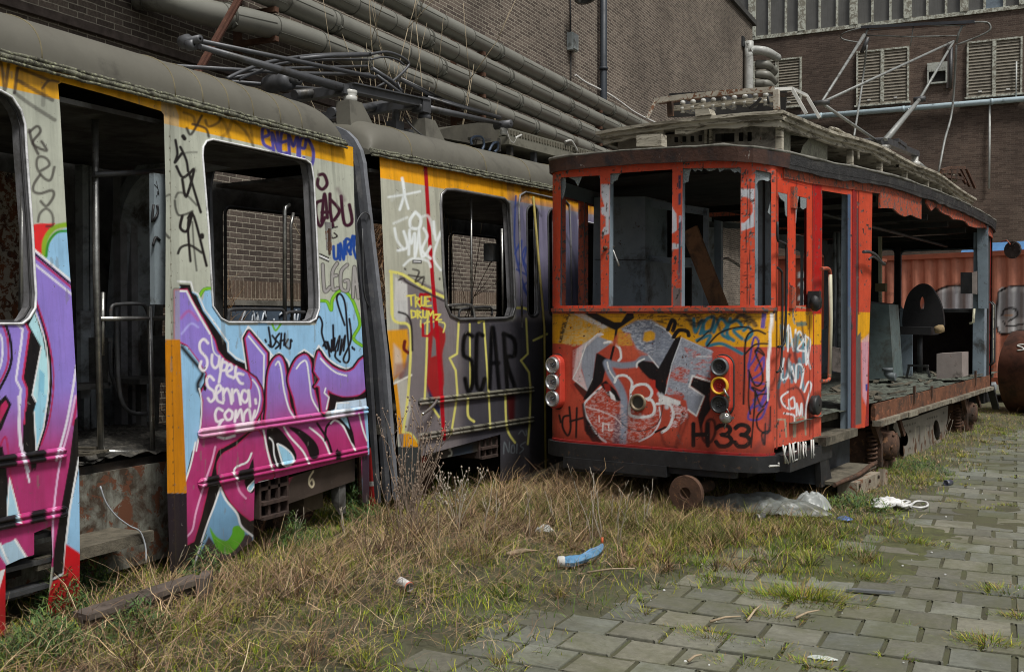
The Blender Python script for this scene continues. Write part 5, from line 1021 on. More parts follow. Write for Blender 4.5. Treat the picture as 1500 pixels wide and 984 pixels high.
for q_ in (a, b_): mb = MB(); mb.bar(q_, q_ - B.n * 1.25, .08, .08); mb.build('cross_beam', m_pt, pg)
ptube(-.9, Z4((540, 415), (700, 400)), .045); ptube(-.6, Z4((700, 490), (860, 470), (1020, 440)), .042, u2=-1.3); ptube(-.5, Z4((1000, 345), (1190, 438)) + Z8((720, 2), (1340, 190)), .022); ptube(-.5, Z8((640, 90), (1340, 236)), [.038, .022])
ptube(-.8, Z4((880, 300), (960, 350), (1010, 400)), .02); ptube(-.75, Z4((900, 330), (1010, 410), (990, 360)), .014); ptube(-.8, Z4((880, 395), (940, 360), (965, 390)), .012)
mb = MB(); c = B.pt(737, 183, -.5); mb.lathe(c - B.n * .1, B.n, [(0, .01), (0, .045), (.2, .045), (.2, .01)], n=12); mb.build('arm_joint', m_pt, pg)
mb = MB(); c = B.pt(738, 190, -.5); mb.lathe(c, (0, 0, 1), [(-.06, .02), (-.05, .045), (-.02, .035), (.0, .05), (.03, .04), (.05, .02)], n=12); mb.build('insulator', m_ins, pg)
for (px, py, ph) in ((513, 141, 151), (622, 168, 176)):
    for u in (-.52, -1.75):
        c = B.pt(px, py, u if u == -.52 else -.52); c = c + B.n * (u + .52)
        mb = MB(); mb.lathe(c, (0, 0, 1), [(-.055, .05), (-.05, .062), (-.01, .062), (.0, .05), (.02, .062), (.045, .062), (.055, .04)], n=16); mb.build('insulator', m_ins if px < 600 else m_pt, pg)
        z0 = 3.18; zt = c[2] - .055; s_ = (c - B.o) @ B.d; uu = u
        mb = MB(); P = [B.p(s_ - .10, uu + .08, zt), B.p(s_ + .06, uu + .08, zt), B.p(s_ + .30, uu + .16, z0), B.p(s_ - .16, uu + .16, z0)]; mb.prism(P, -B.n * .16); mb.build('pedestal', m_roof, pg)
mb = MB(); c = B.pt(590, 186, -.6); s_, h_ = (c - B.o) @ B.d, c[2]
mb.box(B, s_ - .1, s_ + .02, -.72, -.6, 3.2, h_ + .05); mb.box(B, s_ - .06, s_, -.68, -.64, h_ + .05, h_ + .16); mb.box(B, s_ + .02, s_ + .10, -.66, -.55, 3.2, h_ - .02); mb.build('latch_bracket', m_pt, pg)
mb = MB(); mb.tube([B.pt(592, 172, -.6), B.pt(604, 186, -.5), B.pt(618, 198, -.42), B.pt(632, 204, -.38)], .008, n=5, curve=3); mb.build('cable', m_rub, pg)
mb = MB(); mb.lathe(B.pt(408, 122, -1.1), B.n, [(-.15, .03), (-.15, .07), (-.08, .09), (0, .07), (.08, .09), (.15, .07), (.15, .02)], n=14); mb.lathe(B.pt(426, 118, -1.0), B.n, [(-.1, .02), (-.1, .05), (.1, .05), (.1, .02)], n=10); mb.build('spring_drum', m_pt, pg)
for q in ((690, 366, -.9), (518, 110, -1.2)): pass
# ---- roof equipment further back
rb = D.objects.new('roof_equipment', None); scene.collection.objects.link(rb); rb.parent = gt; rb.location = Vector(B.p(3, -1.1, 3.4)) - Vector(gt.location)
m_hood = M('roof_box', (0.17, 0.165, 0.13), .65, var=.3, sc=5, dirt_amt=.35)
mb = MB(); P = outline3(B, [(636, 200), (646, 190), (668, 184), (700, 180), (738, 181), (741, 204), (700, 212)], -.75, False); mb.prism(P, -B.n * .9); mb.build('equipment_hood', M('hood_dark', (0.075, 0.07, 0.055), .7, var=.4), rb)
a = B.at(742, 186, -.65); b_ = B.at(742, 198, -.65); e = B.at(850, 217, -.65)
mb = MB(); mb.box(B, a[0], e[0] + 2.0, -1.5, -.66, b_[1], a[1]); mb.build('resistor_case', m_hood, rb)
mb = MB(); 
for k in range(60): s = a[0] + .03 + k * .06; mb.box(B, s, s + .03, -.66, -.645, b_[1] + .02, a[1] - .02)
mb.build('louvre', M('fins', (0.13, 0.12, 0.09), .7), rb)
mb = MB(); mb.box(B, a[0] - .0, e[0] + 1.6, -1.4, -.62, b_[1] - .10, b_[1] - .01); mb.build('case_shelf', m_hood, rb)
for k in range(6): s = a[0] + .1 + k * .5; mb = MB(); mb.box(B, s, s + .05, -.72, -.66, 3.2, b_[1] - .1); mb.build('case_support', m_steel, rb)
m_hose = M('blue_black_hose', (0.06, 0.085, 0.13), .4)
for P in (((691, 212), (690, 204), (697, 200), (706, 202), (709, 212), (706, 220)), ((716, 222), (722, 211), (729, 209), (729, 218), (724, 223))): mb = MB(); mb.tube([B.pt(x, y, -.6) for x, y in P], .014, n=7, curve=4); mb.build('hose', m_hose, rb)
mb = MB(); mb.bar(B.pt(688, 203, -.62), B.pt(716, 205, -.62), .05, .03); mb.bar(B.pt(731, 222, -.62), B.pt(731, 203, -.62), .03, .02); mb.bar(B.pt(694, 204, -.62), B.pt(694, 212, -.62), .05, .04); mb.build('valve', m_chrome, rb)
mb = MB(); mb.tube([B.pt(x, y, -.63) for x, y in ((741, 186), (743, 196), (747, 206), (752, 209), (756, 202), (764, 198))], .012, n=6, curve=3); mb.tube([B.pt(x, y, -.63) for x, y in ((828, 208), (836, 206), (842, 214), (846, 222))], .014, n=6, curve=3); mb.build('pipe_hook', m_ins, rb)
# ============================================================ RED WORK TRAM
R = Frame(-1.808, 8.687, 8.3, side=lambda s: .12 * np.clip(np.asarray(s, float) / 2.0, 0, 1) - .22 * smoothstep(9.2, 10.2, np.asarray(s, float)))
LEN, WL_ = 10.2, 2.48
_pl = R.p(0, -2.36, 0)
FR = Frame(_pl[0], _pl[1], 98.3, side=lambda s: .2 * np.clip(1 - (np.abs(np.asarray(s, float) - 1.28) / 1.08) ** 5, 0, 1) ** .5)
rt = thing('work_tram', 'wrecked red and yellow work tram numbered H33 with smashed windows and open side', 'tram', R.p(5, -1.2, 0))
def RS(px, py, s0): return FR.pt(px, py, -s0)          # point on the cross plane s = s0
Zf, Zg, Zu, Zs, Zd = Zm(795, 440, 4.1), Zm(960, 440, 4.1), Zm(800, 200, 3.785), Zm(1130, 220, 4.1), Zm(1120, 440, 3.514)
RED, RED2, YEL, CHIPC = C(186, 76, 56), C(200, 76, 50), C(222, 160, 22), C(88, 84, 84)
def chips(p, px, py, amt, cols, sx=3.0, sy=4.0, seed=1, edge=None):
    n = vnoise(px / sx, py / sy, seed, 5); big = vnoise(px / 28, py / 34, seed + 3, 3)
    th = 1 - amt * (.4 + big)
    m_ = n > th; p.c[m_] = cols[0]; m2 = n > th + .06; p.c[m2] = cols[-1]
def scuff(P, col, alpha=.85, seed=5, k=1.0, thr=.45):
    """stiff dry-brush fill: broken by streaky gaps"""
    def f(p):
        Q = np.array(P); i = p._near(Q, 3); d = sdf(p.x[i], p.y[i], Q); n = vnoise(p.x[i] / (3.2 * k), p.y[i] / (1.5 * k), seed)
        a = alpha * (1 - smoothstep(-1, 1, d)) * smoothstep(thr - .12, thr + .12, n); p.c[i] = p.c[i] * (1 - a[:, None]) + np.array(col) * a[:, None]
    return f
def paint_F(px, py, s, h):
    p = Paint(px, py, RED); F, S = p.fill, p.stroke; n = vnoise(px / 26, py / 30, 8); p.c *= (.88 + .2 * n)[:, None]
    yl = h > 1.455; p.c[yl] = np.array(YEL) * (.85 + .25 * n[yl])[:, None]
    GR, DG = C(150, 157, 170), C(92, 98, 112)
    # big silver-grey throw-up
    scuff(Zf((160, 75), (200, 85), (440, 165), (340, 200), (240, 270), (180, 275), (90, 250)), C(205, 178, 120), .75, 3)(p)
    for P, al in ((Zf((165, 70), (260, 75), (430, 150), (360, 170), (240, 110)), .8),): scuff(P, C(205, 208, 214), al, 4, thr=.35)(p)
    F(Zf((205, 290), (260, 250), (350, 190), (360, 205), (250, 290), (230, 420), (275, 545), (180, 470)), C(205, 196, 200), soft=1.5); F(Zf((240, 300), (330, 215), (420, 250), (320, 320), (300, 480), (270, 548), (232, 400)), GR, soft=1.2)
    scuff(Zf((180, 300), (240, 270), (225, 420), (270, 540), (178, 470)), C(222, 190, 190), .8, 6, thr=.35)(p)
    S(Zf((362, 205), (330, 200), (262, 262), (215, 400), (180, 470), (272, 548), (300, 470)), 1.6, C(235, 235, 238), curve=0); S(Zf((370, 255), (410, 250), (460, 285), (470, 340), (455, 362)), 3.6, C(232, 234, 238))
    # black structure strokes
    F(Zf((220, 60), (290, 60), (430, 130), (470, 130), (510, 70), (545, 75), (550, 105), (470, 160), (440, 180), (410, 168), (300, 110)), BLK, soft=1)
    S(Zf((445, 150), (432, 250), (405, 365)), 3.6, BLK); F(Zf((322, 318), (335, 318), (405, 360), (385, 380), (360, 490), (330, 520), (270, 590), (240, 600), (300, 470)), BLK, soft=1); F(Zf((270, 545), (250, 590), (180, 500), (200, 490)), BLK, soft=1.2, alpha=.85)
    # head / swirl
    F(Zf((470, 170), (560, 120), (650, 115), (740, 170), (740, 360), (690, 370), (600, 350), (540, 250)), C(122, 130, 146), soft=2.5); scuff(Zf((470, 170), (560, 120), (650, 115), (740, 170), (740, 360), (600, 350)), C(205, 210, 220), .6, 7, thr=.5)(p)
    F(Zf((600, 240), (610, 190), (650, 180), (682, 200), (672, 235), (625, 250)), C(214, 158, 40), soft=1.4); S(Zf((598, 240), (606, 180), (655, 165), (690, 200), (672, 245), (615, 262)), 3, C(70, 76, 92), soft=2, alpha=.7)
    F(Zf((455, 190), (520, 195), (560, 285), (640, 330), (560, 360), (480, 340), (470, 275), (400, 270)), C(196, 90, 62), soft=2, alpha=.8); scuff(Zf((455, 190), (530, 200), (540, 270), (450, 275)), C(210, 160, 60), .8, 2)(p)
    S(Zf((395, 375), (470, 390), (560, 380), (600, 350), (680, 350)), 9, C(138, 146, 160), soft=2); S(Zf((385, 375), (410, 440), (470, 540), (490, 640), (480, 850)), 11, C(140, 150, 168), soft=2); S(Zf((388, 370), (400, 420), (440, 480)), 2, C(230, 232, 236))
    S(Zf((455, 700), (440, 850)), 10, C(80, 88, 108), soft=3, alpha=.7)
    F(Zf((565, 385), (600, 360), (660, 370), (700, 400), (738, 370), (745, 540), (715, 600), (700, 520), (640, 470), (600, 430)), BLK, soft=1.2); S(Zf((565, 400), (570, 372), (610, 350)), 2.4, C(232, 234, 238)); F(Zf((640, 470), (680, 480), (700, 540), (680, 580), (650, 530)), C(196, 56, 42), soft=1)
    F(Zf((345, 500), (380, 480), (440, 540), (470, 600), (440, 610), (390, 570)), BLK, soft=1.2); F(Zf((396, 535), (430, 570), (440, 602), (410, 590)), WHT); F(Zf((365, 500), (400, 500), (410, 540), (380, 550)), C(150, 40, 32), soft=1)
    # white circle-8 outline
    S(Zf((432, 490), (450, 455), (500, 452), (535, 490), (530, 540)), 3.6, WHT); S(Zf((530, 545), (560, 510), (620, 505), (655, 545), (640, 585), (600, 590)), 4, WHT); S(Zf((530, 590), (520, 650), (530, 690), (600, 700), (660, 685), (672, 640), (655, 600), (635, 595)), 4.2, WHT); S(Zf((528, 540), (530, 600)), 3.4, WHT)
    S(Zf((700, 560), (740, 600), (745, 640)), 6, C(205, 208, 214), soft=2)
    # lower circle
    scuff(Zf((250, 620), (350, 515), (470, 620), (640, 700), (700, 640), (690, 760), (600, 840), (480, 860), (380, 850), (290, 760)), C(214, 190, 190), .55, 11, thr=.55)(p)
    S(Zf((350, 520), (260, 605), (250, 650), (270, 710), (320, 800), (380, 850)), 3, C(228, 226, 230)); S(Zf((700, 640), (705, 720), (660, 800), (580, 845)), 2.4, C(220, 215, 220)); S(Zf((470, 730), (520, 770), (590, 782), (660, 760), (705, 710), (722, 620)), 1.2, C(50, 46, 50), soft=.5)
    S(Zf((260, 640), (340, 660), (430, 700), (470, 740)), 1.8, C(225, 205, 205)); S(Zf((338, 690), (340, 730)), 1.6, C(225, 215, 215)); S(Zf((362, 735), (360, 785), (365, 740), (390, 745)), 2, C(225, 215, 215)); S(Zf((398, 740), (396, 778), (418, 776)), 2, C(225, 215, 215))
    F(Zf((235, 620), (248, 612), (262, 700), (320, 800), (360, 850), (300, 850), (250, 780)), BLK, soft=1.4, alpha=.9); scuff(Zf((250, 700), (330, 790), (350, 860), (260, 800)), BLK, .9, 12)(p)
    F(Zf((180, 280), (205, 290), (180, 460), (200, 560), (170, 520), (165, 350)), C(150, 40, 32), soft=2, alpha=.6)
    # right half
    F(Zg((0, 150), (60, 170), (120, 240), (30, 410), (0, 380)), C(150, 158, 172), soft=2); scuff(Zg((0, 150), (60, 170), (120, 240), (30, 410), (0, 380)), C(90, 98, 115), .5, 13)(p); S(Zg((0, 145), (60, 175), (122, 245)), 1.6, C(225, 228, 232)); S(Zg((122, 245), (30, 415), (-40, 330)), 1.8, C(228, 228, 232), curve=0)
    for P in (((75, 175), (100, 120), (118, 135), (105, 180)), ): S(Zg(*P), 6, BLK)
    S(Zg((110, 220), (140, 180), (190, 185), (200, 210)), 6, BLK); F(Zg((120, 225), (150, 215), (155, 250), (110, 370), (60, 500), (30, 560), (0, 520), (0, 440)), BLK, soft=1)
    F(Zg((158, 225), (340, 300), (345, 470), (250, 440), (215, 480), (200, 520), (290, 575), (245, 690), (195, 660), (185, 600), (60, 560), (100, 380)), C(146, 152, 166), soft=1.2)
    scuff(Zg((170, 280), (340, 330), (340, 450), (240, 430)), C(196, 84, 66), .8, 15, 2.0, .56)(p); scuff(Zg((110, 390), (210, 410), (190, 500), (80, 470)), RED, .95, 16, 2.0, .40)(p); scuff(Zg((80, 520), (170, 560), (180, 600), (60, 570)), RED, .9, 17, 1.5, .42)(p)
    scuff(Zg((150, 230), (340, 300), (290, 575), (60, 560)), C(196, 202, 214), .45, 18, .8, .5)(p); S(Zg((60, 560), (100, 380), (158, 222)), 1.4, C(210, 214, 220), curve=0); S(Zg((345, 310), (158, 225)), 1.4, C(190, 200, 215), curve=0)
    F(Zg((230, 462), (345, 495), (350, 540), (320, 560), (335, 650), (300, 700), (270, 780), (255, 700), (300, 575), (210, 510)), BLK, soft=1.2); S(Zg((345, 490), (222, 452), (204, 515), (292, 575), (246, 692), (196, 655)), 2.4, C(232, 233, 236), curve=0)
    F(Zg((20, 565), (70, 575), (150, 605), (150, 635), (60, 610), (20, 610)), WHT, soft=1); S(Zg((10, 620), (80, 620), (108, 680), (80, 760), (40, 790)), 4, WHT); S(Zg((60, 760), (0, 790)), 3, BLK); scuff(Zg((90, 620), (180, 640), (200, 700), (120, 770), (90, 760)), C(225, 215, 220), .7, 19, thr=.5)(p)
    for P in (((170, 680), (120, 880)), ((30, 780), (60, 870), (130, 885)), ((200, 690), (140, 860))): S(Zg(*P), 4, BLK, soft=2.5, alpha=.5)
    # teal tag + black overspray
    for P in (((230, 110), (240, 190), (280, 120), (290, 200)), ((270, 200), (300, 120), (350, 100), (340, 170), (300, 190)), ((350, 190), (390, 110), (430, 150), (400, 200), (440, 230)), ((450, 110), (430, 200), (470, 240)), ((440, 140), (490, 120), (520, 160), (470, 180), (520, 230)), ((530, 180), (560, 160), (580, 200), (540, 240)), ((250, 240), (330, 210), (310, 270), (400, 260), (520, 320))):
        S(Zg(*P), 5, C(46, 118, 138), soft=1.3)
    for P, w_ in ((((200, 100), (230, 150), (290, 120)), 6), (((400, 90), (450, 130), (520, 90), (560, 140)), 5), (((500, 80), (560, 100), (600, 150)), 6), (((190, 90), (130, 75)), 5), (((330, 190), (360, 110), (390, 180)), 4)): S(Zg(*P), w_, C(38, 46, 52), soft=2, alpha=.75)
    scuff(Zg((-100, 75), (600, 75), (620, 160), (420, 110), (160, 160), (-100, 110)), BLK, .75, 23, 1.5, .58)(p); scuff(Zf((95, 250), (130, 70), (165, 70), (110, 260)), BLK, .85, 24, 1, .42)(p)
    # scrawled black and purple tags near the corner
    for P in (((640, 60), (655, 100), (635, 180)), ): F(Zg((640, 65), (670, 65), (655, 170), (632, 165)), C(100, 78, 150), soft=.8)
    for P in (((560, 400), (590, 230), (620, 250), (600, 340), (560, 400)), ((600, 420), (650, 340), (640, 430), (575, 480), (650, 500)), ((560, 380), (570, 520), (620, 560), (580, 640), (640, 620)), ((575, 640), (560, 710), (640, 700), (680, 560), (620, 660), (670, 520), (590, 600))): S(Zg(*P), 3.2, C(88, 66, 150), soft=.9)
    for P, w_ in ((((250, 250), (320, 185)), 2), (((310, 275), (380, 200), (470, 165), (540, 160), (585, 175)), 2.6), (((530, 620), (535, 420), (545, 230), (600, 180), (660, 200)), 3), (((540, 320), (600, 265), (675, 260)), 2.6), (((600, 310), (620, 285), (655, 330), (600, 300), (640, 420), (640, 490), (600, 510), (560, 420)), 2.8),
                  (((575, 880), (590, 700), (600, 560), (580, 520), (650, 540), (680, 430)), 2.6), (((565, 440), (560, 600), (570, 680)), 2.6), (((600, 570), (660, 560), (685, 570), (640, 640), (600, 540)), 2.4), (((650, 650), (610, 700), (620, 770), (680, 790), (690, 640)), 2.8), (((690, 780), (640, 800), (655, 865), (660, 740)), 2.8)): S(Zg(*P), w_, C(22, 20, 22), soft=.8)
    F(Zg((690, 75), (708, 75), (690, 340), (680, 610), (672, 600), (664, 385), (676, 300)), WHT, soft=.7); S(Zg((600, 600), (680, 760), (600, 900)), 8, C(60, 62, 70), soft=4, alpha=.35)
    for P in (((245, 336), (335, 337)),): S(Zg(*P), 1.6, WHT, curve=0)
    # number H33 and the small scrawls
    for P in (((228, 742), (228, 868)), ((315, 742), (315, 868)), ((228, 805), (315, 805)), ((368, 765), (390, 750), (432, 752), (450, 775), (430, 802), (400, 806), (440, 815), (458, 845), (430, 872), (385, 872), (365, 848)), ((482, 765), (505, 748), (545, 752), (562, 775), (542, 802), (515, 806), (550, 815), (568, 845), (540, 874), (498, 874), (478, 850))):
        S(Zg(*P), 6.6, C(28, 20, 20), soft=.6, curve=0 if len(P) == 2 else 4)
    S(Zg((270, 700), (285, 830), (330, 850), (360, 790), (350, 720), (310, 730), (300, 850)), 4.4, C(34, 18, 18), soft=1.4, alpha=.85); S(Zg((330, 560), (290, 640), (270, 720)), 5, C(40, 22, 22), soft=2, alpha=.8)
    for P in (((100, 690), (108, 730)), ((165, 690), (125, 700), (120, 760), (150, 810), (168, 760), (160, 640)), ((205, 645), (200, 820)), ((165, 725), (240, 705))): S(Zf(*P), 3.2, C(24, 18, 20), soft=1)
    # construction lines, rivets, dirt specks, darker towards foot and left end
    S([(801, 463), (1137, 464)], .9, C(70, 50, 20), curve=0, soft=.5, alpha=.6)
    g = smoothstep(.70, .56, h) * .6; p.c = p.c * (1 - g[:, None]) + np.array(C(70, 28, 20)) * g[:, None]
    g = smoothstep(.35, .0, s); p.c = p.c * (1 - .45 * g[:, None]) + np.array(C(90, 80, 40)) * .45 * g[:, None]
    r = vnoise(px / 5, py / 6, 44, 5); p.c[r > .80] = C(92, 50, 40); r = vnoise(px / 1.3, py / 1.3, 46, 3); p.c *= (.88 + .22 * r)[:, None]; return p.c
def paint_FU(px, py, s, h):
    p = Paint(px, py, RED2); F, S = p.fill, p.stroke; p.c *= (.88 + .25 * vnoise(px / 8, py / 12, 8))[:, None]
    LG = C(186, 190, 198); Z = Zu
    F(Z((305, 265), (355, 265), (350, 540), (305, 550), (325, 480), (305, 420)), LG); F(Z((305, 320), (325, 390), (300, 395)), RED2); F(Z((310, 430), (330, 445), (330, 500), (305, 510)), RED2); F(Z((697, 390), (722, 430), (725, 520), (697, 540)), LG); F(Z((735, 440), (750, 440), (750, 620), (735, 600)), C(160, 170, 190)); F(Z((697, 590), (750, 600), (745, 620), (697, 625)), LG)
    F(Z((733, 215), (748, 215), (746, 290), (733, 290)), C(40, 52, 78)); F(Z((733, 320), (748, 310), (746, 380), (733, 380)), C(46, 58, 86)); F(Z((735, 480), (750, 470), (742, 790), (732, 790)), C(66, 72, 92)); F(Z((700, 840), (750, 840), (748, 940), (705, 940)), C(110, 100, 100), soft=1)
    F(Z((1078, 290), (1158, 290), (1156, 500), (1080, 525)), LG); F(Z((1078, 350), (1120, 340), (1145, 380), (1140, 430), (1085, 480)), RED2, curve=3)
    chips(p, px, py, .35, (C(120, 108, 104), C(52, 48, 48)), 2.2, 6, 3); chips(p, px, py, .22, (C(60, 30, 26), C(40, 30, 30)), 6, 1.6, 9)
    for x0 in (1094, 1098): S([(x0, 262), (x0 + 1, 300), (x0 - 1, 350), (x0 + 1, 400), (x0, 446)], 1.0, C(60, 34, 32), soft=.5, curve=0)
    for y0 in (365, 385, 403, 420): S([(1086, y0), (1104, y0 + 2)], .9, C(70, 36, 34), soft=.5)
    return p.c
def paint_S(px, py, s, h):
    p = Paint(px, py, RED2); F, S = p.fill, p.stroke; n = vnoise(px / 8, py / 26, 12); p.c *= (.82 + .3 * n)[:, None]
    dk = (px > 1139) & (px < 1204); p.c[dk] = np.array(C(202, 68, 42)) * (.85 + .3 * n[dk])[:, None]
    lo = (h < 1.455) & (px < 1206); p.c[lo] = np.array(C(196, 84, 64)) * (.85 + .25 * n[lo])[:, None]
    yl = (h > 1.455) & (h < 1.75); p.c[yl] = np.array(YEL) * (.85 + .25 * n[yl])[:, None]
    F(Zs((250, 200), (302, 200), (300, 984), (248, 984)), C(172, 24, 22), soft=.8); S(Zs((247, 160), (245, 984)), 1.2, C(110, 20, 18), curve=0); S(Zs((150, 180), (150, 260)), .8, C(120, 28, 20), curve=0)
    for P in (((60, 180), (240, 222)), ((95, 255), (95, 935)), ((212, 285), (212, 935))): S(Zs(*P), .9, C(110, 26, 20), curve=0, soft=.5)
    F(Zs((456, 265), (476, 265), (476, 984), (456, 984)), C(70, 92, 118)); F([(1240, 450), (1247, 450), (1250, 640), (1240, 640)], C(88, 104, 120)); F(Zs((500, 340), (520, 350), (522, 900), (515, 1200), (486, 1200), (490, 700), (505, 500)), C(72, 70, 70), soft=1); S(Zs((524, 250), (524, 984)), 1.5, C(120, 24, 22), curve=0)
    z = Zm(1120, 480, 3.28); F(z((400, -60), (428, -60), (432, 480), (398, 480)), C(84, 98, 112)); F(z((428, 60), (462, 20), (465, 460), (428, 470)), C(92, 86, 84), soft=1); F(z((466, 60), (502, 30), (492, 380), (470, 330)), C(200, 170, 190), soft=2, alpha=.7); F(z((485, 270), (500, 270), (498, 310), (485, 300)), C(60, 70, 150))
    # teal-white tag on the door
    for P in (((85, 130), (95, 250)), ((110, 150), (120, 240), (150, 200)), ((175, 170), (165, 260), (200, 230), (180, 190)), ((205, 180), (200, 320), (230, 200)), ((90, 300), (100, 420), (130, 320), (140, 420)), ((150, 330), (170, 400), (180, 300), (200, 460)), ((90, 380), (70, 450))): S(Zd(*P), 4.2, C(70, 140, 158), soft=1.5, alpha=.85)
    for P in (((90, 120), (110, 160), (125, 130), (120, 260)), ((130, 140), (150, 260), (160, 150)), ((165, 180), (180, 160), (200, 200), (170, 250), (205, 260)), ((210, 180), (215, 330), (235, 210), (205, 200), (235, 350)), ((100, 300), (85, 400), (120, 390), (125, 300), (130, 400)), ((140, 340), (160, 420), (165, 330), (200, 350), (185, 450)),
              ((120, 470), (85, 500), (100, 540), (130, 560)), ((130, 510), (150, 500), (155, 550), (130, 550), (125, 510)), ((165, 590), (165, 530), (180, 590), (190, 530), (195, 590)), ((205, 470), (225, 420), (240, 440), (215, 540), (210, 650)), ((100, 580), (150, 590), (155, 620))): S(Zd(*P), 2.6, C(222, 228, 236), soft=.9, alpha=.95)
    for P, w_ in ((((160, 180), (155, 260), (165, 320)), 5), (((130, 280), (115, 340), (145, 400)), 5), (((80, 360), (70, 480), (80, 550)), 4), (((190, 110), (200, 190)), 3), (((120, 460), (170, 450), (205, 520), (200, 600)), 3)): S(Zd(*P), w_, C(34, 34, 44), soft=1.8, alpha=.75)
    for P in (((65, 612), (105, 612), (112, 700)), ((160, 605), (205, 598), (212, 690)), ((160, 605), (158, 700)), ((145, 0), (148, 100), (155, 120)), ((155, 30), (215, 40)), ((150, 640), (150, 700))): S(Zd(*P), 2.4, C(158, 148, 128), soft=.7, curve=0)
    S(Zd((128, 130), (128, 700)), .8, C(70, 28, 22), curve=0, alpha=.7); S(Zd((232, 80), (232, 700)), 1.2, C(110, 34, 26), curve=0, alpha=.8); F(Zd((160, 112), (215, 108), (215, 130), (165, 135)), C(60, 110, 110), soft=1, alpha=.8)
    F([(1129, 454), (1138, 454), (1138, 470), (1129, 470)], C(110, 92, 60), soft=1); S([(1138, 250), (1138, 655)], 1.4, C(90, 40, 26), curve=0)
    chips(p, px, py, .29, (C(100, 86, 82), C(48, 40, 40)), 2.4, 5, 13); return p.c
m_redp = M('flaking_paint', vcol=True, rough=0.5, streak=.3, chip=(0.10, 0.085, 0.08), chip_amt=.10, chip_sc=20, var=0.18, sc=9, bmp=0.35, bd=0.006, spec=.35)
m_redn = M('red_paint', (0.42, 0.088, 0.045), .5, var=.3, sc=7, chip=(0.10, 0.085, 0.08), chip_amt=.45, chip_sc=18, bmp=.3)
m_redd = M('dark_red_paint', (0.30, 0.02, 0.018), .5, var=.3, sc=7, chip=(0.06, 0.04, 0.04), chip_amt=.25)
m_blue = M('blue_grey_paint', (0.21, 0.265, 0.31), .5, var=.25, sc=4, dirt_amt=.25, dirt=(0.06, 0.065, 0.065), chip=(0.07, 0.05, 0.04), chip_amt=.1)
m_tar = M('tar_fascia', (0.035, 0.036, 0.038), .55, var=.5, sc=14, dirt_amt=.3, dirt=(0.09, 0.09, 0.085), bmp=.9, bd=.02)
m_fas = M('rusted_fascia', (0.070, 0.034, 0.024), .75, var=.45, sc=5, dirt_amt=.3, dirt=(0.018, 0.017, 0.02), chip=(0.30, 0.27, 0.24), chip_amt=.10, chip_sc=6, bmp=.5, bd=.01)
m_canv = M('roof_canvas', (0.22, 0.215, 0.19), .85, var=.4, sc=6, dirt_amt=.5, dirt=(0.07, 0.068, 0.055), bmp=.5)
m_oldw = M('flaking_roof_wood', (0.42, 0.39, 0.315), .85, var=.35, sc=8, dirt_amt=.4, dirt=(0.14, 0.125, 0.095), dirt_sc=5, chip=(0.12, 0.105, 0.08), chip_amt=.4, chip_sc=9, stretch=(.5, .5, 3.0), bmp=.4, bd=.008)
m_darkin = M('blackish_interior', (0.028, 0.027, 0.026), .85, var=.6, sc=4)  # one near-black tone for the red tram's inner and backing surfaces
m_blk = M('black_paint2', (0.02, 0.021, 0.023), .55, var=.5, sc=10, chip=(0.07, 0.045, 0.03), chip_amt=.18)
# ---- front
fl = panel('front_panel', FR, 0.201, 2.36, .57, 1.76, .0075, m_redp, rt, paint=paint_F)
fu = panel('window_surround', FR, 0.201, 2.36, 1.76, 3.07, .009, m_redp, rt, paint=paint_FU, holes=[Zu((82, 228), (300, 216), (303, 935), (77, 937)), Zu((356, 206), (700, 183), (695, 938), (346, 940)), Zu((757, 178), (1080, 173), (1075, 938), (750, 940)), Zu((1160, 184), (1246, 202), (1246, 935), (1156, 938))])
mb = MB()      # depth of the posts
def fpost(mb, s0, s1, h0, h1, d0=.004, d1=.075):
    b0, b1 = float(FR.side(s0)), float(FR.side(s1)); c = []
    for h in (h0, h1): c += [FR.p(s0, b0 - d0, h), FR.p(s1, b1 - d0, h), FR.p(s1, b1 - d1, h), FR.p(s0, b0 - d1, h)]
    mb.box8(c)
for s0, s1 in ((.02, .30), (.83, .905), (1.525, 1.605), (2.135, 2.235)): fpost(mb, max(s0, .21), s1, 1.76, 2.97)
mb.build('window_posts', m_blue, rt)
def edge_path(off, s_end=LEN, n=20):
    """plan outline of the body from rear right, round the front, to rear left"""
    P = [(s, float(R.side(s)) + off) for s in np.linspace(s_end, 0.15, 40)]
    for k in range(n + 1):
        w_ = 2.36 - 2.36 * k / n
        w_ = min(max(w_, .215), 2.345); q = FR.p(w_, float(FR.side(w_)) + off, 0) - R.o; P.append((q @ R.d, q @ R.n))
    P += [(s, -2.16 - min(s * .16, .32) - off) for s in np.linspace(.15, s_end, 40)]
    return P
def edge_h(s, u):
    if s < .18: return float(np.interp(u, [-2.2, -1.2, -.3, .0], [3.165, 3.155, 3.115, 3.07]))
    return float(np.interp(s, [-.25, -.1, .1, .5, 1.5, 3, 5, 7, 8.5, 10.2], [3.165, 3.15, 3.10, 3.075, 3.12, 3.20, 3.25, 3.255, 3.23, 3.14]))
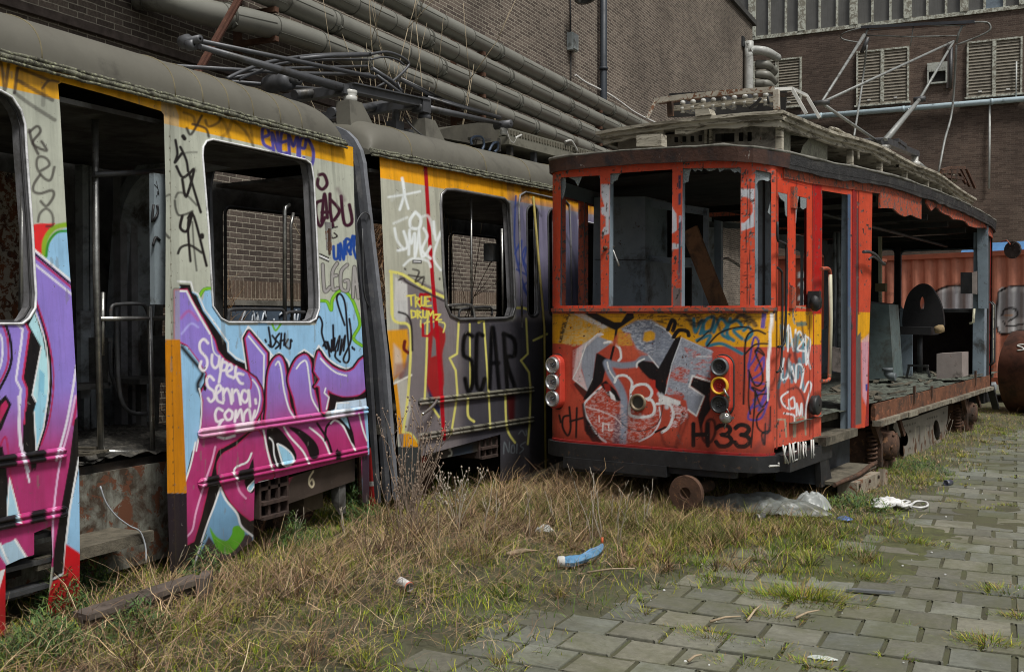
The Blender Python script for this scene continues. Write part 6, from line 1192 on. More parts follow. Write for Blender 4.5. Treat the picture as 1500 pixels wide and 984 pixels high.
def ribbon(off0, off1, dh0, dh1, mt, name, s_rng=None, closed_th=.02, jag=0, seed=3, side=None):
    P0 = edge_path(off0); P1 = edge_path(off1); rr = random.Random(seed); A_, B_ = [], []
    for (s, u), (s2, u2) in zip(P0, P1):
        if side == 'right' and (u < -1.2 or s < 0.12): continue
        if side == 'front' and s > 0.3: continue
        if side == 'left' and (u > -1.2 or s < .12): continue
        if s_rng and not (s_rng[0] <= s <= s_rng[1]): continue
        hh = edge_h(s, u); j = rr.uniform(-jag, jag); A_.append(R.p(s, u, hh + dh0 + j)); B_.append(R.p(s2, u2, hh + dh1 + rr.uniform(-jag, jag) * .3))
    A_, B_ = np.array(A_), np.array(B_); k = len(A_); c = R.p(5, -1.2, 3.1); In = []
    V = []
    for a, b_ in zip(A_, B_):
        d = c - a; d[2] = 0; d = R.n * (-1 if (a - R.o) @ R.n > -1.2 else 1) if side in ('right', 'left') else d / np.linalg.norm(d)
        V += [a, b_, b_ + d * closed_th, a + d * closed_th]
    F = [(i * 4 + j, i * 4 + (j + 1) % 4, i * 4 + 4 + (j + 1) % 4, i * 4 + 4 + j) for i in range(k - 1) for j in range(4)]
    F += [(0, 1, 2, 3), (4 * k - 1, 4 * k - 2, 4 * k - 3, 4 * k - 4)]
    mb = MB(); mb.add(V, F); return mb.build(name, mt, rt)
ribbon(.055, .065, -.118, .0, m_fas, 'fascia', side='front', jag=.004); ribbon(.05, .06, -.13, 0.0, m_tar, 'fascia', side='right', jag=.014, closed_th=.03); ribbon(.05, .06, -.13, 0.0, m_tar, 'fascia', side='left', closed_th=.03)
ribbon(.01, .01, -.20, -.12, m_redn, 'cantrail', side='right', s_rng=(0, 3.0)); ribbon(.012, .012, -.36, -.12, m_redn, 'ragged_panel', side='right', s_rng=(2.6, 4.7), jag=.03); ribbon(.01, .01, -.21, -.12, m_redn, 'ragged_panel', side='right', s_rng=(4.6, 9.6), jag=.05, seed=8); ribbon(.01, .01, -.22, -.12, m_redn, 'cantrail', side='left')
ribbon(-.005, .0, -.21, -.12, m_redn, 'cantrail', side='right', s_rng=(9.2, 10.3))
# raised lip on the roof edge + lower roof
P = edge_path(.055); mb = MB(); rr = random.Random(2); mb.tube([R.p(s, u, edge_h(s, u) + .006 + rr.uniform(-.004, .005)) for s, u in P], [rr.uniform(.008, .018) for _ in P], n=6); mb.build('roof_lip', m_canv, rt)
Pf = [(s, u) for s, u in P]; V = []; rows = 7; c = []
for k in range(rows):
    f = k / (rows - 1)
    for (s, u) in Pf:
        sc_ = 1 - f * .999; uu = -1.18 + (u + 1.18) * sc_; s2 = s if .4 < s else s + f * (.9 if s < .15 else .6)
        V.append(R.p(s2, uu, edge_h(s, u) + .01 + .05 * math.sin(f * math.pi / 2)))
n = len(Pf); F = [(k * n + i, k * n + i + 1, (k + 1) * n + i + 1, (k + 1) * n + i) for k in range(rows - 1) for i in range(n - 1)]
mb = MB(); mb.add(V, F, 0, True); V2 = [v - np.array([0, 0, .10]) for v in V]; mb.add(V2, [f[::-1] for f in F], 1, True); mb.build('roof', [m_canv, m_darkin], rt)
# sills and bumper
def fstrip(mb, off, h0, h1, s0=0.2, s1=2.36, n=40, th=.05):
    A_ = []
    for k in range(n + 1):
        s = s0 + (s1 - s0) * k / n; b = float(FR.side(s)); A_.append((FR.p(s, b + off, h0), FR.p(s, b + off, h1), FR.p(s, b + off - th, h1), FR.p(s, b + off - th, h0)))
    V = [q for a in A_ for q in a]; F = [(i * 4 + j, i * 4 + (j + 1) % 4, i * 4 + 4 + (j + 1) % 4, i * 4 + 4 + j) for i in range(n) for j in range(4)] + [(3, 2, 1, 0), (4 * n, 4 * n + 1, 4 * n + 2, 4 * n + 3)]
    mb.add(V, F)
mb = MB(); fstrip(mb, .045, 1.755, 1.785, .2, 2.37, th=.10); fstrip(mb, .02, 1.735, 1.757); mb.build('window_sill', m_redn, rt)
mb = MB(); fstrip(mb, .025, .555, .575); mb.build('belt_strip', m_redd, rt)
mb = MB(); fstrip(mb, .06, .42, .555, .17, 2.40, th=.12); mb.box(R, .02, 1.15, -.06, .13, .42, .555); mb.build('bumper', m_blk, rt)
mb = MB(); fstrip(mb, .07, .33, .425, .45, 1.5, th=.10); fstrip(mb, .035, .30, .34, .5, 1.4, th=.06); fstrip(mb, .02, .36, .425, 1.5, 2.1, th=.06); mb.build('bumper_step', m_blk, rt)
mb = MB(); mb.lathe(FR.p(1.2, .21, .955), FR.n, [(-.05, .03), (-.05, .075), (.012, .078), (.018, .06), (.0, .052), (-.04, .05), (-.045, .01)], n=24); mb.build('headlamp_socket', [M('brass_ring', (0.24, 0.19, 0.13), .5, .3, var=.4)], rt)
mb = MB(); mb.lathe(FR.p(1.2, .205, .955), FR.n, [(0, .001), (0, .05)], n=20); mb.build('socket_back', M('dull_glass_in', (0.06, 0.06, 0.045), .4), rt)
# ---- lamp clusters
def cluster(sc, hc, kinds, hh=.245):
    b = float(FR.side(sc)); e = .02; ba = math.degrees(math.atan2(float(FR.side(sc + e)) - float(FR.side(sc - e)), 2 * e))
    d = FR.d * math.cos(rad(ba)) + FR.n * math.sin(rad(ba)); nn = np.cross([0, 0, 1.0], d) * -1.0
    if nn @ FR.n < 0: nn = -nn
    nn = (nn + FR.n * 1.2); nn /= np.linalg.norm(nn); d = np.cross(nn, [0, 0, 1.0]); d = d if d @ FR.d > 0 else -d
    o = FR.p(sc, b, hc); P = []
    for a in range(0, 181, 15): P.append((.088 * math.cos(rad(a)), hh - .085 + .088 * math.sin(rad(a))))
    for a in range(180, 361, 15): P.append((.088 * math.cos(rad(a)), -hh + .085 + .088 * math.sin(rad(a))))
    k = len(P); V = []
    for dz, sc_ in ((-.14, 1.04), (.06, 1.0), (.075, .93)): V += [o + d * x * sc_ + np.array([0, 0, z]) * (1 if sc_ > .95 else .975) + nn * dz for x, z in P]
    F = [(r * k + i, r * k + (i + 1) % k, (r + 1) * k + (i + 1) % k, (r + 1) * k + i) for r in range(2) for i in range(k)] + [tuple(range(2 * k, 3 * k))]
    mb = MB(); mb.add(V, F); base = mb.build('lamp_housing', M('lamp_red', (0.47, 0.05, 0.03), .4, var=.2, chip_amt=.15), rt)
    mb = MB(); mb.tube([o + d * x * 1.05 + np.array([0, 0, z * 1.02]) + nn * .0 for x, z in P], .009, n=6, closed=True); mb.build('housing_seal', m_rub, base)
    for kk, kd in enumerate(kinds):
        c = o + np.array([0, 0, .155 - .155 * kk]) + nn * .090
        rim, inner = {'chrome': (m_lch, m_lin), 'black': (m_lbk, m_lin2), 'grey': (m_lgr, m_lin2), 'yellow': (m_lye, m_lred)}[kd]
        mb = MB(); mb.lathe(c, nn, [(-.02, .078), (.008, .075), (.016, .069), (.012, .060), (-.006, .055)], n=26); h_ = mb.build('headlight', rim, base)
        mb = MB(); mb.lathe(c, nn, [(-.012, .001), (-.012, .018), (-.004, .020), (-.002, .001)], n=10); mb.lathe(c, nn, [(-.002, .060), (-.006, .048), (-.011, .03), (-.012, .001)], n=22); mb.build('reflector', inner, h_)
        mb = MB()
        for a in range(0, 360, 72): q = d * math.cos(rad(a)) * .016 + np.array([0, 0, math.sin(rad(a)) * .016]); mb.lathe(c + q, nn, [(-.012, .006), (.002, .006), (.003, .001)], n=6)
        if kd != 'yellow': mb.build('bulb_socket', M('socket_dark', (0.05, 0.05, 0.052), .5), h_)
        else: mb.build('bulb_socket', m_lred, h_)
    return o, d, nn
m_lch = M('lamp_chrome', (0.5, 0.52, 0.53), .25, .75, var=.25); m_lin = M('reflector', (0.42, 0.45, 0.48), .28, .6, var=.3, sc=30); m_lbk = M('lamp_black', (0.025, 0.027, 0.028), .4); m_lgr = M('lamp_grey2', (0.13, 0.14, 0.15), .4, .3)
m_lin2 = M('reflector_dark', (0.06, 0.062, 0.065), .4, .4, var=.5, sc=30); m_lye = M('lamp_yellow', (0.62, 0.34, 0.02), .45, var=.2); m_lred = M('red_lens', (0.30, 0.012, 0.012), .25, var=.2)
cluster(.335, 1.105, ('chrome', 'chrome', 'chrome')); o_, d_, n_ = cluster(1.985, 1.135, ('grey', 'yellow', 'black'))
mb = MB(); a = o_ + n_ * .10; q = lambda x, y: FR.pt(x, y, .30)
mb.tube([q(1060, 569), (q(1063, 575)), q(1068, 583)], .010, n=6); mb.lathe(q(1063, 612), np.array([.3, -.6, .5]), [(0, .01), (0, .055), (.01, .05), (.05, .02), (.05, .01)], n=14); mb.tube([q(1064, 598), q(1068, 606), q(1064, 618), q(1061, 628)], .006, n=5, curve=3); mb.bar(q(1059, 619), q(1075, 611), .006, .02); mb.build('dangling_lamp', m_chrome, rt)
# ---- side, door end
opening = Zs((303, 242), (458, 268), (457, 2200), (298, 2200), (300, 984))
panel('side_panel', R, 0.0, 2.75, .55, 3.10, .0085, m_redp, rt, paint=paint_S, keep=[[(1120, 210), (1300, 240), (1278, 275), (1276, 420), (1274, 470), (1271, 560), (1267, 626), (1243, 628), (1243, 700), (1203, 700), (1202, 640), (1137, 655), (1120, 662)]],
      holes=[opening, Zs((40, 252), (95, 264), (94, 935), (38, 936)), Zs((146, 272), (211, 288), (209, 930), (144, 934))])
mb = MB()
for x0, x1 in ((1131, 1138), (1191, 1203), (1247, 1275)):
    a, b_ = R.at(x0 + .5, 400, 0, True)[0], R.at(x1 - .5, 400, 0, True)[0]; a = max(a, .05); b_ = max(b_, a + .03); sd = float(R.side((a + b_) / 2)); mb.box(R, a, b_, sd - .05, sd - .004, .60, 3.0)
mb.build('door_posts', m_redd, rt)
a = R.at(1204, 500, 0, True)[0]; mb = MB(); mb.box(R, a - .02, a + .03, -.10, .05, .60, 2.9); mb.build('door_jamb', m_redd, rt)
a = R.at(1243, 500, 0, True)[0]; mb = MB(); mb.box(R, a, a + .14, .03, .09, .62, 2.92); mb.build('door_jamb', m_blue, rt)
def rtube(u, pts, r, mt, name, curve=3, parent=rt): mb = MB(); mb.tube([R.pt(x, y, u) for x, y in pts], r, n=8, curve=curve); return mb.build(name, mt, parent)
rtube(.06, [(1139, 325), (1139, 350), (1143, 354), (1149, 357), (1152, 364), (1152, 420), (1150, 490), (1147, 505), (1140, 508)], .011, m_blk, 'grab_rail'); rtube(.06, [(1139, 392), (1144, 397), (1146, 408), (1146, 480), (1144, 535), (1138, 545)], .010, m_blk, 'grab_rail')
m_cream = M('cream_paint', (0.50, 0.49, 0.36), .5, var=.2, dirt_amt=.2)
rtube(.13, [(1216, 402), (1217, 470), (1215, 552)], .018, m_cream, 'grab_rail', 0); rtube(.13, [(1203, 394), (1211, 393), (1215, 396), (1216.5, 404)], .017, m_redn, 'rail_bracket'); rtube(.13, [(1203, 558), (1210, 558), (1214.5, 555), (1215, 548)], .017, m_redn, 'rail_bracket')
mb = MB(); c = R.pt(1193, 443, .10); mb.lathe(c - R.n * .03, R.n, [(0, .05), (.02, .075), (.05, .08), (.08, .06), (.09, .01)], n=16); mb.bar(c + (0, 0, -.05), c + (0, 0, .10), .10, .10); mb.build('door_lock', m_blk, rt)
mb = MB(); c = R.pt(1195, 593, .10); mb.lathe(c - R.n * .03, R.n, [(0, .03), (.0, .085), (.05, .09), (.06, .08), (.065, .01)], n=22); mb.build('side_buffer', m_lbk, rt)
mb = MB(); mb.tube([R.pt(x, y, .2) for x, y in ((1265, 369), (1274, 369), (1283, 374), (1290, 383), (1296, 387))], .016, n=8, curve=3); mb.tube([R.pt(x, y, .2) for x, y in ((1273, 380), (1278, 376), (1284, 379), (1293, 387))], .010, n=6, curve=3); mb.build('door_lever', m_steel, rt)
for x, y in ((1161, 290), (1159, 436)):
    a = R.at(x, y, .02); mb = MB(); mb.box(R, a[0] - .05, a[0] + .05, .0, float(R.side(a[0])) + .025, a[1] - .09, a[1] + .09); mb.build('hinge', m_redn, rt)
# glass shards
m, N, L, b = nmat('dusty_glass'); b.inputs['Base Color'].default_value = (0.42, 0.48, 0.50, 1); b.inputs['Roughness'].default_value = .08; b.inputs['Alpha'].default_value = .42; m_shard = m
def shard(fr, P, u, surf=False):
    Q = []
    for x, y in P:
        s, h = fr.at(x, y, u, surf); Q.append(fr.p(s, u + (float(fr.side(s)) if surf else 0), h))
    mb = MB(); mb.prism(Q, -fr.n * .005); return mb.build('glass_shard', m_shard, rt)
for P in (((356, 205), (415, 203), (400, 220), (395, 240), (375, 250), (366, 268), (356, 262)), ((757, 176), (805, 176), (795, 205), (788, 250), (757, 264)), ((805, 176), (870, 174), (862, 193), (840, 184), (825, 196)), ((875, 176), (950, 174), (930, 188), (900, 192)), ((950, 174), (1082, 172), (1080, 206), (1062, 194), (1045, 202), (1020, 182), (985, 184), (962, 196)),
          ((1158, 182), (1248, 202), (1248, 238), (1228, 248), (1200, 240), (1178, 246), (1164, 268)), ((82, 228), (110, 228), (105, 300), (92, 350), (82, 330)), ((120, 226), (200, 220), (185, 255), (176, 276), (160, 245)), ((290, 216), (304, 216), (304, 246)), ((1228, 420), (1248, 340), (1248, 440)), ((1156, 400), (1166, 470), (1156, 480))):
    shard(FR, Zu(*P), -.02, True)
for P in (((40, 254), (95, 265), (94, 400), (86, 390), (80, 310), (60, 295), (50, 280)), ((147, 274), (165, 278), (156, 330), (148, 440)), ((175, 282), (211, 289), (210, 345), (190, 356), (176, 345))): shard(R, Zs(*P), 0.02, True)
# ---- left side, bulkheads, interior
R2 = Frame(-1.808, 8.687, 8.3, side=lambda s: -np.minimum(np.asarray(s, float) * .16, .32))
far_px = lambda x, y: tuple(float(v) for v in R2.at(x, y, -2.13, True))
hl = [[far_px(1057, 448), far_px(1085, 447), far_px(1085, 334), far_px(1057, 331)]] + [[(.15, 1.78), (.62, 1.78), (.62, 2.85), (.15, 2.85)], [(.74, 1.78), (1.25, 1.78), (1.25, 2.85), (.74, 2.85)]] + [rrect(s, 1.5, s + 1.05, 2.75, .06) for s in (5.6, 6.8, 8.0)]
panel('far_side_wall', R2, .1, 10.1, .6, 3.0, .04, m_blue, rt, holes=hl, u=-2.13, poly_px=False)
for P in hl[1:3]: mb = MB(); mb.tube([R.p(s, -2.13 - s * .16, h) for s, h in P], .03, n=4, closed=True, smooth=False); mb.build('far_window_frame', m_redn, rt)
def cross(name, px4, s0, mt, th=.03):
    """panel standing across the car at s0, outline traced"""
    Q = [RS(x, y, s0) for x, y in px4]; mb = MB(); mb.prism(Q, R.d * th); return mb.build(name, mt, rt)
cross('cabinet', [(870, 289), (945, 288), (945, 452), (868, 452)], .9, m_blue, .5); cross('cabinet_seam', [(871, 379.5), (945, 380.5), (945, 381.6), (871, 380.6)], .893, m_blk, .005)
cross('bulkhead', [(945, 292), (1036, 305), (1036, 316), (945, 303)], 1.0, m_blue); cross('bulkhead', [(1030, 305), (1037, 305), (1038, 460), (1030, 460)], 1.0, m_blue); cross('dark_panel', [(946, 300), (1031, 312), (1031, 378), (946, 376)], 1.6, m_darkin)  # dark sheets here put the shade of the open doorway into colour
cross('shelf_board', [(944, 373), (1016, 381), (1016, 390), (944, 382)], 1.0, m_blue, .06); cross('post', [(1046, 322), (1056, 324), (1057, 460), (1047, 460)], 1.8, m_blue, .05); cross('roof_beam', [(990, 322), (1100, 328), (1100, 336), (990, 330)], 2.2, m_intl, .05)
cross('dark_panel', [(946, 392), (966, 392), (966, 470), (946, 470)], 1.6, m_darkin); cross('dark_panel', [(985, 392), (1012, 392), (1012, 470), (987, 470)], 1.7, m_darkin)
cross('corner_lining', [(1108, 262), (1128, 258), (1128, 455), (1108, 455)], .45, m_blue, .04); cross('lining_rib', [(1117, 262), (1120, 262), (1120, 455), (1117, 455)], .44, m_blk, .02)
rtube(-.6, [(1058, 379), (1066, 379), (1075, 384), (1084, 390)], .012, m_chrome, 'lever')
mb = MB(); mb.tube([FR.pt(x, y, .1) for x, y in ((896, 362), (900, 372), (904, 382), (907, 390))], .012, n=6); mb.lathe(FR.pt(896, 362, .12), FR.n, [(-.02, .01), (-.02, .022), (.02, .022), (.02, .01)], n=8); mb.build('wiper', m_chrome, rt)
mb = MB(); mb.lathe(FR.pt(886, 363, .22), FR.n, [(-.02, .02), (.01, .016), (.012, .001)], n=8); mb.build('bolt', m_rust, rt)
mb = MB(); mb.box(R, .1, LEN, -2.1, .0, .72, .795); mb.build('floor', m_wood, rt)
ss = np.linspace(.3, 10.1, 220); uu = np.linspace(-2.1, .09, 60); Sg, Ug = np.meshgrid(ss, uu, indexing='ij')
def plank(Sg, Ug):
    k = np.floor(Ug / .105); q = (Ug / .105) % 1; off = (np.sin(k * 12.9) * 43758.5) % 1; g = (np.sin((k * 7 + np.floor((Sg + off * 2) / .5)) * 78.2) * 1e4) % 1
    return .80 + .018 * g + .04 * np.clip(vnoise(Sg * 6, Ug * 9, 3) - .55, 0, 1) - .012 * (q < .12)
Wg = R.P(Sg, Ug, plank(Sg, Ug)).reshape(-1, 3); ii = np.arange(Sg.size).reshape(Sg.shape)
link_mesh('floorboards', Wg, np.stack([ii[:-1, :-1].ravel(), ii[1:, :-1].ravel(), ii[1:, 1:].ravel(), ii[:-1, 1:].ravel()], 1), M('rotten_floor', (0.115, 0.13, 0.105), .9, var=.7, sc=18, dirt_amt=.45, dirt=(0.03, 0.028, 0.022), dirt_sc=8, bmp=.8, bd=.012), rt, False)
rr = random.Random(11)
for k in range(26):
    s = rr.uniform(2.9, 8.4); u = rr.uniform(-.9, .05); a = rr.uniform(-.6, .6); l = rr.uniform(.06, .2); mb = MB(); c = R.p(s, u, .83)
    v = R.d * math.cos(a) * l + R.n * math.sin(a) * l; mb.bar(c - v, c + v + (0, 0, rr.uniform(0, .05)), rr.uniform(.03, .08), .014); mb.build('broken_board', m_wood, rt)
# step well in the doorway
mb = MB(); mb.box(R, .85, 1.75, -.55, -.45, .60, .80); mb.build('step_riser', m_darkin, rt); mb = MB(); mb.box(R, .84, 1.82, -.50, .14, .585, .625); mb.box(R, .84, 1.82, .10, .17, .555, .63); mb.build('threshold', m_wood, rt)
mb = MB(); mb.box(R, .95, 2.35, -.12, -.06, .22, .58); mb.box(R, .86, .95, -.30, .12, .20, .56); mb.build('step_box', M('blue_black', (0.022, 0.028, 0.036), .55, var=.5), rt)
mb = MB(); mb.box(R, .95, 2.3, -.08, .22, .195, .225); mb.build('lower_step', m_wood, rt); mb = MB(); mb.tube([R.p(s, .23 + .02 * math.sin(s * 5), .20 + .03 * (s - 1)) for s in np.linspace(.95, 2.3, 8)], .022, n=6); mb.build('step_edge', m_rust, rt)
mb = MB(); q = [R.p(.80, .125, .56), R.p(.98, .125, .56), R.p(1.18, .125, .18), R.p(.86, .125, .18)]; mb.prism(q, -R.n * .05); mb.build('lifeguard', m_blk, rt)
mb = MB()
for P in (((0, 40), (0, 0), (14, 4)), ): pass
zk = Zm(1120, 440, 3.514)
for P in (((95, 745), (108, 838)), ((110, 750), (100, 790), (122, 838)), ((128, 735), (130, 832)), ((128, 735), (144, 830), (146, 732)), ((160, 730), (148, 735), (152, 825), (168, 818)), ((148, 780), (164, 776)), ((172, 728), (174, 818)), ((184, 815), (182, 728), (200, 808), (198, 725)), ((210, 725), (212, 800), (205, 735), (214, 740)), ((240, 715), (240, 812)), ((250, 715), (252, 810), (256, 790)), ((25, 852), (75, 850), (72, 835))):
    mb.tube([R.pt(x, y, .133) for x, y in zk(*P)], .008, n=4, curve=0)
mb.build('lettering', M('white_paint'), rt)
# sill beam along the open side
mb = MB(); mb.box(R, 2.68, 9.25, .06, .105, .625, .80); mb.build('side_beam', M('orange_rust', (0.15, 0.060, 0.03), .85, var=.6, sc=6, dirt_amt=.4, dirt=(0.05, 0.03, 0.02), chip=(0.26, 0.10, 0.05), chip_amt=.3, chip_sc=8, bmp=.6, bd=.01), rt)
mb = MB(); s = 2.66
while s < 9.2: l = rr.uniform(.35, .7); mb.box(R, s, s + l - .02, .08, .165 + rr.uniform(-.01, .01), .575 + rr.uniform(-.006, .006), .628); s += l
mb.build('timber_sill', M('pale_timber', (0.24, 0.22, 0.17), .9, var=.5, sc=10, dirt_amt=.5, dirt=(0.06, 0.05, 0.04), chip=(0.12, 0.09, 0.06), chip_amt=.4), rt)
for s, hh in ((4.3, .10), (8.0, .12), (5.2, .05)): mb = MB(); mb.box(R, s, s + .05, .10, .125, .70, .80 + hh); mb.build('bracket', m_rust, rt)
# rear corner and rear wall
rear = LEN - .05
def rr_at(x, y): s, h = FR.at(x, y, -rear); return s, h
hr = []
for x0, x1, y0, y1 in ((1289, 1312, 365, 447), (1319, 1431, 364, 454)):
    a = rr_at(x0, y1); b_ = rr_at(x1, y0); hr.append(rrect(a[0], a[1], b_[0], b_[1], .08))
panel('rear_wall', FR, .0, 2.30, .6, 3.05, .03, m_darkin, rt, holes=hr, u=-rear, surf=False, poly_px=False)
for P in hr: mb = MB(); mb.tube([FR.p(s, -rear + .02, h) for s, h in P], .02, n=5, closed=True); mb.build('far_window_frame', m_blue, rt)
mb = MB(); mb.box(R, 8.75, 8.95, -.06, .10, .80, 3.0); mb.build('rear_post', m_blue, rt); mb = MB(); mb.box(R, 9.1, 9.25, -.04, .09, .80, 3.0); mb.build('rear_post', m_darkin, rt)
def paint_RP(px, py, s, h):
    p = Paint(px, py, RED2); yl = (h > 1.45) & (h < 1.72); p.c[yl] = YEL; chips(p, px, py, .7, (C(120, 118, 112), C(60, 56, 54)), 2.5, 5, 17); return p.c
panel('side_panel', R, 9.35, 10.18, .62, 3.02, .02, m_redp, rt, paint=paint_RP)
mb = MB(); mb.box(R, 9.3, 9.36, -.1, .08, .6, 3.0); mb.box(R, 10.1, 10.18, -.3, -.12, .6, 3.0); mb.build('rear_post', m_redd, rt)
for u, s in ((.13, 9.28), (.14, 9.42), (-.02, 10.25)): mb = MB(); mb.tube([R.p(s, u - .05, .95), R.p(s, u, 1.0), R.p(s, u, 1.9), R.p(s, u - .05, 1.95)], .014, n=6); mb.build('grab_rail', m_cream if s > 10 else m_steel, rt)
for k in range(7): mb = MB(); mb.bar(R.p(9.28, .12, .9 + k * .16), R.p(9.42, .12, .88 + k * .16), .012, .012); mb.build('ladder_rung', m_steel, rt)
mb = MB(); c = R.pt(1484, 366, .16); mb.lathe(c, np.array([-.45, -.85, .0]), [(-.03, .01), (-.03, .12), (.0, .15), (.02, .15), (.025, .14), (.02, .01)], n=20, smooth=False); mt_ = mb.build('mirror', M('mirror_brown', (0.16, 0.13, 0.12), .15, .7, var=.5, chip=(.4, .38, .35), chip_amt=.2), rt)
mb = MB(); mb.tube([R.pt(1467, 354, -.1), R.pt(1475, 352, .1), R.pt(1480, 358, .16)], .012, n=6); mb.build('mirror_arm', m_redn, rt)
# interior of the rear platform
rtube(-1.1, [(1274, 443), (1310, 447)], .02, m_blk, 'rail', 0)
def rbox(name, s0, s1, u0, u1, h0, h1, mt, parent=rt): mb = MB(); mb.box(R, s0, s1, u0, u1, h0, h1); return mb.build(name, mt, parent)
a = RS(1274, 552, 6.6); b_ = RS(1308, 446, 6.6)
cross('control_cabinet', [(1268, 444), (1302, 446), (1309, 553), (1268, 556)], 6.0, M('green_grey_paint', (0.10, 0.135, 0.135), .5, var=.3, dirt_amt=.3), .5)
cross('cabinet_door', [(1318, 452), (1336, 452), (1336, 552), (1322, 552)], 8.2, m_blue, .04); cross('dark_panel', [(1312, 454), (1445, 456), (1445, 552), (1312, 552)], rear - .15, M('deep_brown', (0.03, 0.02, 0.018), .8), .03)
cross('post', [(1310, 362), (1318, 362), (1319, 560), (1311, 560)], rear - .2, m_darkin, .06); cross('ledge', [(1300, 452), (1432, 453), (1432, 458), (1300, 457)], 9.2, m_steel, .05)
cross('junction_box', [(1282, 415), (1297, 415), (1297, 427), (1282, 427)], 8.0, M('box_tan', (0.16, 0.13, 0.07), .6), .1); cross('post', [(1286, 340), (1291, 340), (1291, 445), (1287, 445)], 8.4, m_cream, .05)
cross('screen_box', [(1407, 399), (1431, 399), (1431, 430), (1407, 430)], 8.6, m_blk, .12); cross('box_door', [(1424, 399), (1431, 397), (1431, 431), (1424, 430)], 8.5, M('box_beige', (0.3, 0.26, 0.24), .6), .02)
cross('wall_lining', [(1431, 330), (1447, 330), (1447, 452), (1433, 452)], 8.7, m_blue, .04)
mb = MB(); mb.tube([RS(x, y, 8.3) for x, y in ((1427, 452), (1426, 472), (1420, 474))], .02, n=6); mb.build('conduit', m_cream, rt)
for s in np.linspace(3, 9, 6): mb = MB(); mb.box(R, s, s + .06, -WL_ + .1, 0, 2.93, 3.0); mb.build('ceiling_rib', m_darkin, rt)
mb = MB(); mb.tube([R.p(s, -.5, 2.82) for s in (2.8, 5, 9)], .02, n=6); mb.build('ceiling_rail', m_steel, rt)
for k, (x0, x1) in enumerate(((1222, 1224), (1228, 1231), (1234, 1236))): rtube(-1.6 + .3 * k, [(x0, 340), (x0 + 1, 430), (x0 - 2 + k * 3, 520)], .025, m_intl, 'loose_pole', 0)
# driver's chair
ch = thing('driver_chair', 'black driver chair with oval backrest standing inside the open red tram', 'chair', RS(1352, 553, 7.6))
c = RS(1352, 452, 7.6); V = []; P = []
cb = lambda x, y, d=0: RS(x, y, 7.6) + R.d * d
out = catmull([(1322, 478), (1323, 455), (1331, 430), (1347, 416), (1362, 419), (1376, 440), (1382, 465), (1379, 484), (1352, 490), (1330, 486)], 4, True)
hole = [(1350 + 4.5 * math.cos(t), 445 + 12 * math.sin(t)) for t in np.linspace(0, 2 * math.pi, len(out), endpoint=False)]
ang = lambda P_, c_: [math.atan2(y - c_[1], x - c_[0]) for x, y in P_]
out = sorted(out.tolist(), key=lambda q: math.atan2(q[1] - 448, q[0] - 1350)); hole = [(1350 + 4 * math.cos(math.atan2(y - 448, x - 1350)), 445 + 11 * math.sin(math.atan2(y - 448, x - 1350))) for x, y in out]; k = len(out)
V = [cb(x, y) for x, y in out] + [cb(x, y) for x, y in hole] + [cb(x, y, .09) for x, y in out] + [cb(x, y, .09) for x, y in hole]
F = [(i, (i + 1) % k, k + (i + 1) % k, k + i) for i in range(k)] + [(2 * k + i, 3 * k + i, 3 * k + (i + 1) % k, 2 * k + (i + 1) % k) for i in range(k)] + [(i, 2 * k + i, 2 * k + (i + 1) % k, (i + 1) % k) for i in range(k)] + [(k + i, k + (i + 1) % k, 3 * k + (i + 1) % k, 3 * k + i) for i in range(k)]
mch = M('chair_black', (0.014, 0.014, 0.015), .55, var=.4); mb = MB(); mb.add(V, F); mb.build('backrest', mch, ch)
mb = MB(); mb.prism([cb(x, y, -.45) for x, y in ((1330, 478), (1374, 479), (1374, 490), (1330, 489))], R.d * .5); mb.build('seat', mch, ch)
mb = MB(); a = cb(1352, 490, -.2); e = cb(1352, 545, -.2); mb.tube([a, e], .04, n=10); mb.bar(cb(1336, 534, -.25), cb(1366, 535, -.25), .05, .03); mb.bar(cb(1338, 534, -.25), cb(1334, 552, -.25), .03, .03); mb.bar(cb(1363, 535, -.25), cb(1368, 552, -.25), .03, .03); mb.build('pedestal', m_steel, ch)
mb = MB(); q = RS(1376, 482, 7.2); mb.lathe(q, (1, 0, .2), [(-.07, .01), (-.06, .05), (0, .065), (.06, .05), (.07, .01)], n=10); tag(mb.build('foam_lump', M('foam', (0.30, 0.22, 0.12), .9, var=.5, sc=20)), 'torn yellow foam lump on the seat of the driver chair', 'foam')
q = [RS(x, y, 6.9) for x, y in ((1372, 555), (1409, 552), (1409, 516), (1372, 518))]; mb = MB(); mb.prism(q, R.d * .02); mb.box8([RS(1409, 552, 6.9), RS(1421, 550, 6.9), RS(1421, 550, 6.9) + R.d * .4, RS(1409, 552, 6.9) + R.d * .4, RS(1409, 516, 6.9), RS(1421, 515, 6.9), RS(1421, 515, 6.9) + R.d * .4, RS(1409, 516, 6.9) + R.d * .4])
q = [RS(x, y, 6.92) for x, y in ((1372, 555), (1409, 552), (1409, 516), (1372, 518))]; mb = MB(); mb.prism(q, R.d * .45); bx = mb.build('metal_box', M('mauve_sheet', (0.27, 0.235, 0.22), .6, var=.2, dirt_amt=.2, chip=(.2, .08, .04), chip_amt=.12)); tag(bx, 'pinkish grey sheet metal box on the floor beside the driver chair', 'box')
mb = MB(); q = RS(1232, 520, 3.0); cross('floor_board_panel', [(1219, 508), (1241, 512), (1241, 548), (1219, 543)], 3.6, M('mauve_sheet'), .03)
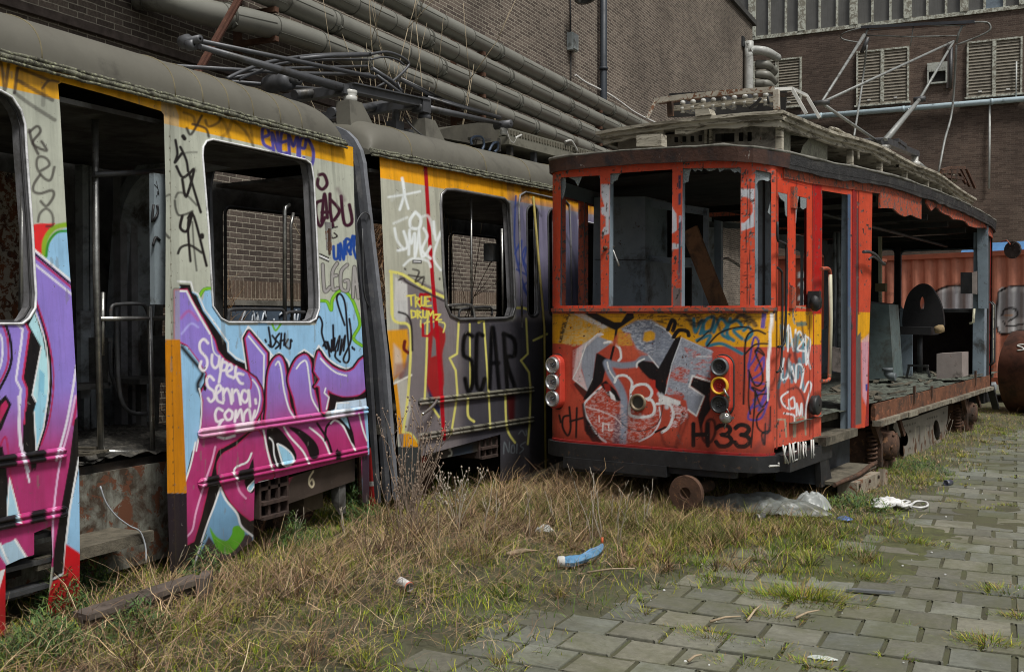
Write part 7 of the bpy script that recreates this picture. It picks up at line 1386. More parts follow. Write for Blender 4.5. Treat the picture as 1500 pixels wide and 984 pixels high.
mb = MB(); P_ = [RS(x, y, 5.2) for x, y in ((1312, 552), (1306, 551), (1301, 548), (1300, 542))]; mb.tube(P_, .05, n=12, curve=3); mb.lathe(P_[-1], (0, 0, 1), [(-.01, .05), (-.01, .065), (.03, .065), (.03, .045)], n=14); tag(mb.build('pipe_elbow', M('grey_pvc', (0.12, 0.14, 0.15), .5)), 'grey plastic pipe elbow lying on the tram floorboards', 'pipe')
pl = [RS(1007, 337, .5), RS(1058, 462, .5)]; mb = MB(); a, b_ = RS(1010, 336, .55), RS(1062, 470, .55); mb.bar(a, b_, .035, .16, up=(0, 0, 1)); 
tag(mb.build('plank', M('brown_plank', (0.17, 0.085, 0.038), .75, var=.35, sc=6, dirt_amt=.4, dirt=(0.03, 0.02, 0.015))), 'brown plank leaning behind the front windows of the red tram', 'plank')
# ---- underframe and running gear
rbox('underframe', .3, 10.0, -2.2, -.35, .30, .62, m_under)
mb = MB(); mb.lathe(RS(1004, 722, -.42), FR.n, [(-.5, .05), (-.08, .05), (-.07, .09), (-.05, .145), (0, .148), (.006, .145), (.006, .05), (-.03, .045), (-.03, .001)], n=30, smooth=False); mb.build('buffer', m_rust, rt)
for s in (3.35, 8.1):
    for u in (-.45, -1.95):
        mb = MB(); mb.lathe(R.p(s, u, .36), R.n, [(0, .01), (0, .38), (.02, .38), (.03, .34), (.12, .34), (.12, .28), (.08, .25), (.08, .1), (.12, .08), (.12, .01)], n=28); mb.build('wheel', m_rust, rt)
z8 = Zm(1190, 560, 4.474)
kp = z8((535, 262), (640, 240), (890, 150), (885, 250), (862, 360), (852, 470), (720, 515), (610, 590), (585, 585), (600, 480), (590, 380), (530, 300))
def oval(cx, cy, rx, ry, lean=0): return [(cx + rx * math.cos(t) + lean * math.sin(t), cy + ry * math.sin(t)) for t in np.linspace(0, 2 * math.pi, 18, endpoint=False)]
def paint_T(px, py, s, h):
    p = Paint(px, py, C(122, 118, 110)); p.c *= (.75 + .5 * vnoise(s * 3, h * 5, 4))[:, None]; 
    for cx, cy in z8((690, 345), (755, 340)): p.stroke([(cx - 3, cy - 12), (cx + 3, cy - 13), (cx + 3, cy + 13)], 1.3, C(80, 78, 74), soft=.6, curve=0); p.stroke([(cx - 3, cy - 12), (cx - 3, cy + 14)], 1.1, C(140, 136, 120), soft=.6, curve=0)
    for k in range(5): 
        for (x, y) in z8((605 + k * 17, 285 - k * 5), (755 + k * 15, 238 - k * 4)): p.fill(oval(x, y, 1.2, 1.2), C(36, 34, 32), soft=.4)
    for x, y in z8((640, 320), (640, 430), (640, 490), (830, 410), (820, 425), (840, 330), (780, 430), (860, 200), (610, 560)): p.fill(oval(x, y, 1.3, 1.5), C(30, 26, 24), soft=.4)
    r = vnoise(s * 18, h * 9, 9); p.c[(r > .62) & (h < .25)] = C(84, 58, 44); r = vnoise(s * 6, h * 6, 19); p.c[r > .72] = C(88, 64, 50); return p.c
panel('bogie_frame', R, 3.2, 7.4, -.02, .72, .014, m_redp, rt, keep=[kp], holes=[oval(*z8((602, 365))[0], 5.6, 11.5, 1), oval(*z8((815, 312))[0], 4.6, 15, 1)], paint=paint_T, u=.0, surf=False)
mb = MB(); mb.box(R, 3.9, 7.2, -.5, -.12, .05, .6); mb.build('bogie_inner', m_under, rt)
def coil(c, r, h, turns, w_=.018): mb = MB(); mb.tube([c + np.array([r * math.cos(t), r * math.sin(t), h * t / (2 * math.pi * turns)]) for t in np.linspace(0, 2 * math.pi * turns, turns * 14)], w_, n=6); return mb
coil(R.p(2.95, .0, .12), .05, .42, 9, .012).build('coil_spring', m_rust, rt); coil(R.p(7.6, -.05, .1), .05, .4, 9, .012).build('coil_spring', m_rust, rt)
for s, u in ((3.35, .0), (7.95, -.02)):
    mb = MB(); mb.lathe(R.p(s, u - .35, .30), R.n, [(0, .01), (0, .175), (.36, .175), (.38, .165), (.47, .16), (.48, .13), (.51, .12), (.52, .01)], n=22); ab = mb.build('axle_box', m_rust, rt)
    mb = MB()
    for a in range(0, 360, 60): mb.lathe(R.p(s, u + .13, .30) + R.d * .14 * math.cos(rad(a)) + np.array([0, 0, .14 * math.sin(rad(a))]), R.n, [(0, .014), (.02, .014), (.02, .001)], n=6)
    mb.build('bolt_ring', m_rust, ab)
    mb = MB(); mb.box(R, s - .38, s - .28, u - .3, u + .02, .05, .5); mb.box(R, s + .22, s + .3, u - .3, u + .0, .12, .55); mb.box(R, s - .38, s + .3, u - .3, u - .02, .48, .56); mb.box(R, s - .1, s + .25, u - .25, u + .08, .06, .14); mb.build('axle_guard', m_rust, rt)
    mb = MB(); mb.bar(R.p(s - .55, .05, .62), R.p(s - .32, .06, .38), .05, .10); mb.bar(R.p(s - .32, .06, .38), R.p(s - .30, .06, .10), .05, .06); mb.build('brake_hanger', m_rust, rt); mb = MB(); mb.bar(R.p(s + .5, .04, .6), R.p(s + .62, .08, .35), .04, .04); mb.build('brake_hanger', m_rust, rt)
    mb = MB(); mb.lathe(R.p(s - .22, u - .02, .13), R.d, [(0, .01), (0, .07), (.2, .075), (.24, .05), (.34, .055), (.34, .01)], n=14); mb.build('brake_cylinder', m_rust, rt)
mb = MB(); mb.box(R, 9.2, 9.9, -.5, .02, .35, .6); mb.bar(R.p(9.3, .1, .62), R.p(9.7, .12, .25), .10, .05); mb.build('rear_bracket', m_blk, rt); mb = MB(); mb.lathe(R.p(9.95, .05, .58), R.n, [(-.1, .01), (-.1, .07), (.02, .075), (.03, .05), (.03, .01)], n=14); mb.build('rear_lamp', m_intl, rt)
rbox('rear_buffer', 9.9, 10.5, -1.4, -1.0, .35, .5, m_blk); rbox('rear_bumper', 9.9, 10.25, -2.3, -.05, .45, .60, m_blk)
# ---- clerestory deck
def cl_path(off, s0=.80, s1=9.85, u0=-.25, u1=-2.12):
    P = [(s, u0 + off) for s in np.linspace(s1, s0 + .02, 24)]; P += [(s0 - off - .13 * (1 - ((u + 1.18) / .94) ** 2), u) for u in np.linspace(u0 + off, u1 - off, 16)]; P += [(s, u1 - off) for s in np.linspace(s0 + .02, s1, 24)]; return P
def cl_h(s): return edge_h(max(s, .8), 0) + .46 + .02 * math.sin(s * 2)
def loop_band(P, dh0, dh1, th, jag=0, seed=1, gaps=0):
    rr = random.Random(seed); mb = MB(); V = []
    for s, u in P:
        h = cl_h(s); c = np.array([5.0, -1.18]); d = R.n * (-1 if u > -1.18 else 1) if s > .95 else R.d
        a = R.p(s, u, h + dh0 + rr.uniform(-jag, jag)); b_ = R.p(s, u, h + dh1 + rr.uniform(-jag, jag) * .2); V += [a, b_, b_ + d * th, a + d * th]
    k = len(P); F = [(i * 4 + j, i * 4 + (j + 1) % 4, i * 4 + 4 + (j + 1) % 4, i * 4 + 4 + j) for i in range(k - 1) if not (gaps and rr.random() < gaps) for j in range(4)]
    mb.add(V, F); return mb
loop_band(cl_path(.0), -.075, -.028, .06, .004).build('deck_cornice', m_oldw, rt); loop_band(cl_path(.035), -.03, .0, .08, .003).build('deck_edge', m_oldw, rt); loop_band(cl_path(-.03), -.12, -.07, .04, .018, 5, .12).build('deck_soffit_trim', m_oldw, rt)
P = cl_path(-.02); V = [R.p(s, u, cl_h(s) - .012) for s, u in P]; mb = MB(); k = len(V)
F = [(i, i + 1, k - 2 - i, k - 1 - i) for i in range(k // 2 - 1)]; mb.add(V, F); mb.add([v - np.array([0, 0, .04]) for v in V], [f[::-1] for f in F]); mb.build('deck_boards', m_oldw, rt)
# clerestory walls: front with slots, side with openings
mcl = M('clerestory_paint', (0.30, 0.275, 0.24), .8, var=.4, sc=6, dirt_amt=.5, dirt=(0.06, 0.055, 0.045), chip_amt=.15)
z4 = Zm(880, 130, 4.4118); FCu = -.98
hs4 = [z4(*P) for P in ([(476, 312), (500, 312), (500, 348), (476, 348)], [(528, 308), (552, 308), (552, 345), (528, 345)], [(580, 305), (604, 305), (604, 345), (580, 345)], [(632, 300), (656, 300), (656, 342), (632, 342)], [(740, 292), (864, 288), (864, 345), (740, 345)], [(892, 284), (922, 284), (922, 340), (892, 340)], [(948, 280), (976, 280), (976, 340), (948, 340)])]
a0 = FR.at(905, 200, FCu)[0]; a1 = FR.at(1136, 200, FCu)[0]
panel('clerestory_front', FR, a0, a1, 3.15, 3.50, .012, mcl, rt, holes=hs4, u=FCu, surf=False)
mb = MB(); mb.box(FR, a0 + .02, a1 - .02, FCu - .10, FCu - .08, 3.1, 3.5); mb.build('vent_backing', m_dark, rt)
for x in (1034, 1041): q = FR.at(x, 200, FCu + .02); mb = MB(); mb.box(FR, q[0] - .012, q[0] + .012, FCu, FCu + .03, 3.2, 3.52); mb.build('front_rod', m_oldw, rt)
mb = MB(); q = R.p(1.0, -.33, 0); mb.box(R, .98, 1.04, -.36, -.30, 3.1, 3.52); mb.build('corner_post', m_oldw, rt)
def cl_side_pt(x, y, u=-.36): return R.pt(x, y, u)
ap = R.at(1147, 205, -.36)[0]; bp = R.at(1212, 215, -.36)[0]
panel('clerestory_side', R, ap, bp, 3.16, 3.50, .015, M('grey_green_lichen', (0.20, 0.20, 0.155), .9, var=.5, sc=30, dirt_amt=.3), rt, u=-.36, surf=False, holes=[[(1158, 198), (1186, 202), (1176, 214), (1172, 226), (1158, 224)]])
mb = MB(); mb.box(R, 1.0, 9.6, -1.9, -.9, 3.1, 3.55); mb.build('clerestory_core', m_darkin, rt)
for s in (3.2, 4.4, 5.6, 6.8, 7.6, 8.4, 9.2): mb = MB(); h = edge_h(s, 0); mb.box(R, s, s + .07, -.36, -.30, h - .02, cl_h(s) - .06); mb.build('deck_post', m_oldw, rt)
mb = MB(); mb.box(R, 2.5, 9.6, -.28, -.20, 3.20, 3.245); 
for s in np.arange(2.2, 9.6, .4): mb.box(R, s, s + .38, -.33, -.27, edge_h(s, 0) + .03, edge_h(s, 0) + .065)
mb.build('roof_walkboard', m_oldw, rt)
mb = MB(); q = z4((230, 300), (390, 292), (430, 300), (432, 362), (392, 368), (230, 374)); P = [FR.pt(x, y, -.45) for x, y in (q[0], q[1], q[4], q[5])]; mb.prism(P, R.d * .12); tag(mb.build('wooden_block', m_oldw), 'weathered timber block on the front roof edge of the red tram', 'block')
mb = MB(); q = z4((610, 135), (695, 128), (710, 165), (612, 180)); P = [FR.pt(x, y, -.62) for x, y in q]; mb.prism(P, R.d * .14); tag(mb.build('wooden_block', m_oldw), 'small pale block on the edge of the upper roof deck under the insulators', 'block')
# ---- resistor cages
def cage_bar(name, pts, s0, w_, h_, mt, parent): mb = MB(); P = [RS(x, y, s) for (x, y), s in zip(pts, s0)]; [mb.bar(P[i], P[i + 1], w_, h_) for i in range(len(P) - 1)]; return mb.build(name, mt, parent)
cg = D.objects.new('resistor_cage', None); scene.collection.objects.link(cg); cg.parent = rt; cg.location = Vector(R.p(1.6, -1.2, 3.6)) - Vector(rt.location)
m_rw = M('rusted_white', (0.40, 0.37, 0.31), .7, var=.3, sc=10, chip=(0.16, 0.075, 0.04), chip_amt=.45, chip_sc=12)
cage_bar('top_rail', z4((350, 80), (480, 60), (760, 30), (1120, 5)), [1.15] * 4, .03, .05, m_rw, cg); cage_bar('side_bar', z4((352, 82), (300, 190)), [1.15, 1.1], .03, .03, m_rw, cg); cage_bar('post', z4((448, 75), (452, 178)), [1.2, 1.2], .05, .05, m_rust, cg); cage_bar('post', z4((1135, 10), (1138, 135)), [1.15, 1.15], .05, .05, m_rw, cg)
cage_bar('side_bar', z4((1120, 5), (1235, 0), (1330, 165)), [1.15, 1.3, 1.3], .02, .03, M('white_paint'), cg); cage_bar('side_bar', z4((1235, 0), (1330, 45), (1415, 190)), [1.3, 1.9, 1.9], .02, .03, M('white_paint'), cg); cage_bar('rear_rail', z4((380, 90), (760, 45), (1230, 40)), [1.9] * 3, .03, .04, m_rust, cg)
cage_bar('insulator_rail', z4((465, 130), (760, 98), (1120, 68)), [1.3] * 3, .04, .05, m_oldw, cg)
for k, (x, y) in enumerate(((530, 100), (597, 93), (663, 87), (728, 82), (795, 76), (863, 67), (932, 60), (1000, 55), (1066, 50))):
    c = RS(*z4((x, y))[0], 1.3); mb = MB(); mb.lathe(c, (0, 0, 1), [(-.09, .014), (-.085, .024), (-.065, .015), (-.055, .027), (-.035, .027), (-.03, .014), (-.005, .014), (.0, .026), (.018, .028), (.03, .02), (.035, .01)], n=12); mb.build('insulator', m_ins, cg)
mb = MB(); [mb.bar(RS(*z4((x - 14, y + 20))[0], 1.45), RS(*z4((x + 16, y + 18))[0], 1.45), .25, .10) for x, y in ((560, 100), (700, 85), (830, 72), (965, 58), (1090, 55))]; mb.build('resistor_element', m_steel, cg)
mb = MB(); mb.bar(RS(*z4((440, 110))[0], 2.0), RS(*z4((1200, 70))[0], 2.0), .02, .26); mb.build('cage_back', m_darkin, cg)
mb = MB(); mb.tube([RS(*z4(q)[0], 1.2) for q in ((1035, 60), (1000, 100), (960, 130))], .016, n=6, curve=3); mb.tube([RS(*z4(q)[0], 1.2) for q in ((1080, 50), (1085, 100))], .012, n=6); mb.build('cable', m_rub, cg)
cg2 = D.objects.new('resistor_cage', None); scene.collection.objects.link(cg2); cg2.parent = rt; cg2.location = Vector(R.p(8.6, -1.2, 3.7)) - Vector(rt.location)
for P in (((1392, 246), (1415, 246), (1428, 275)), ((1408, 248), (1420, 272)), ((1392, 246), (1392, 270)), ((1378, 250), (1392, 246)), ((1378, 250), (1378, 262)), ((1384, 258), (1412, 262)), ((1378, 252), (1405, 252), (1414, 268))):
    mb = MB(); Q = [R.pt(x, y, -.7) for x, y in P]; [mb.bar(Q[i], Q[i + 1], .04, .05) for i in range(len(Q) - 1)]; mb.build('frame_bar', m_rust, cg2)
for x, y in ((1386, 254), (1392, 258), (1398, 261)): mb = MB(); mb.lathe(R.pt(x, y, -.8), (0, 0, 1), [(-.08, .02), (-.06, .05), (0, .05), (.05, .05), (.06, .01)], n=10); mb.build('insulator', m_oldw, cg2)
# ---- raised pantograph
pn = D.objects.new('pantograph', None); scene.collection.objects.link(pn); pn.parent = rt; pn.location = Vector(R.p(5, -1.2, 3.7)) - Vector(rt.location)
m_pg = M('pale_pantograph', (0.24, 0.25, 0.24), .5, .2, var=.3, sc=8, dirt_amt=.3); z5 = Zm(1180, 0, 3.9375)
sH = R.at(1397, 62, -.62)[0]
Hn = lambda x, y: RS(x, y, sH); Rp = lambda x, y, u: R.pt(x, y, u)
def pt_(name, P, r, mt=m_pg, curve=0, n=8): mb = MB(); mb.tube(P, r, n=n, curve=curve); return mb.build(name, mt, pn)
K = Rp(1203, 151, -1.2); bn = Rp(1296, 207, -.7); hn = Hn(1397, 61); hf = Hn(1266, 52)
pt_('upper_arm', [hf, hf * .6 + K * .4, K], [.035, .022, .018]); pt_('upper_arm', [hn, K], .020); pt_('brace', [K, Rp(1285, 207, -.9)], .020)
md = Rp(1347, 146, -.66); pt_('upper_arm', [hn, md], [.018, .024]); pt_('lower_arm', [md, bn], [.028, .048]); mb = MB(); mb.lathe(md - R.n * .08, R.n, [(0, .01), (0, .045), (.16, .045), (.16, .01)], n=12); mb.build('arm_joint', m_steel, pn)
mb = MB(); mb.lathe(K - R.n * .1, R.n, [(0, .01), (0, .035), (.2, .035), (.2, .01)], n=10); mb.build('arm_joint', m_steel, pn)
pt_('rear_rod', [Hn(1270, 66), Hn(1262, 130), Rp(1251, 200, -1.7)], .017, curve=4); pt_('rear_rod', [Hn(1401, 66), Rp(1395, 160, -.7), Rp(1384, 205, -.7), Rp(1375, 252, -.7)], .018, curve=4)
pt_('spring_rod', [Hn(1393, 70), Hn(1392, 130)], .03, m_steel); pt_('spring_rod', [Hn(1272, 55), Hn(1262, 78)], .035, m_steel)
mb = MB(); mb.bar(Hn(1262, 41), Hn(1428, 33), .10, .05); mb.bar(Hn(1268, 39) + R.d * .25, Hn(1415, 30) + R.d * .25, .06, .03); mb.build('contact_strip', M('strip_dark', (0.06, 0.065, 0.075), .4, .3), pn)
pt_('pantograph_horn', [Hn(*q) for q in z5((330, 160), (240, 185), (205, 205), (210, 225), (250, 238), (320, 248))], .014, curve=4); pt_('pantograph_horn', [Hn(*q) for q in z5((960, 130), (1040, 130), (1065, 150), (1058, 180), (990, 215), (870, 262))], .016, curve=4); pt_('cross_rod', [Hn(*q) for q in z5((345, 205), (600, 214), (880, 208))], .012)
pt_('head_link', [Hn(*q) for q in z5((360, 165), (345, 205), (350, 235))], .018); pt_('head_link', [Hn(*q) for q in z5((905, 150), (885, 190), (870, 250))], .02); pt_('hanging_strap', [Hn(*q) for q in z5((622, 150), (615, 200), (605, 270))], .009); pt_('head_rail', [Hn(*q) for q in z5((365, 150), (600, 148), (925, 150))], .012)
mb = MB(); mb.bar(bn, Rp(1342, 226, -.7), .10, .08); mb.bar(Rp(1310, 206, -.7), Rp(1322, 214, -.7), .12, .05); mb.build('base_beam', m_pt, pn); pt_('base_tube', [Rp(1256, 208, -1.5), bn], .05, m_pt); pt_('base_tube', [Rp(1342, 238, -.7), Rp(1360, 252, -.7)], .04, m_pg)
mb = MB(); mb.lathe(bn + (0, 0, -.12), (0, 0, 1), [(-.05, .06), (-.04, .08), (0, .08), (.01, .06), (.03, .075), (.06, .07), (.07, .02)], n=14); mb.build('insulator', m_ins, pn); mb = MB(); mb.lathe(Rp(1340, 238, -.7), (0, 0, 1), [(-.06, .06), (-.04, .08), (0, .08), (.01, .05), (.08, .05), (.09, .01)], n=14); mb.build('insulator', m_ins, pn)
mb = MB(); mb.box(R, (bn - R.o) @ R.d - .12, (bn - R.o) @ R.d + .2, -1.7, -.55, cl_h(5) - .01, cl_h(5) + .07); mb.build('base_plinth', m_oldw, pn)
pt_('roof_cable', [Rp(x, y, -.30) for x, y in ((1216, 188), (1226, 190), (1236, 196), (1246, 200), (1255, 212), (1257, 234))], .018, m_oldw, 4)
# ============================================================ VEGETATION AND LITTER
rng = np.random.default_rng(12)
_flat = on_ground
def on_ground(px, py, z=0.0):
    q = _flat(px, py, z)
    for _ in range(4): q = _flat(px, py, z + max(0.0, float(ground_h(q[0:1], q[1:2])[0])))
    return q
g = on_ground
def strands(name, label, base, length, w_, az, lean, droop, cols, segs=3, cat='grass', mat_name='grass_blades', lie=None):
    """curved ribbons; base Nx3, az heading, lean 0 upright..1 flat"""
    n = len(base); t = np.linspace(0, 1, segs + 1)[None, :, None]
    hd = np.stack([np.cos(az), np.sin(az), 0 * az], -1)[:, None, :]; L = length[:, None, None]; le = lean[:, None, None]; dr = droop[:, None, None]
    up = np.array([0, 0, 1.0]); th = le * 1.45 + dr * t * 1.3; th = np.minimum(th, 2.2)
    step = hd * np.sin(th) + up * np.cos(th); c = np.cumsum(np.concatenate([0 * step[:, :1], step[:, 1:] * L / segs], 1), 1)
    wob = rng.normal(0, .06, c.shape) * L * t; wob[..., 2] *= .5; c = c + wob; P = base[:, None, :] + c
    floor_ = ground_h(P[..., 0].ravel(), P[..., 1].ravel()).reshape(P.shape[:2]) if lie else None
    if lie is not None: P[..., 2] = np.maximum(P[..., 2], floor_ + .006 + rng.random(P.shape[:2]) * lie)
    sa = az + rng.uniform(.6, 2.5, n); sd = np.stack([np.cos(sa), np.sin(sa), 0 * sa], -1)[:, None, :] * (w_[:, None, None] / 2) * (1 - .75 * t ** 1.5)
    A_, B_ = P - sd, P + sd; V = np.stack([A_, B_], 2).reshape(-1, 3); k = (segs + 1) * 2
    i0 = (np.arange(n) * k)[:, None] + np.arange(segs)[None] * 2; F = np.stack([i0, i0 + 1, i0 + 3, i0 + 2], -1).reshape(-1, 4)
    col = np.repeat(cols, k, axis=0); o = link_mesh(name, V, F, m_leafv, None, False, col=col, loc=np.zeros(3)); return tag(o, label, cat, kind='stuff')
m, N, L, b = nmat('blade'); at = N.new('ShaderNodeAttribute'); at.attribute_name = 'Col'; L.new(at.outputs['Color'], b.inputs['Base Color']); b.inputs['Roughness'].default_value = .7; b.inputs['Specular IOR Level'].default_value = .25; m_leafv = m
def scatter(n, x0, x1, y0, y1, dens):
    X = rng.uniform(x0, x1, n); Y = rng.uniform(y0, y1, n); px, py = project(np.stack([X, Y, 0 * X], -1))
    ok = (px > -60) & (px < 1560) & (py > 500) & (py < 1060) & (rng.random(n) < dens(X, Y)); return X[ok], Y[ok]
def pal(n, cs, jit=.18):
    cs = np.array(cs); c = cs[rng.integers(0, len(cs), n)]; return c * rng.uniform(1 - jit * 1.5, 1 + jit * 1.5, (n, 1)) * rng.uniform(.93, 1.07, (n, 3))
GRN = [C(112, 138, 26), C(86, 116, 24), C(142, 150, 36), C(66, 92, 26), C(164, 162, 52)]
STR = [C(150, 128, 100), C(126, 104, 80), C(178, 156, 124), C(92, 74, 58), C(62, 48, 38), C(112, 90, 72), C(138, 124, 86)]
strawy = lambda X, Y: np.clip(np.exp(-((X + 3.55 - .03 * (Y - 6)) / 1.15) ** 2) * (1 - smoothstep(8.0, 10.5, Y)) + .22 * smoothstep(.35, .7, vnoise(X * 1.3, Y * 1.3, 61)), 0, 1)
red_edge = lambda X, Y: np.exp(-(((X - (-1.35 + .145 * (Y - 8.7))) / .55) ** 2)) * smoothstep(9, 10, Y)
# green sward
X, Y = scatter(420000, -6.5, 4.5, 1.6, 21, lambda X, Y: grass_mask(X, Y) ** .45 * (.34 + .85 * smoothstep(.40, .64, vnoise(X * 2.6, Y * 2.6, 51))) * (1 - .35 * strawy(X, Y)) * np.clip(9.0 / (Y + 2), .25, 1))
n = len(X); Z = ground_h(X, Y); cl = vnoise(X * 5, Y * 5, 52)
strands('grass', 'short yellow-green grass growing in clumps around the trams', np.stack([X, Y, Z - .005], -1), rng.uniform(.035, .10, n) * (.55 + 1.1 * cl) * (1 - .5 * smoothstep(8.5, 10.5, Y)), rng.uniform(.003, .0055, n), rng.uniform(0, 6.28, n), rng.uniform(0, .45, n), rng.uniform(.1, .8, n), pal(n, GRN) * (.6 + .7 * cl)[:, None])
# dry litter straw, lying
X, Y = scatter(160000, -6.2, 4.0, 1.6, 21, lambda X, Y: grass_mask(X, Y) * (.22 + .85 * strawy(X, Y) + .35 * red_edge(X, Y)) * np.clip(9.0 / (Y + 2), .3, 1))
n = len(X); Z = ground_h(X, Y); k = strawy(X, Y)
strands('dry_grass', 'matted dry brown stalks lying along the grey tram', np.stack([X, Y, Z + rng.uniform(0, .09, n) * k], -1), rng.uniform(.10, .34, n) * (.5 + .6 * k), rng.uniform(.0025, .0055, n), rng.normal(.9, 1.3, n), rng.uniform(.55, 1.1, n), rng.uniform(-.2, .9, n), pal(n, STR, .25), segs=4, lie=.05)
# half-standing dead stalks against the trams
X, Y = scatter(26000, -5.2, 1.5, 2.6, 19, lambda X, Y: grass_mask(X, Y) * (np.exp(-((X + 4.05) / .5) ** 2) * (1 - smoothstep(8.5, 9.6, Y)) + .35 * red_edge(X, Y) + .05))
n = len(X); Z = ground_h(X, Y)
strands('dry_stalks', 'thin brown dead stalks standing against the trams', np.stack([X, Y, Z], -1), rng.uniform(.08, .26, n) * (1 - .45 * smoothstep(9, 10.5, Y)), rng.uniform(.0025, .005, n), rng.uniform(0, 6.28, n), rng.uniform(.05, .7, n), rng.uniform(0, .7, n), pal(n, STR, .25), segs=5)
# rounded tussocks: blades fanning out of shared centres
def tussocks(n_c, x0, x1, y0, y1, dens, lmin, lmax, per, label, pals):
    CX_, CY_ = scatter(n_c, x0, x1, y0, y1, dens); k = len(CX_); hue = rng.integers(0, len(pals), k); sz = rng.uniform(.5, 1.25, k); i = np.repeat(np.arange(k), per); n = len(i); a = rng.uniform(0, 6.28, n); q = rng.random(n) ** .7
    X = CX_[i] + np.cos(a) * q * .05 * sz[i]; Y = CY_[i] + np.sin(a) * q * .05 * sz[i]; c = np.array(pals)[hue[i]] * rng.uniform(.55, 1.35, (n, 1)); dead = rng.random(n) < .28; c[dead] = pal(int(dead.sum()), STR, .2)
    strands('grass', label, np.stack([X, Y, ground_h(X, Y) - .004], -1), rng.uniform(lmin, lmax, n) * sz[i] * (1 - .4 * smoothstep(9, 10.5, Y)), rng.uniform(.003, .0055, n), a + rng.normal(0, .35, n), .08 + .42 * q, rng.uniform(.2, .95, n), c, segs=4)
tussocks(5200, -6.0, 3.5, 2.4, 18, lambda X, Y: grass_mask(X, Y) ** .6 * (.35 + .65 * smoothstep(.45, .6, vnoise(X * 1.7, Y * 1.7, 91))) * (1 - .05 * strawy(X, Y)) * np.clip(10 / (Y + 2), .3, 1), .05, .13, 44, 'rounded yellow-green grass tussocks between the trams and the paving', [C(104, 124, 36), C(134, 146, 50), C(84, 104, 36), C(156, 154, 66), C(120, 112, 52)])
tussocks(800, -4.0, .5, 6.8, 9.2, lambda X, Y: grass_mask(X, Y) * np.exp(-((Y - 7.9 - .12 * (X + 2)) / .55) ** 2), .09, .20, 46, 'taller grass tussocks below the red tram bumper, darkened for its shade', [C(82, 98, 38), C(66, 80, 34), C(110, 118, 48), C(96, 84, 50)])  # greens painted darker to carry the shade below the bumper
_st = [C(142, 116, 84), C(112, 88, 64), C(88, 68, 52), C(160, 136, 98)]
tussocks(300, -4.9, -2.2, 3.4, 10.5, lambda X, Y: grass_mask(X, Y) * np.exp(-((X + 3.95 - .10 * np.clip(Y - 7, 0, 9)) / .5) ** 2), .16, .40, 34, 'tall dry tussocks leaning along the foot of the grey tram', _st)
tussocks(260, -3.6, -1.6, 6.5, 10.0, lambda X, Y: grass_mask(X, Y), .10, .26, 30, 'tall dry tussocks between the two trams', _st)
# longer green blades under the red tram's edge
X, Y = scatter(30000, -4.2, 1.2, 6.6, 16, lambda X, Y: grass_mask(X, Y) * (np.exp(-((Y - 8.0 - .15 * (X + 2)) / .7) ** 2) * smoothstep(-3.6, -2.8, X) * (1 - smoothstep(-.9, -.3, X)) + .55 * red_edge(X, Y)))
n = len(X); Z = ground_h(X, Y)
strands('grass', 'longer green and straw grass growing under the front of the red tram', np.stack([X, Y, Z], -1), rng.uniform(.05, .15, n) * (1 - .45 * smoothstep(9, 10.5, Y)), rng.uniform(.003, .0055, n), rng.uniform(0, 6.28, n), rng.uniform(0, .4, n), rng.uniform(.1, .8, n), pal(n, GRN + STR[:2]), segs=4)
# broad-leaved herbs in the left corner: tiny leaflets
def herb(px, py, r, h, cnt, parent_label, dark=1.0):
    c = on_ground(px, py); a = rng.uniform(0, 6.28, cnt); q = rng.random(cnt) ** .6 * r; X, Y = c[0] + q * np.cos(a), c[1] + q * np.sin(a); Z = ground_h(X, Y) + rng.random(cnt) * 1.25 * h * (1.15 - q / r)
    o = strands('green_herb', parent_label, np.stack([X, Y, Z], -1), rng.uniform(.025, .06, cnt), rng.uniform(.006, .011, cnt), rng.uniform(0, 6.28, cnt), rng.uniform(.2, 1.0, cnt), rng.uniform(0, .6, cnt), pal(cnt, [C(66, 92, 52), C(84, 108, 60), C(56, 78, 48), C(98, 116, 58)]) * dark, segs=2)
    o['kind'] = 'thing'; o['category'] = 'plant'; o['group'] = 'low green herbs at the tram foot'; return o
for i, (x, y, r, h, c, l) in enumerate(((88, 905, .16, .30, 1300, 'bushy green herb at the red foot of the left door post'), (135, 868, .14, .24, 900, 'green herb in the tram doorway beside the hanging wire'), (60, 960, .25, .18, 1500, 'low green herb in the bottom left corner'), (200, 935, .22, .16, 900, 'low green herb before the rusted beam'),
                                         (300, 850, .16, .20, 800, 'green herb under the blue and green tip of the graffiti'), (520, 765, .22, .26, 1300, 'green herb left of the red post between the tram sections'), (430, 800, .2, .2, 900, 'green herb below the number 6 beam'), (1255, 745, .3, .14, 900, 'green herb beside the bolted block under the red tram'), (1345, 690, .35, .16, 900, 'green herb along the bogie of the red tram'))): herb(x, y, r, h, c, l)
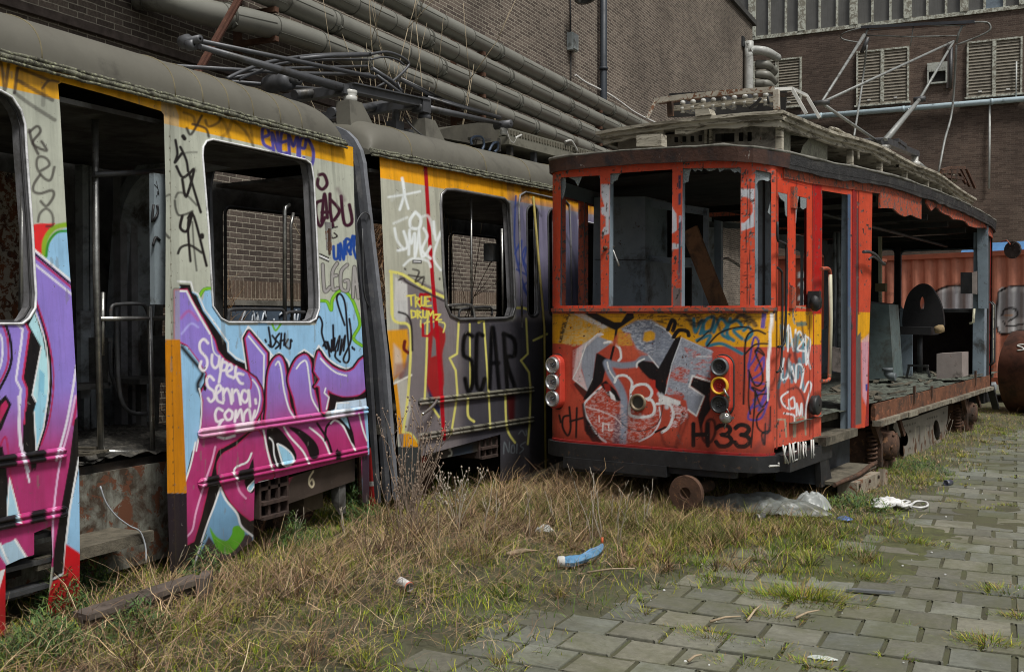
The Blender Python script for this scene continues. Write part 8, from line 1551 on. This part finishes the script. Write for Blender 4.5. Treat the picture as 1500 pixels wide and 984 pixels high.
# tufts on the paving
tl = [(1175, 878, .42, .20, 'largest grass tuft across the paving joints'), (1130, 905, .22, .12, 'grass tuft on the near side of the largest paving tuft'), (1045, 935, .34, .10, 'long low grass tuft between pavers near the paper scrap'), (1130, 950, .22, .09, 'grass tuft left of the paper scrap'), (1085, 975, .2, .1, 'grass tuft at the bottom edge beside the paper scrap'), (1450, 945, .26, .12, 'grass tuft alone in the joints at lower right'),
      (1310, 965, .12, .09, 'small grass tuft right of the paper scrap'), (1495, 905, .16, .1, 'small grass tuft at the right edge of the paving'), (1335, 920, .06, .07, 'tiny grass tuft in a paver joint right of the slate'), (1190, 975, .2, .1, 'grass tuft under the paper scrap'), (1480, 868, .3, .11, 'grass tuft at the right edge above the lone tuft'), (1250, 845, .35, .10, 'grass strip on the moss hollow'), (1330, 795, .3, .12, 'grass tuft at the top of the moss hollow'),
      (1395, 735, .22, .08, 'tuft right of the coil of white plastic'), (1440, 745, .16, .08, 'tuft far right beyond the white plastic'), (1415, 712, .12, .07, 'small tuft between distant pavers right of the can'), (1475, 740, .14, .07, 'distant tuft near the right edge'), (1440, 690, .14, .07, 'small tuft nearest the bogie on the pavers'), (1490, 700, .2, .06, 'distant tuft at the right edge beside the tank'), (1400, 805, .1, .05, 'small tuft on the right rim of the moss hollow'), (1000, 925, .1, .06, 'small tuft in the joint left of the long low tuft'), (960, 940, .08, .05, 'smallest tuft near the bottom centre')]
for x, y, r, h, l in tl:
    c = on_ground(x, y); n = int(900 * (r / .3) ** 1.5) + 90; a = rng.uniform(0, 6.28, n); q = rng.random(n) ** .8 * r; ax = rng.uniform(-.3, .3); X = c[0] + q * np.cos(a); Y = c[1] + q * np.sin(a) * .45; ok = vnoise(X * 9, Y * 9, 71) > .38; X, Y, q = X[ok], Y[ok], q[ok]; n = len(X)
    o = strands('grass_tuft', l, np.stack([X, Y, 0 * X - .01], -1), rng.uniform(.35, 1, n) * h * (1.1 - .6 * q / r), rng.uniform(.003, .005, n), np.arctan2(Y - c[1], X - c[0]) + rng.normal(0, .8, n), rng.uniform(.1, .7, n), rng.uniform(.2, .9, n), pal(n, GRN + [C(150, 128, 76), C(124, 96, 64)]), segs=3)
    o['kind'] = 'thing'; o['category'] = 'grass tuft'; o['group'] = 'grass tufts in the paving'
# weeds along the joints (many, uncountable)
X, Y = scatter(160000, -3.2, 5.5, 3.6, 17, lambda X, Y: (1 - grass_mask(X, Y)) * (np.minimum(np.abs((Y / .302 + .5) % 1 - .5), 2) < .07) * smoothstep(.46, .62, vnoise(X * 2.2, Y * 2.2, 81)) * .8)
n = len(X); strands('joint_moss', 'moss and seedlings in the joints between pavers', np.stack([X, Y, 0 * X - .012], -1), rng.uniform(.012, .042, n), rng.uniform(.004, .008, n), rng.uniform(0, 6.28, n), rng.uniform(.2, .9, n), rng.uniform(0, .8, n), pal(n, [C(96, 100, 50), C(124, 112, 66), C(110, 92, 62)]), segs=2, cat='moss')
# --- branching dead weeds and the bare shrub
m_twig = M('dead_twig', (0.23, 0.175, 0.13), .85, var=.4, sc=30, bmp=0); m_twigp = M('pale_twig', (0.36, 0.32, 0.25), .85, var=.3, sc=30, bmp=0)
def weed(name, label, base, h, n_stems, spread, r0=.005, twig=4, seed=1, mt=None, heads=True, lean=(0, 0), cat='dead weed', group='tall dead weeds', rr0=.02):
    q = random.Random(seed); mb = MB(); hd = MB(); nh = 0
    for i in range(n_stems):
        a = q.uniform(0, 6.28); p = np.array(base, float) + np.array([math.cos(a), math.sin(a), 0]) * q.uniform(0, rr0); d = np.array([math.cos(a) * spread * q.uniform(.2, 1) + lean[0], math.sin(a) * spread * q.uniform(.2, 1) + lean[1], 1.0]); P = [p]; L_ = h * q.uniform(.6, 1.05); k = 7
        for j in range(k):
            d = d + np.array([q.uniform(-.14, .14), q.uniform(-.14, .14), q.uniform(-.05, .05)]); d /= np.linalg.norm(d); p = p + d * L_ / k; P.append(p)
            if j >= 2 and twig:
                for _ in range(q.randint(0, max(1, twig // 2))):
                    e = d + np.array([q.uniform(-.9, .9), q.uniform(-.9, .9), q.uniform(-.1, .5)]); e /= np.linalg.norm(e); l2 = L_ * q.uniform(.10, .28); m1 = p + e * l2 * .5 + np.array([0, 0, .01]); e2 = p + e * l2 + np.array([0, 0, l2 * .25])
                    mb.tube([p, m1, e2], [r0 * .5, r0 * .25], n=4)
                    if q.random() < .7: e3 = m1 + np.array([q.uniform(-.5, .5), q.uniform(-.5, .5), .8]) * l2 * .4; mb.tube([m1, e3], [r0 * .35, r0 * .2], n=3); ends = (e2, e3)
                    else: ends = (e2,)
                    if heads:
                        for g in ends: mb.lathe(g, (0, 0, 1), [(-.006, .001), (0, r0 * 1.6), (.008, r0 * 1.3), (.014, .001)], n=5)
        mb.tube(P, [r0, r0 * .4], n=5, curve=2)
    t = thing(name, label, cat, base, group); mb.build('stems', mt or m_twig, t)
    if nh: hd.build('seed_heads', M('seed_head', (0.20, 0.16, 0.125), .9, var=.5, sc=50, bmp=0), t)
    return t

weed('dead_weed', 'dense dead weed climbing the bellows between the tram sections', g(592, 775), .95, 16, .22, .0055, 5, 3, rr0=.10); weed('dead_weed', 'tangled dead weed in front of the grey skirt corner', g(600, 790), .55, 14, .4, .004, 5, 4, rr0=.12)
weed('dead_weed', 'branching dead weed with seed heads under the number 3 beam', g(668, 775), .52, 7, .5, .005, 4, 8, M('pale_twig')); weed('dead_weed', 'smaller dead weed left of the branching one under the number 3 beam', g(640, 775), .40, 4, .3, .004, 3, 9)
for i, (x, y, h, ln, l) in enumerate(((708, 790, .42, -.15, 'single bent stalk under the dark end of the grey tram'), (722, 775, .30, .1, 'short stalk right of the single bent stalk'), (868, 795, .62, .05, 'tall pale stalk before the left end of the red bumper'), (880, 790, .50, -.2, 'pale stalk right of the tall one before the red bumper'),
        (905, 800, .46, .3, 'curved stalk leaning right before the red bumper'), (815, 772, .3, -.4, 'low stalk left of the red bumper'), (945, 770, .25, .2, 'short stalk in front of the rusty buffer'), (505, 790, .40, -.2, 'thin stalk beside the wheel of the grey tram'), (430, 800, .36, .2, 'thin stalk in front of the step grille'), (355, 815, .34, .2, 'thin stalk at the green graffiti tip'), (262, 850, .36, .1, 'thin stalk at the black door post foot'), (285, 800, .5, .35, 'thin stalk leaning right across the black door post'))):
    weed('dead_stalk', l, g(x, y), h, 2, .12, .0055, 1, 20 + i, M('pale_twig'), heads=False, lean=(ln * .5, 0), cat='dead stalk', group='single dead stalks', rr0=.01)
q_ = random.Random(41)
for i in range(16): x = q_.uniform(620, 1000) if i < 12 else q_.uniform(1380, 1460); weed('dead_stalk', 'thin dead stalk in the grass between the grey and red trams' if i < 12 else 'thin dead stalk beside the rear bogie of the red tram', g(x, q_.uniform(762, 800) if i < 12 else q_.uniform(640, 665)), q_.uniform(.22, .5), 1, .2, .005, 1, 60 + i, M('pale_twig'), heads=False, lean=(q_.uniform(-.2, .2), 0), cat='dead stalk', group='dead stalks between the trams' if i < 12 else 'dead stalks by the rear bogie', rr0=.01)
sb = Frame(-6.95, 0, 0); s_, h_ = sb.at(565, 200); weed('bare_shrub', 'tall bare shrub growing between the grey tram roof and the pipes', (-6.95, s_, 0), 6.6, 7, .10, .011, 5, 31, M('pale_shrub', (0.34, 0.28, 0.19), .85, var=.3, sc=9, bmp=0), heads=False, cat='shrub', group='bare growth on the wall', rr0=.45)
s2_, _ = sb.at(625, 200); weed('bare_shrub', 'lower bare shrub tangled behind the pantograph base', (-7.0, s2_, 0), 4.4, 12, .28, .008, 5, 33, M('pale_shrub'), heads=False, cat='shrub', group='bare growth on the wall', rr0=.9)
def creeper(y0, y1, h1, n, seed, lab):
    Yb = rng.uniform(y0, y1, n); Zb = rng.uniform(.2, h1, n); base = np.stack([np.full(n, -7.9) + rng.uniform(0, .12, n), Yb, Zb], -1)
    o = strands('dry_creeper', lab, base, rng.uniform(.15, .5, n), rng.uniform(.005, .012, n), rng.choice([1.57, -1.57], n) + rng.normal(0, .35, n), rng.uniform(.1, 1.0, n), rng.uniform(-.4, .5, n), pal(n, [C(120, 92, 66), C(96, 72, 54), C(140, 112, 80)]), segs=4); return o
creeper(10.6, 12.4, 3.4, 5200, 5, 'brown dry creeper on the brick wall seen through the tram joint'); creeper(16.5, 21, 3.2, 5000, 6, 'brown dry creeper on the brick wall seen through the red cab'); creeper(8.0, 9.0, 2.0, 900, 7, 'dry creeper low on the brick wall seen through the tram door')
# faded wall graffiti band seen through the windows
mb = MB(); q = random.Random(5); y = 9.2
while y < 13.4:
    P = [(-7.925, y + q.uniform(0, .12), 1.45 + q.uniform(0, .35)) for _ in range(4)]; mb.tube(P, .012, n=4, curve=3); y += .10
wg = mb.build('wall_graffiti', M('chalky_white', (0.5, 0.55, 0.6), .8), bl); mb = MB(); mb.box(W8, 9.1, 13.5, .045, .058, 1.4, 1.83); mb.build('wall_paint_patch', M('dull_blue_paint', (0.07, 0.10, 0.14), .8, var=.5), bl)
# --- litter
def crumple(name, label, cat, cx, cy, lx, ly, hz, mt, rot=0.0, res=26, seed=1, z0=.03, spike=1.0):
    c = on_ground(cx, cy, z0); u = np.linspace(-1, 1, res); U, V_ = np.meshgrid(u, u, indexing='ij'); r = np.hypot(U, V_); e = 1 + .35 * (vnoise(np.arctan2(V_, U) * 2 + 9, r * 0 + seed, seed) - .5)
    H = hz * np.clip(1 - r ** 2.2, 0, 1) * (.35 + 1.1 * vnoise(U * 3 + seed, V_ * 3, seed)) + hz * .35 * spike * (vnoise(U * 8, V_ * 8 + seed, seed + 1) - .5); X = U * lx / 2 * e; Y = V_ * ly / 2 * e; ca, sa = math.cos(rot), math.sin(rot)
    W = np.stack([c[0] + X * ca - Y * sa, c[1] + X * sa + Y * ca, c[2] + np.maximum(H, 0)], -1); ok = r < 1.0; cc = ok[:-1, :-1] & ok[1:, :-1] & ok[1:, 1:] & ok[:-1, 1:]; ii = np.arange(res * res).reshape(res, res)
    return tag(link_mesh(name, W.reshape(-1, 3), np.stack([ii[:-1, :-1][cc], ii[1:, :-1][cc], ii[1:, 1:][cc], ii[:-1, 1:][cc]], 1), mt, None, False), label, cat)
bp = [on_ground(x, y, .05) for x, y in ((822, 822), (835, 822), (852, 818), (866, 812), (878, 804), (882, 797))]; mb = MB(); mb.tube(bp, [.026, .040, .030, .042, .026, .010], n=7, curve=4, smooth=False)
t = thing('spray_bottle', 'crushed light blue plastic bottle with orange tip lying in the grass', 'bottle', bp[2]); mb.build('bottle_body', M('sky_blue_plastic', (0.13, 0.33, 0.56), .4, var=.3, sc=12, bmp=.8, bd=.02, dirt_amt=.25, dirt=(.35, .42, .5), dirt_sc=25), t); mb = MB(); mb.tube([bp[-1], bp[-1] + (0, 0, .05)], .010, n=6); mb.build('tip', M('orange_plastic', (0.6, 0.12, 0.04), .4), t); mb = MB(); mb.lathe(bp[0], bp[0] - bp[1], [(-.02, .038), (.02, .034), (.03, .001)], n=9); mb.build('cap', M('white_paint'), t)
a, b_ = on_ground(584, 850, .05), on_ground(602, 861, .05); t = thing('spray_can', 'white spray can with a red rim lying in the dry grass', 'can', a); ax = (b_ - a) / np.linalg.norm(b_ - a); mb = MB(); mb.lathe(a, ax, [(0, .001), (0, .018), (.008, .027), (.02, .030), (.125, .030), (.132, .027)], n=18); mb.build('can_body', M('can_white', (0.62, 0.62, 0.6), .4, var=.25, sc=30, dirt_amt=.3), t); mb = MB(); mb.lathe(a + ax * .122, ax, [(0, .0304), (.007, .0308), (.010, .029)], n=18); mb.build('can_rim', M('can_red', (0.5, 0.08, 0.04), .4), t)
m_pw = M('white_plastic', (0.66, 0.67, 0.66), .35, var=.25, sc=10, dirt_amt=.2, dirt=(0.2, 0.2, 0.17)); m_pg2 = M('grey_sheet', (0.17, 0.185, 0.175), .35, var=.5, sc=6, dirt_amt=.4, dirt=(0.10, 0.10, 0.08))
crumple('plastic_sheet', 'dusty grey plastic sheeting spread on the grass under the red tram', 'plastic sheet', 1110, 745, 1.25, .5, .13, m_pg2, -.1, 60, 3, .03); crumple('plastic_bag', 'whitish plastic bundle at the right end of the grey sheeting', 'plastic bag', 1190, 746, .34, .24, .15, M('bag_white', (0.27, 0.29, 0.28), .35, var=.3, dirt_amt=.25), .2, 30, 5, .02, .5)
crumple('plastic_strip', 'bunched white plastic strip on the grass beside the bolted block', 'plastic strip', 1300, 736, .34, .16, .05, m_pw, -.1, 30, 6, .03)
mb = MB(); q = random.Random(3)
for k in range(6): P = [on_ground(1278 + 14 * j + q.uniform(-3, 3), 737 + q.uniform(-5, 5), .05) for j in range(5)]; mb.tube(P, .012, n=5, curve=4)
mb.build('strip_folds', m_pw, D.objects['plastic_strip'])
mb = MB(); mb.tube([on_ground(x, y, .03) for x, y in ((1335, 740), (1342, 734), (1356, 735), (1359, 740), (1350, 743), (1337, 742))], .010, n=6, curve=4, closed=True); tag(mb.build('plastic_loop', m_pw), 'loop of white plastic band right of the bunched strip', 'plastic loop')
crumple('crushed_can', 'flattened blue drink can on the moss below the grey sheeting', 'can', 1237, 762, .15, .09, .035, M('can_blue', (0.10, 0.17, 0.38), .35, .3, var=.5, sc=30), .1, 14, 8, .01)
for x, y, l, cc in ((1387, 707, 'small dark and white can lying on the paving edge', (0.08, 0.09, 0.13)), (1110, 758, 'small grey can end-on in the grass under the tram sheeting', (0.16, 0.16, 0.17))):
    c = on_ground(x, y, .035); mb = MB(); mb.lathe(c, (-.3, -.9, .05), [(-.10, .001), (-.10, .026), (-.09, .032), (.02, .032), (.03, .027), (.022, .022), (.02, .001)], n=16); tag(mb.build('drink_can', M('can_body_%d' % x, cc, .35, .4, var=.4, chip=(.5, .5, .5), chip_amt=.25, chip_sc=30)), l, 'can')
crumple('paper_scrap', 'torn white paper scrap lying on the near pavers', 'paper', 1205, 964, .16, .06, .016, M('paper', (0.5, 0.54, 0.52), .7, var=.3, sc=20), .1, 16, 9, .012); crumple('paper_scrap', 'crumpled white scrap in the grass left of the red tram', 'paper', 797, 778, .16, .10, .05, M('paper'), .4, 16, 10, .03)
c = on_ground(1275, 868, .015); mb = MB(); mb.prism([c + np.array(v) for v in ((-.14, -.03, 0), (.11, .0, .004), (.14, .035, .006), (-.10, .03, 0))], (0, 0, .014)); tag(mb.build('slate_piece', M('slate', (0.13, 0.14, 0.14), .6)), 'grey slate sliver on the edge of the moss hollow', 'slate')
for (x0, y0, x1, y1, l) in ((742, 811, 786, 806, 'pale split stick lying in the grass before the grey tram'), (1095, 908, 1115, 885, 'thin stick leaning on the largest paving tuft'), (1040, 910, 1085, 902, 'thin stick lying left of the largest paving tuft'), (1008, 968, 1028, 958, 'short orange-brown stick near the bottom centre'), (860, 838, 930, 832, 'thin reed lying across the grass edge'), (1165, 905, 1200, 893, 'thin reed lying through the largest tuft')):
    mb = MB(); a, b_ = on_ground(x0, y0, .03), on_ground(x1, y1, .05); mb.tube([a, (a + b_) / 2 + (0, 0, .01), b_], [.008, .004] if y0 != 811 else [.012, .02, .004], n=6); tag(mb.build('stick', M('pale_stick', (0.38, 0.30, 0.20), .8, var=.3)), l, 'stick')
q = random.Random(9); 
for k in range(46):
    x, y = q.uniform(900, 1500), q.uniform(700, 984)
    c = on_ground(x, y, .012); mb = MB(); r = q.uniform(.004, .009); mb.lathe(c, (0, 0, 1), [(0, .001), (0, r), (r * .8, r * .8), (r, .001)], n=5, smooth=False); tag(mb.build('chalk_crumb', m_pw), 'tiny white crumb lying on the paving', 'crumb', 'white crumbs scattered on the pavers')
# red post at the joint, beam, wire
c = on_ground(544, 752, 0); t = thing('red_post', 'short red post with a white band between the tram sections', 'post', c); zt = B.at(544, 690)[1]; zt = .62
mb = MB(); mb.lathe(c, (0, 0, 1), [(0, .035), (.42, .035), (.47, .03), (.5, .035), (.53, .032), (.56, .02), (.57, .001)], n=14); mb.build('post_body', M('post_red', (0.42, 0.02, 0.02), .4, var=.2), t); mb = MB(); mb.lathe(c + (0, 0, .24), (0, 0, 1), [(0, .036), (.04, .036)], n=14); mb.build('white_band', M('white_paint'), t)
a, b_ = on_ground(118, 902, .11), on_ground(292, 846, .12); t = thing('rusty_rail', 'rusted grey beam lying at the foot of the tram doorway', 'beam', a); mb = MB(); mb.bar(a, b_, .13, .03); mb.bar(a - (0, 0, .06), b_ - (0, 0, .06), .03, .12); mb.bar(b_ + (0, 0, -.05), b_ + (.05, .03, -.05), .20, .14); mb.build('beam_body', M('grey_rust_beam', (0.105, 0.085, 0.07), .85, var=.5, sc=7, dirt_amt=.4, dirt=(0.035, 0.028, 0.02), bmp=.6), t); mb = MB(); mb.lathe(on_ground(150, 800, .25), (1, 0, .1), [(-.1, .03), (-.05, .06), (0, .07), (.03, .05), (.03, .01)], n=12); mb.build('pipe_stub', m_steel, gt)
mb = MB(); mb.tube([A.pt(x, y, -.03) for x, y in ((147, 712), (155, 735), (170, 755), (190, 770), (205, 778), (213, 800), (214, 822))], .005, n=6, curve=4); tag(mb.build('loose_wire', M('pale_wire', (0.45, 0.48, 0.52), .4)), 'pale blue wire hanging from the doorway floor of the grey tram', 'wire')
mb = MB(); q = random.Random(6)
c = R.p(1.7, .18, .0); mb.box(R, 1.35, 2.15, .12, .30, .02, .175); t = thing('bolted_block', 'rust-stained pale metal block with bolts under the red tram step', 'block', R.p(1.75, .2, 0)); mb.build('block_body', M('stained_pale', (0.27, 0.235, 0.18), .75, var=.3, sc=6, streak=.5, chip=(.14, .05, .02), chip_amt=.3, chip_sc=8), t)
mb = MB(); mb.prism([R.p(2.15, .33, .02), R.p(2.30, .33, .04), R.p(2.30, .33, .18), R.p(2.15, .33, .21)], -R.n * .05); mb.build('angle_plate', M('stained_pale'), t)
for s, h in ((1.42, .05), (1.42, .14), (1.75, .05), (1.75, .14), (2.06, .05), (2.06, .14)): mb = MB(); mb.lathe(R.p(s, .30, h), R.n, [(0, .018), (.015, .018), (.018, .001)], n=6, smooth=False); mb.build('bolt', m_rust, t)
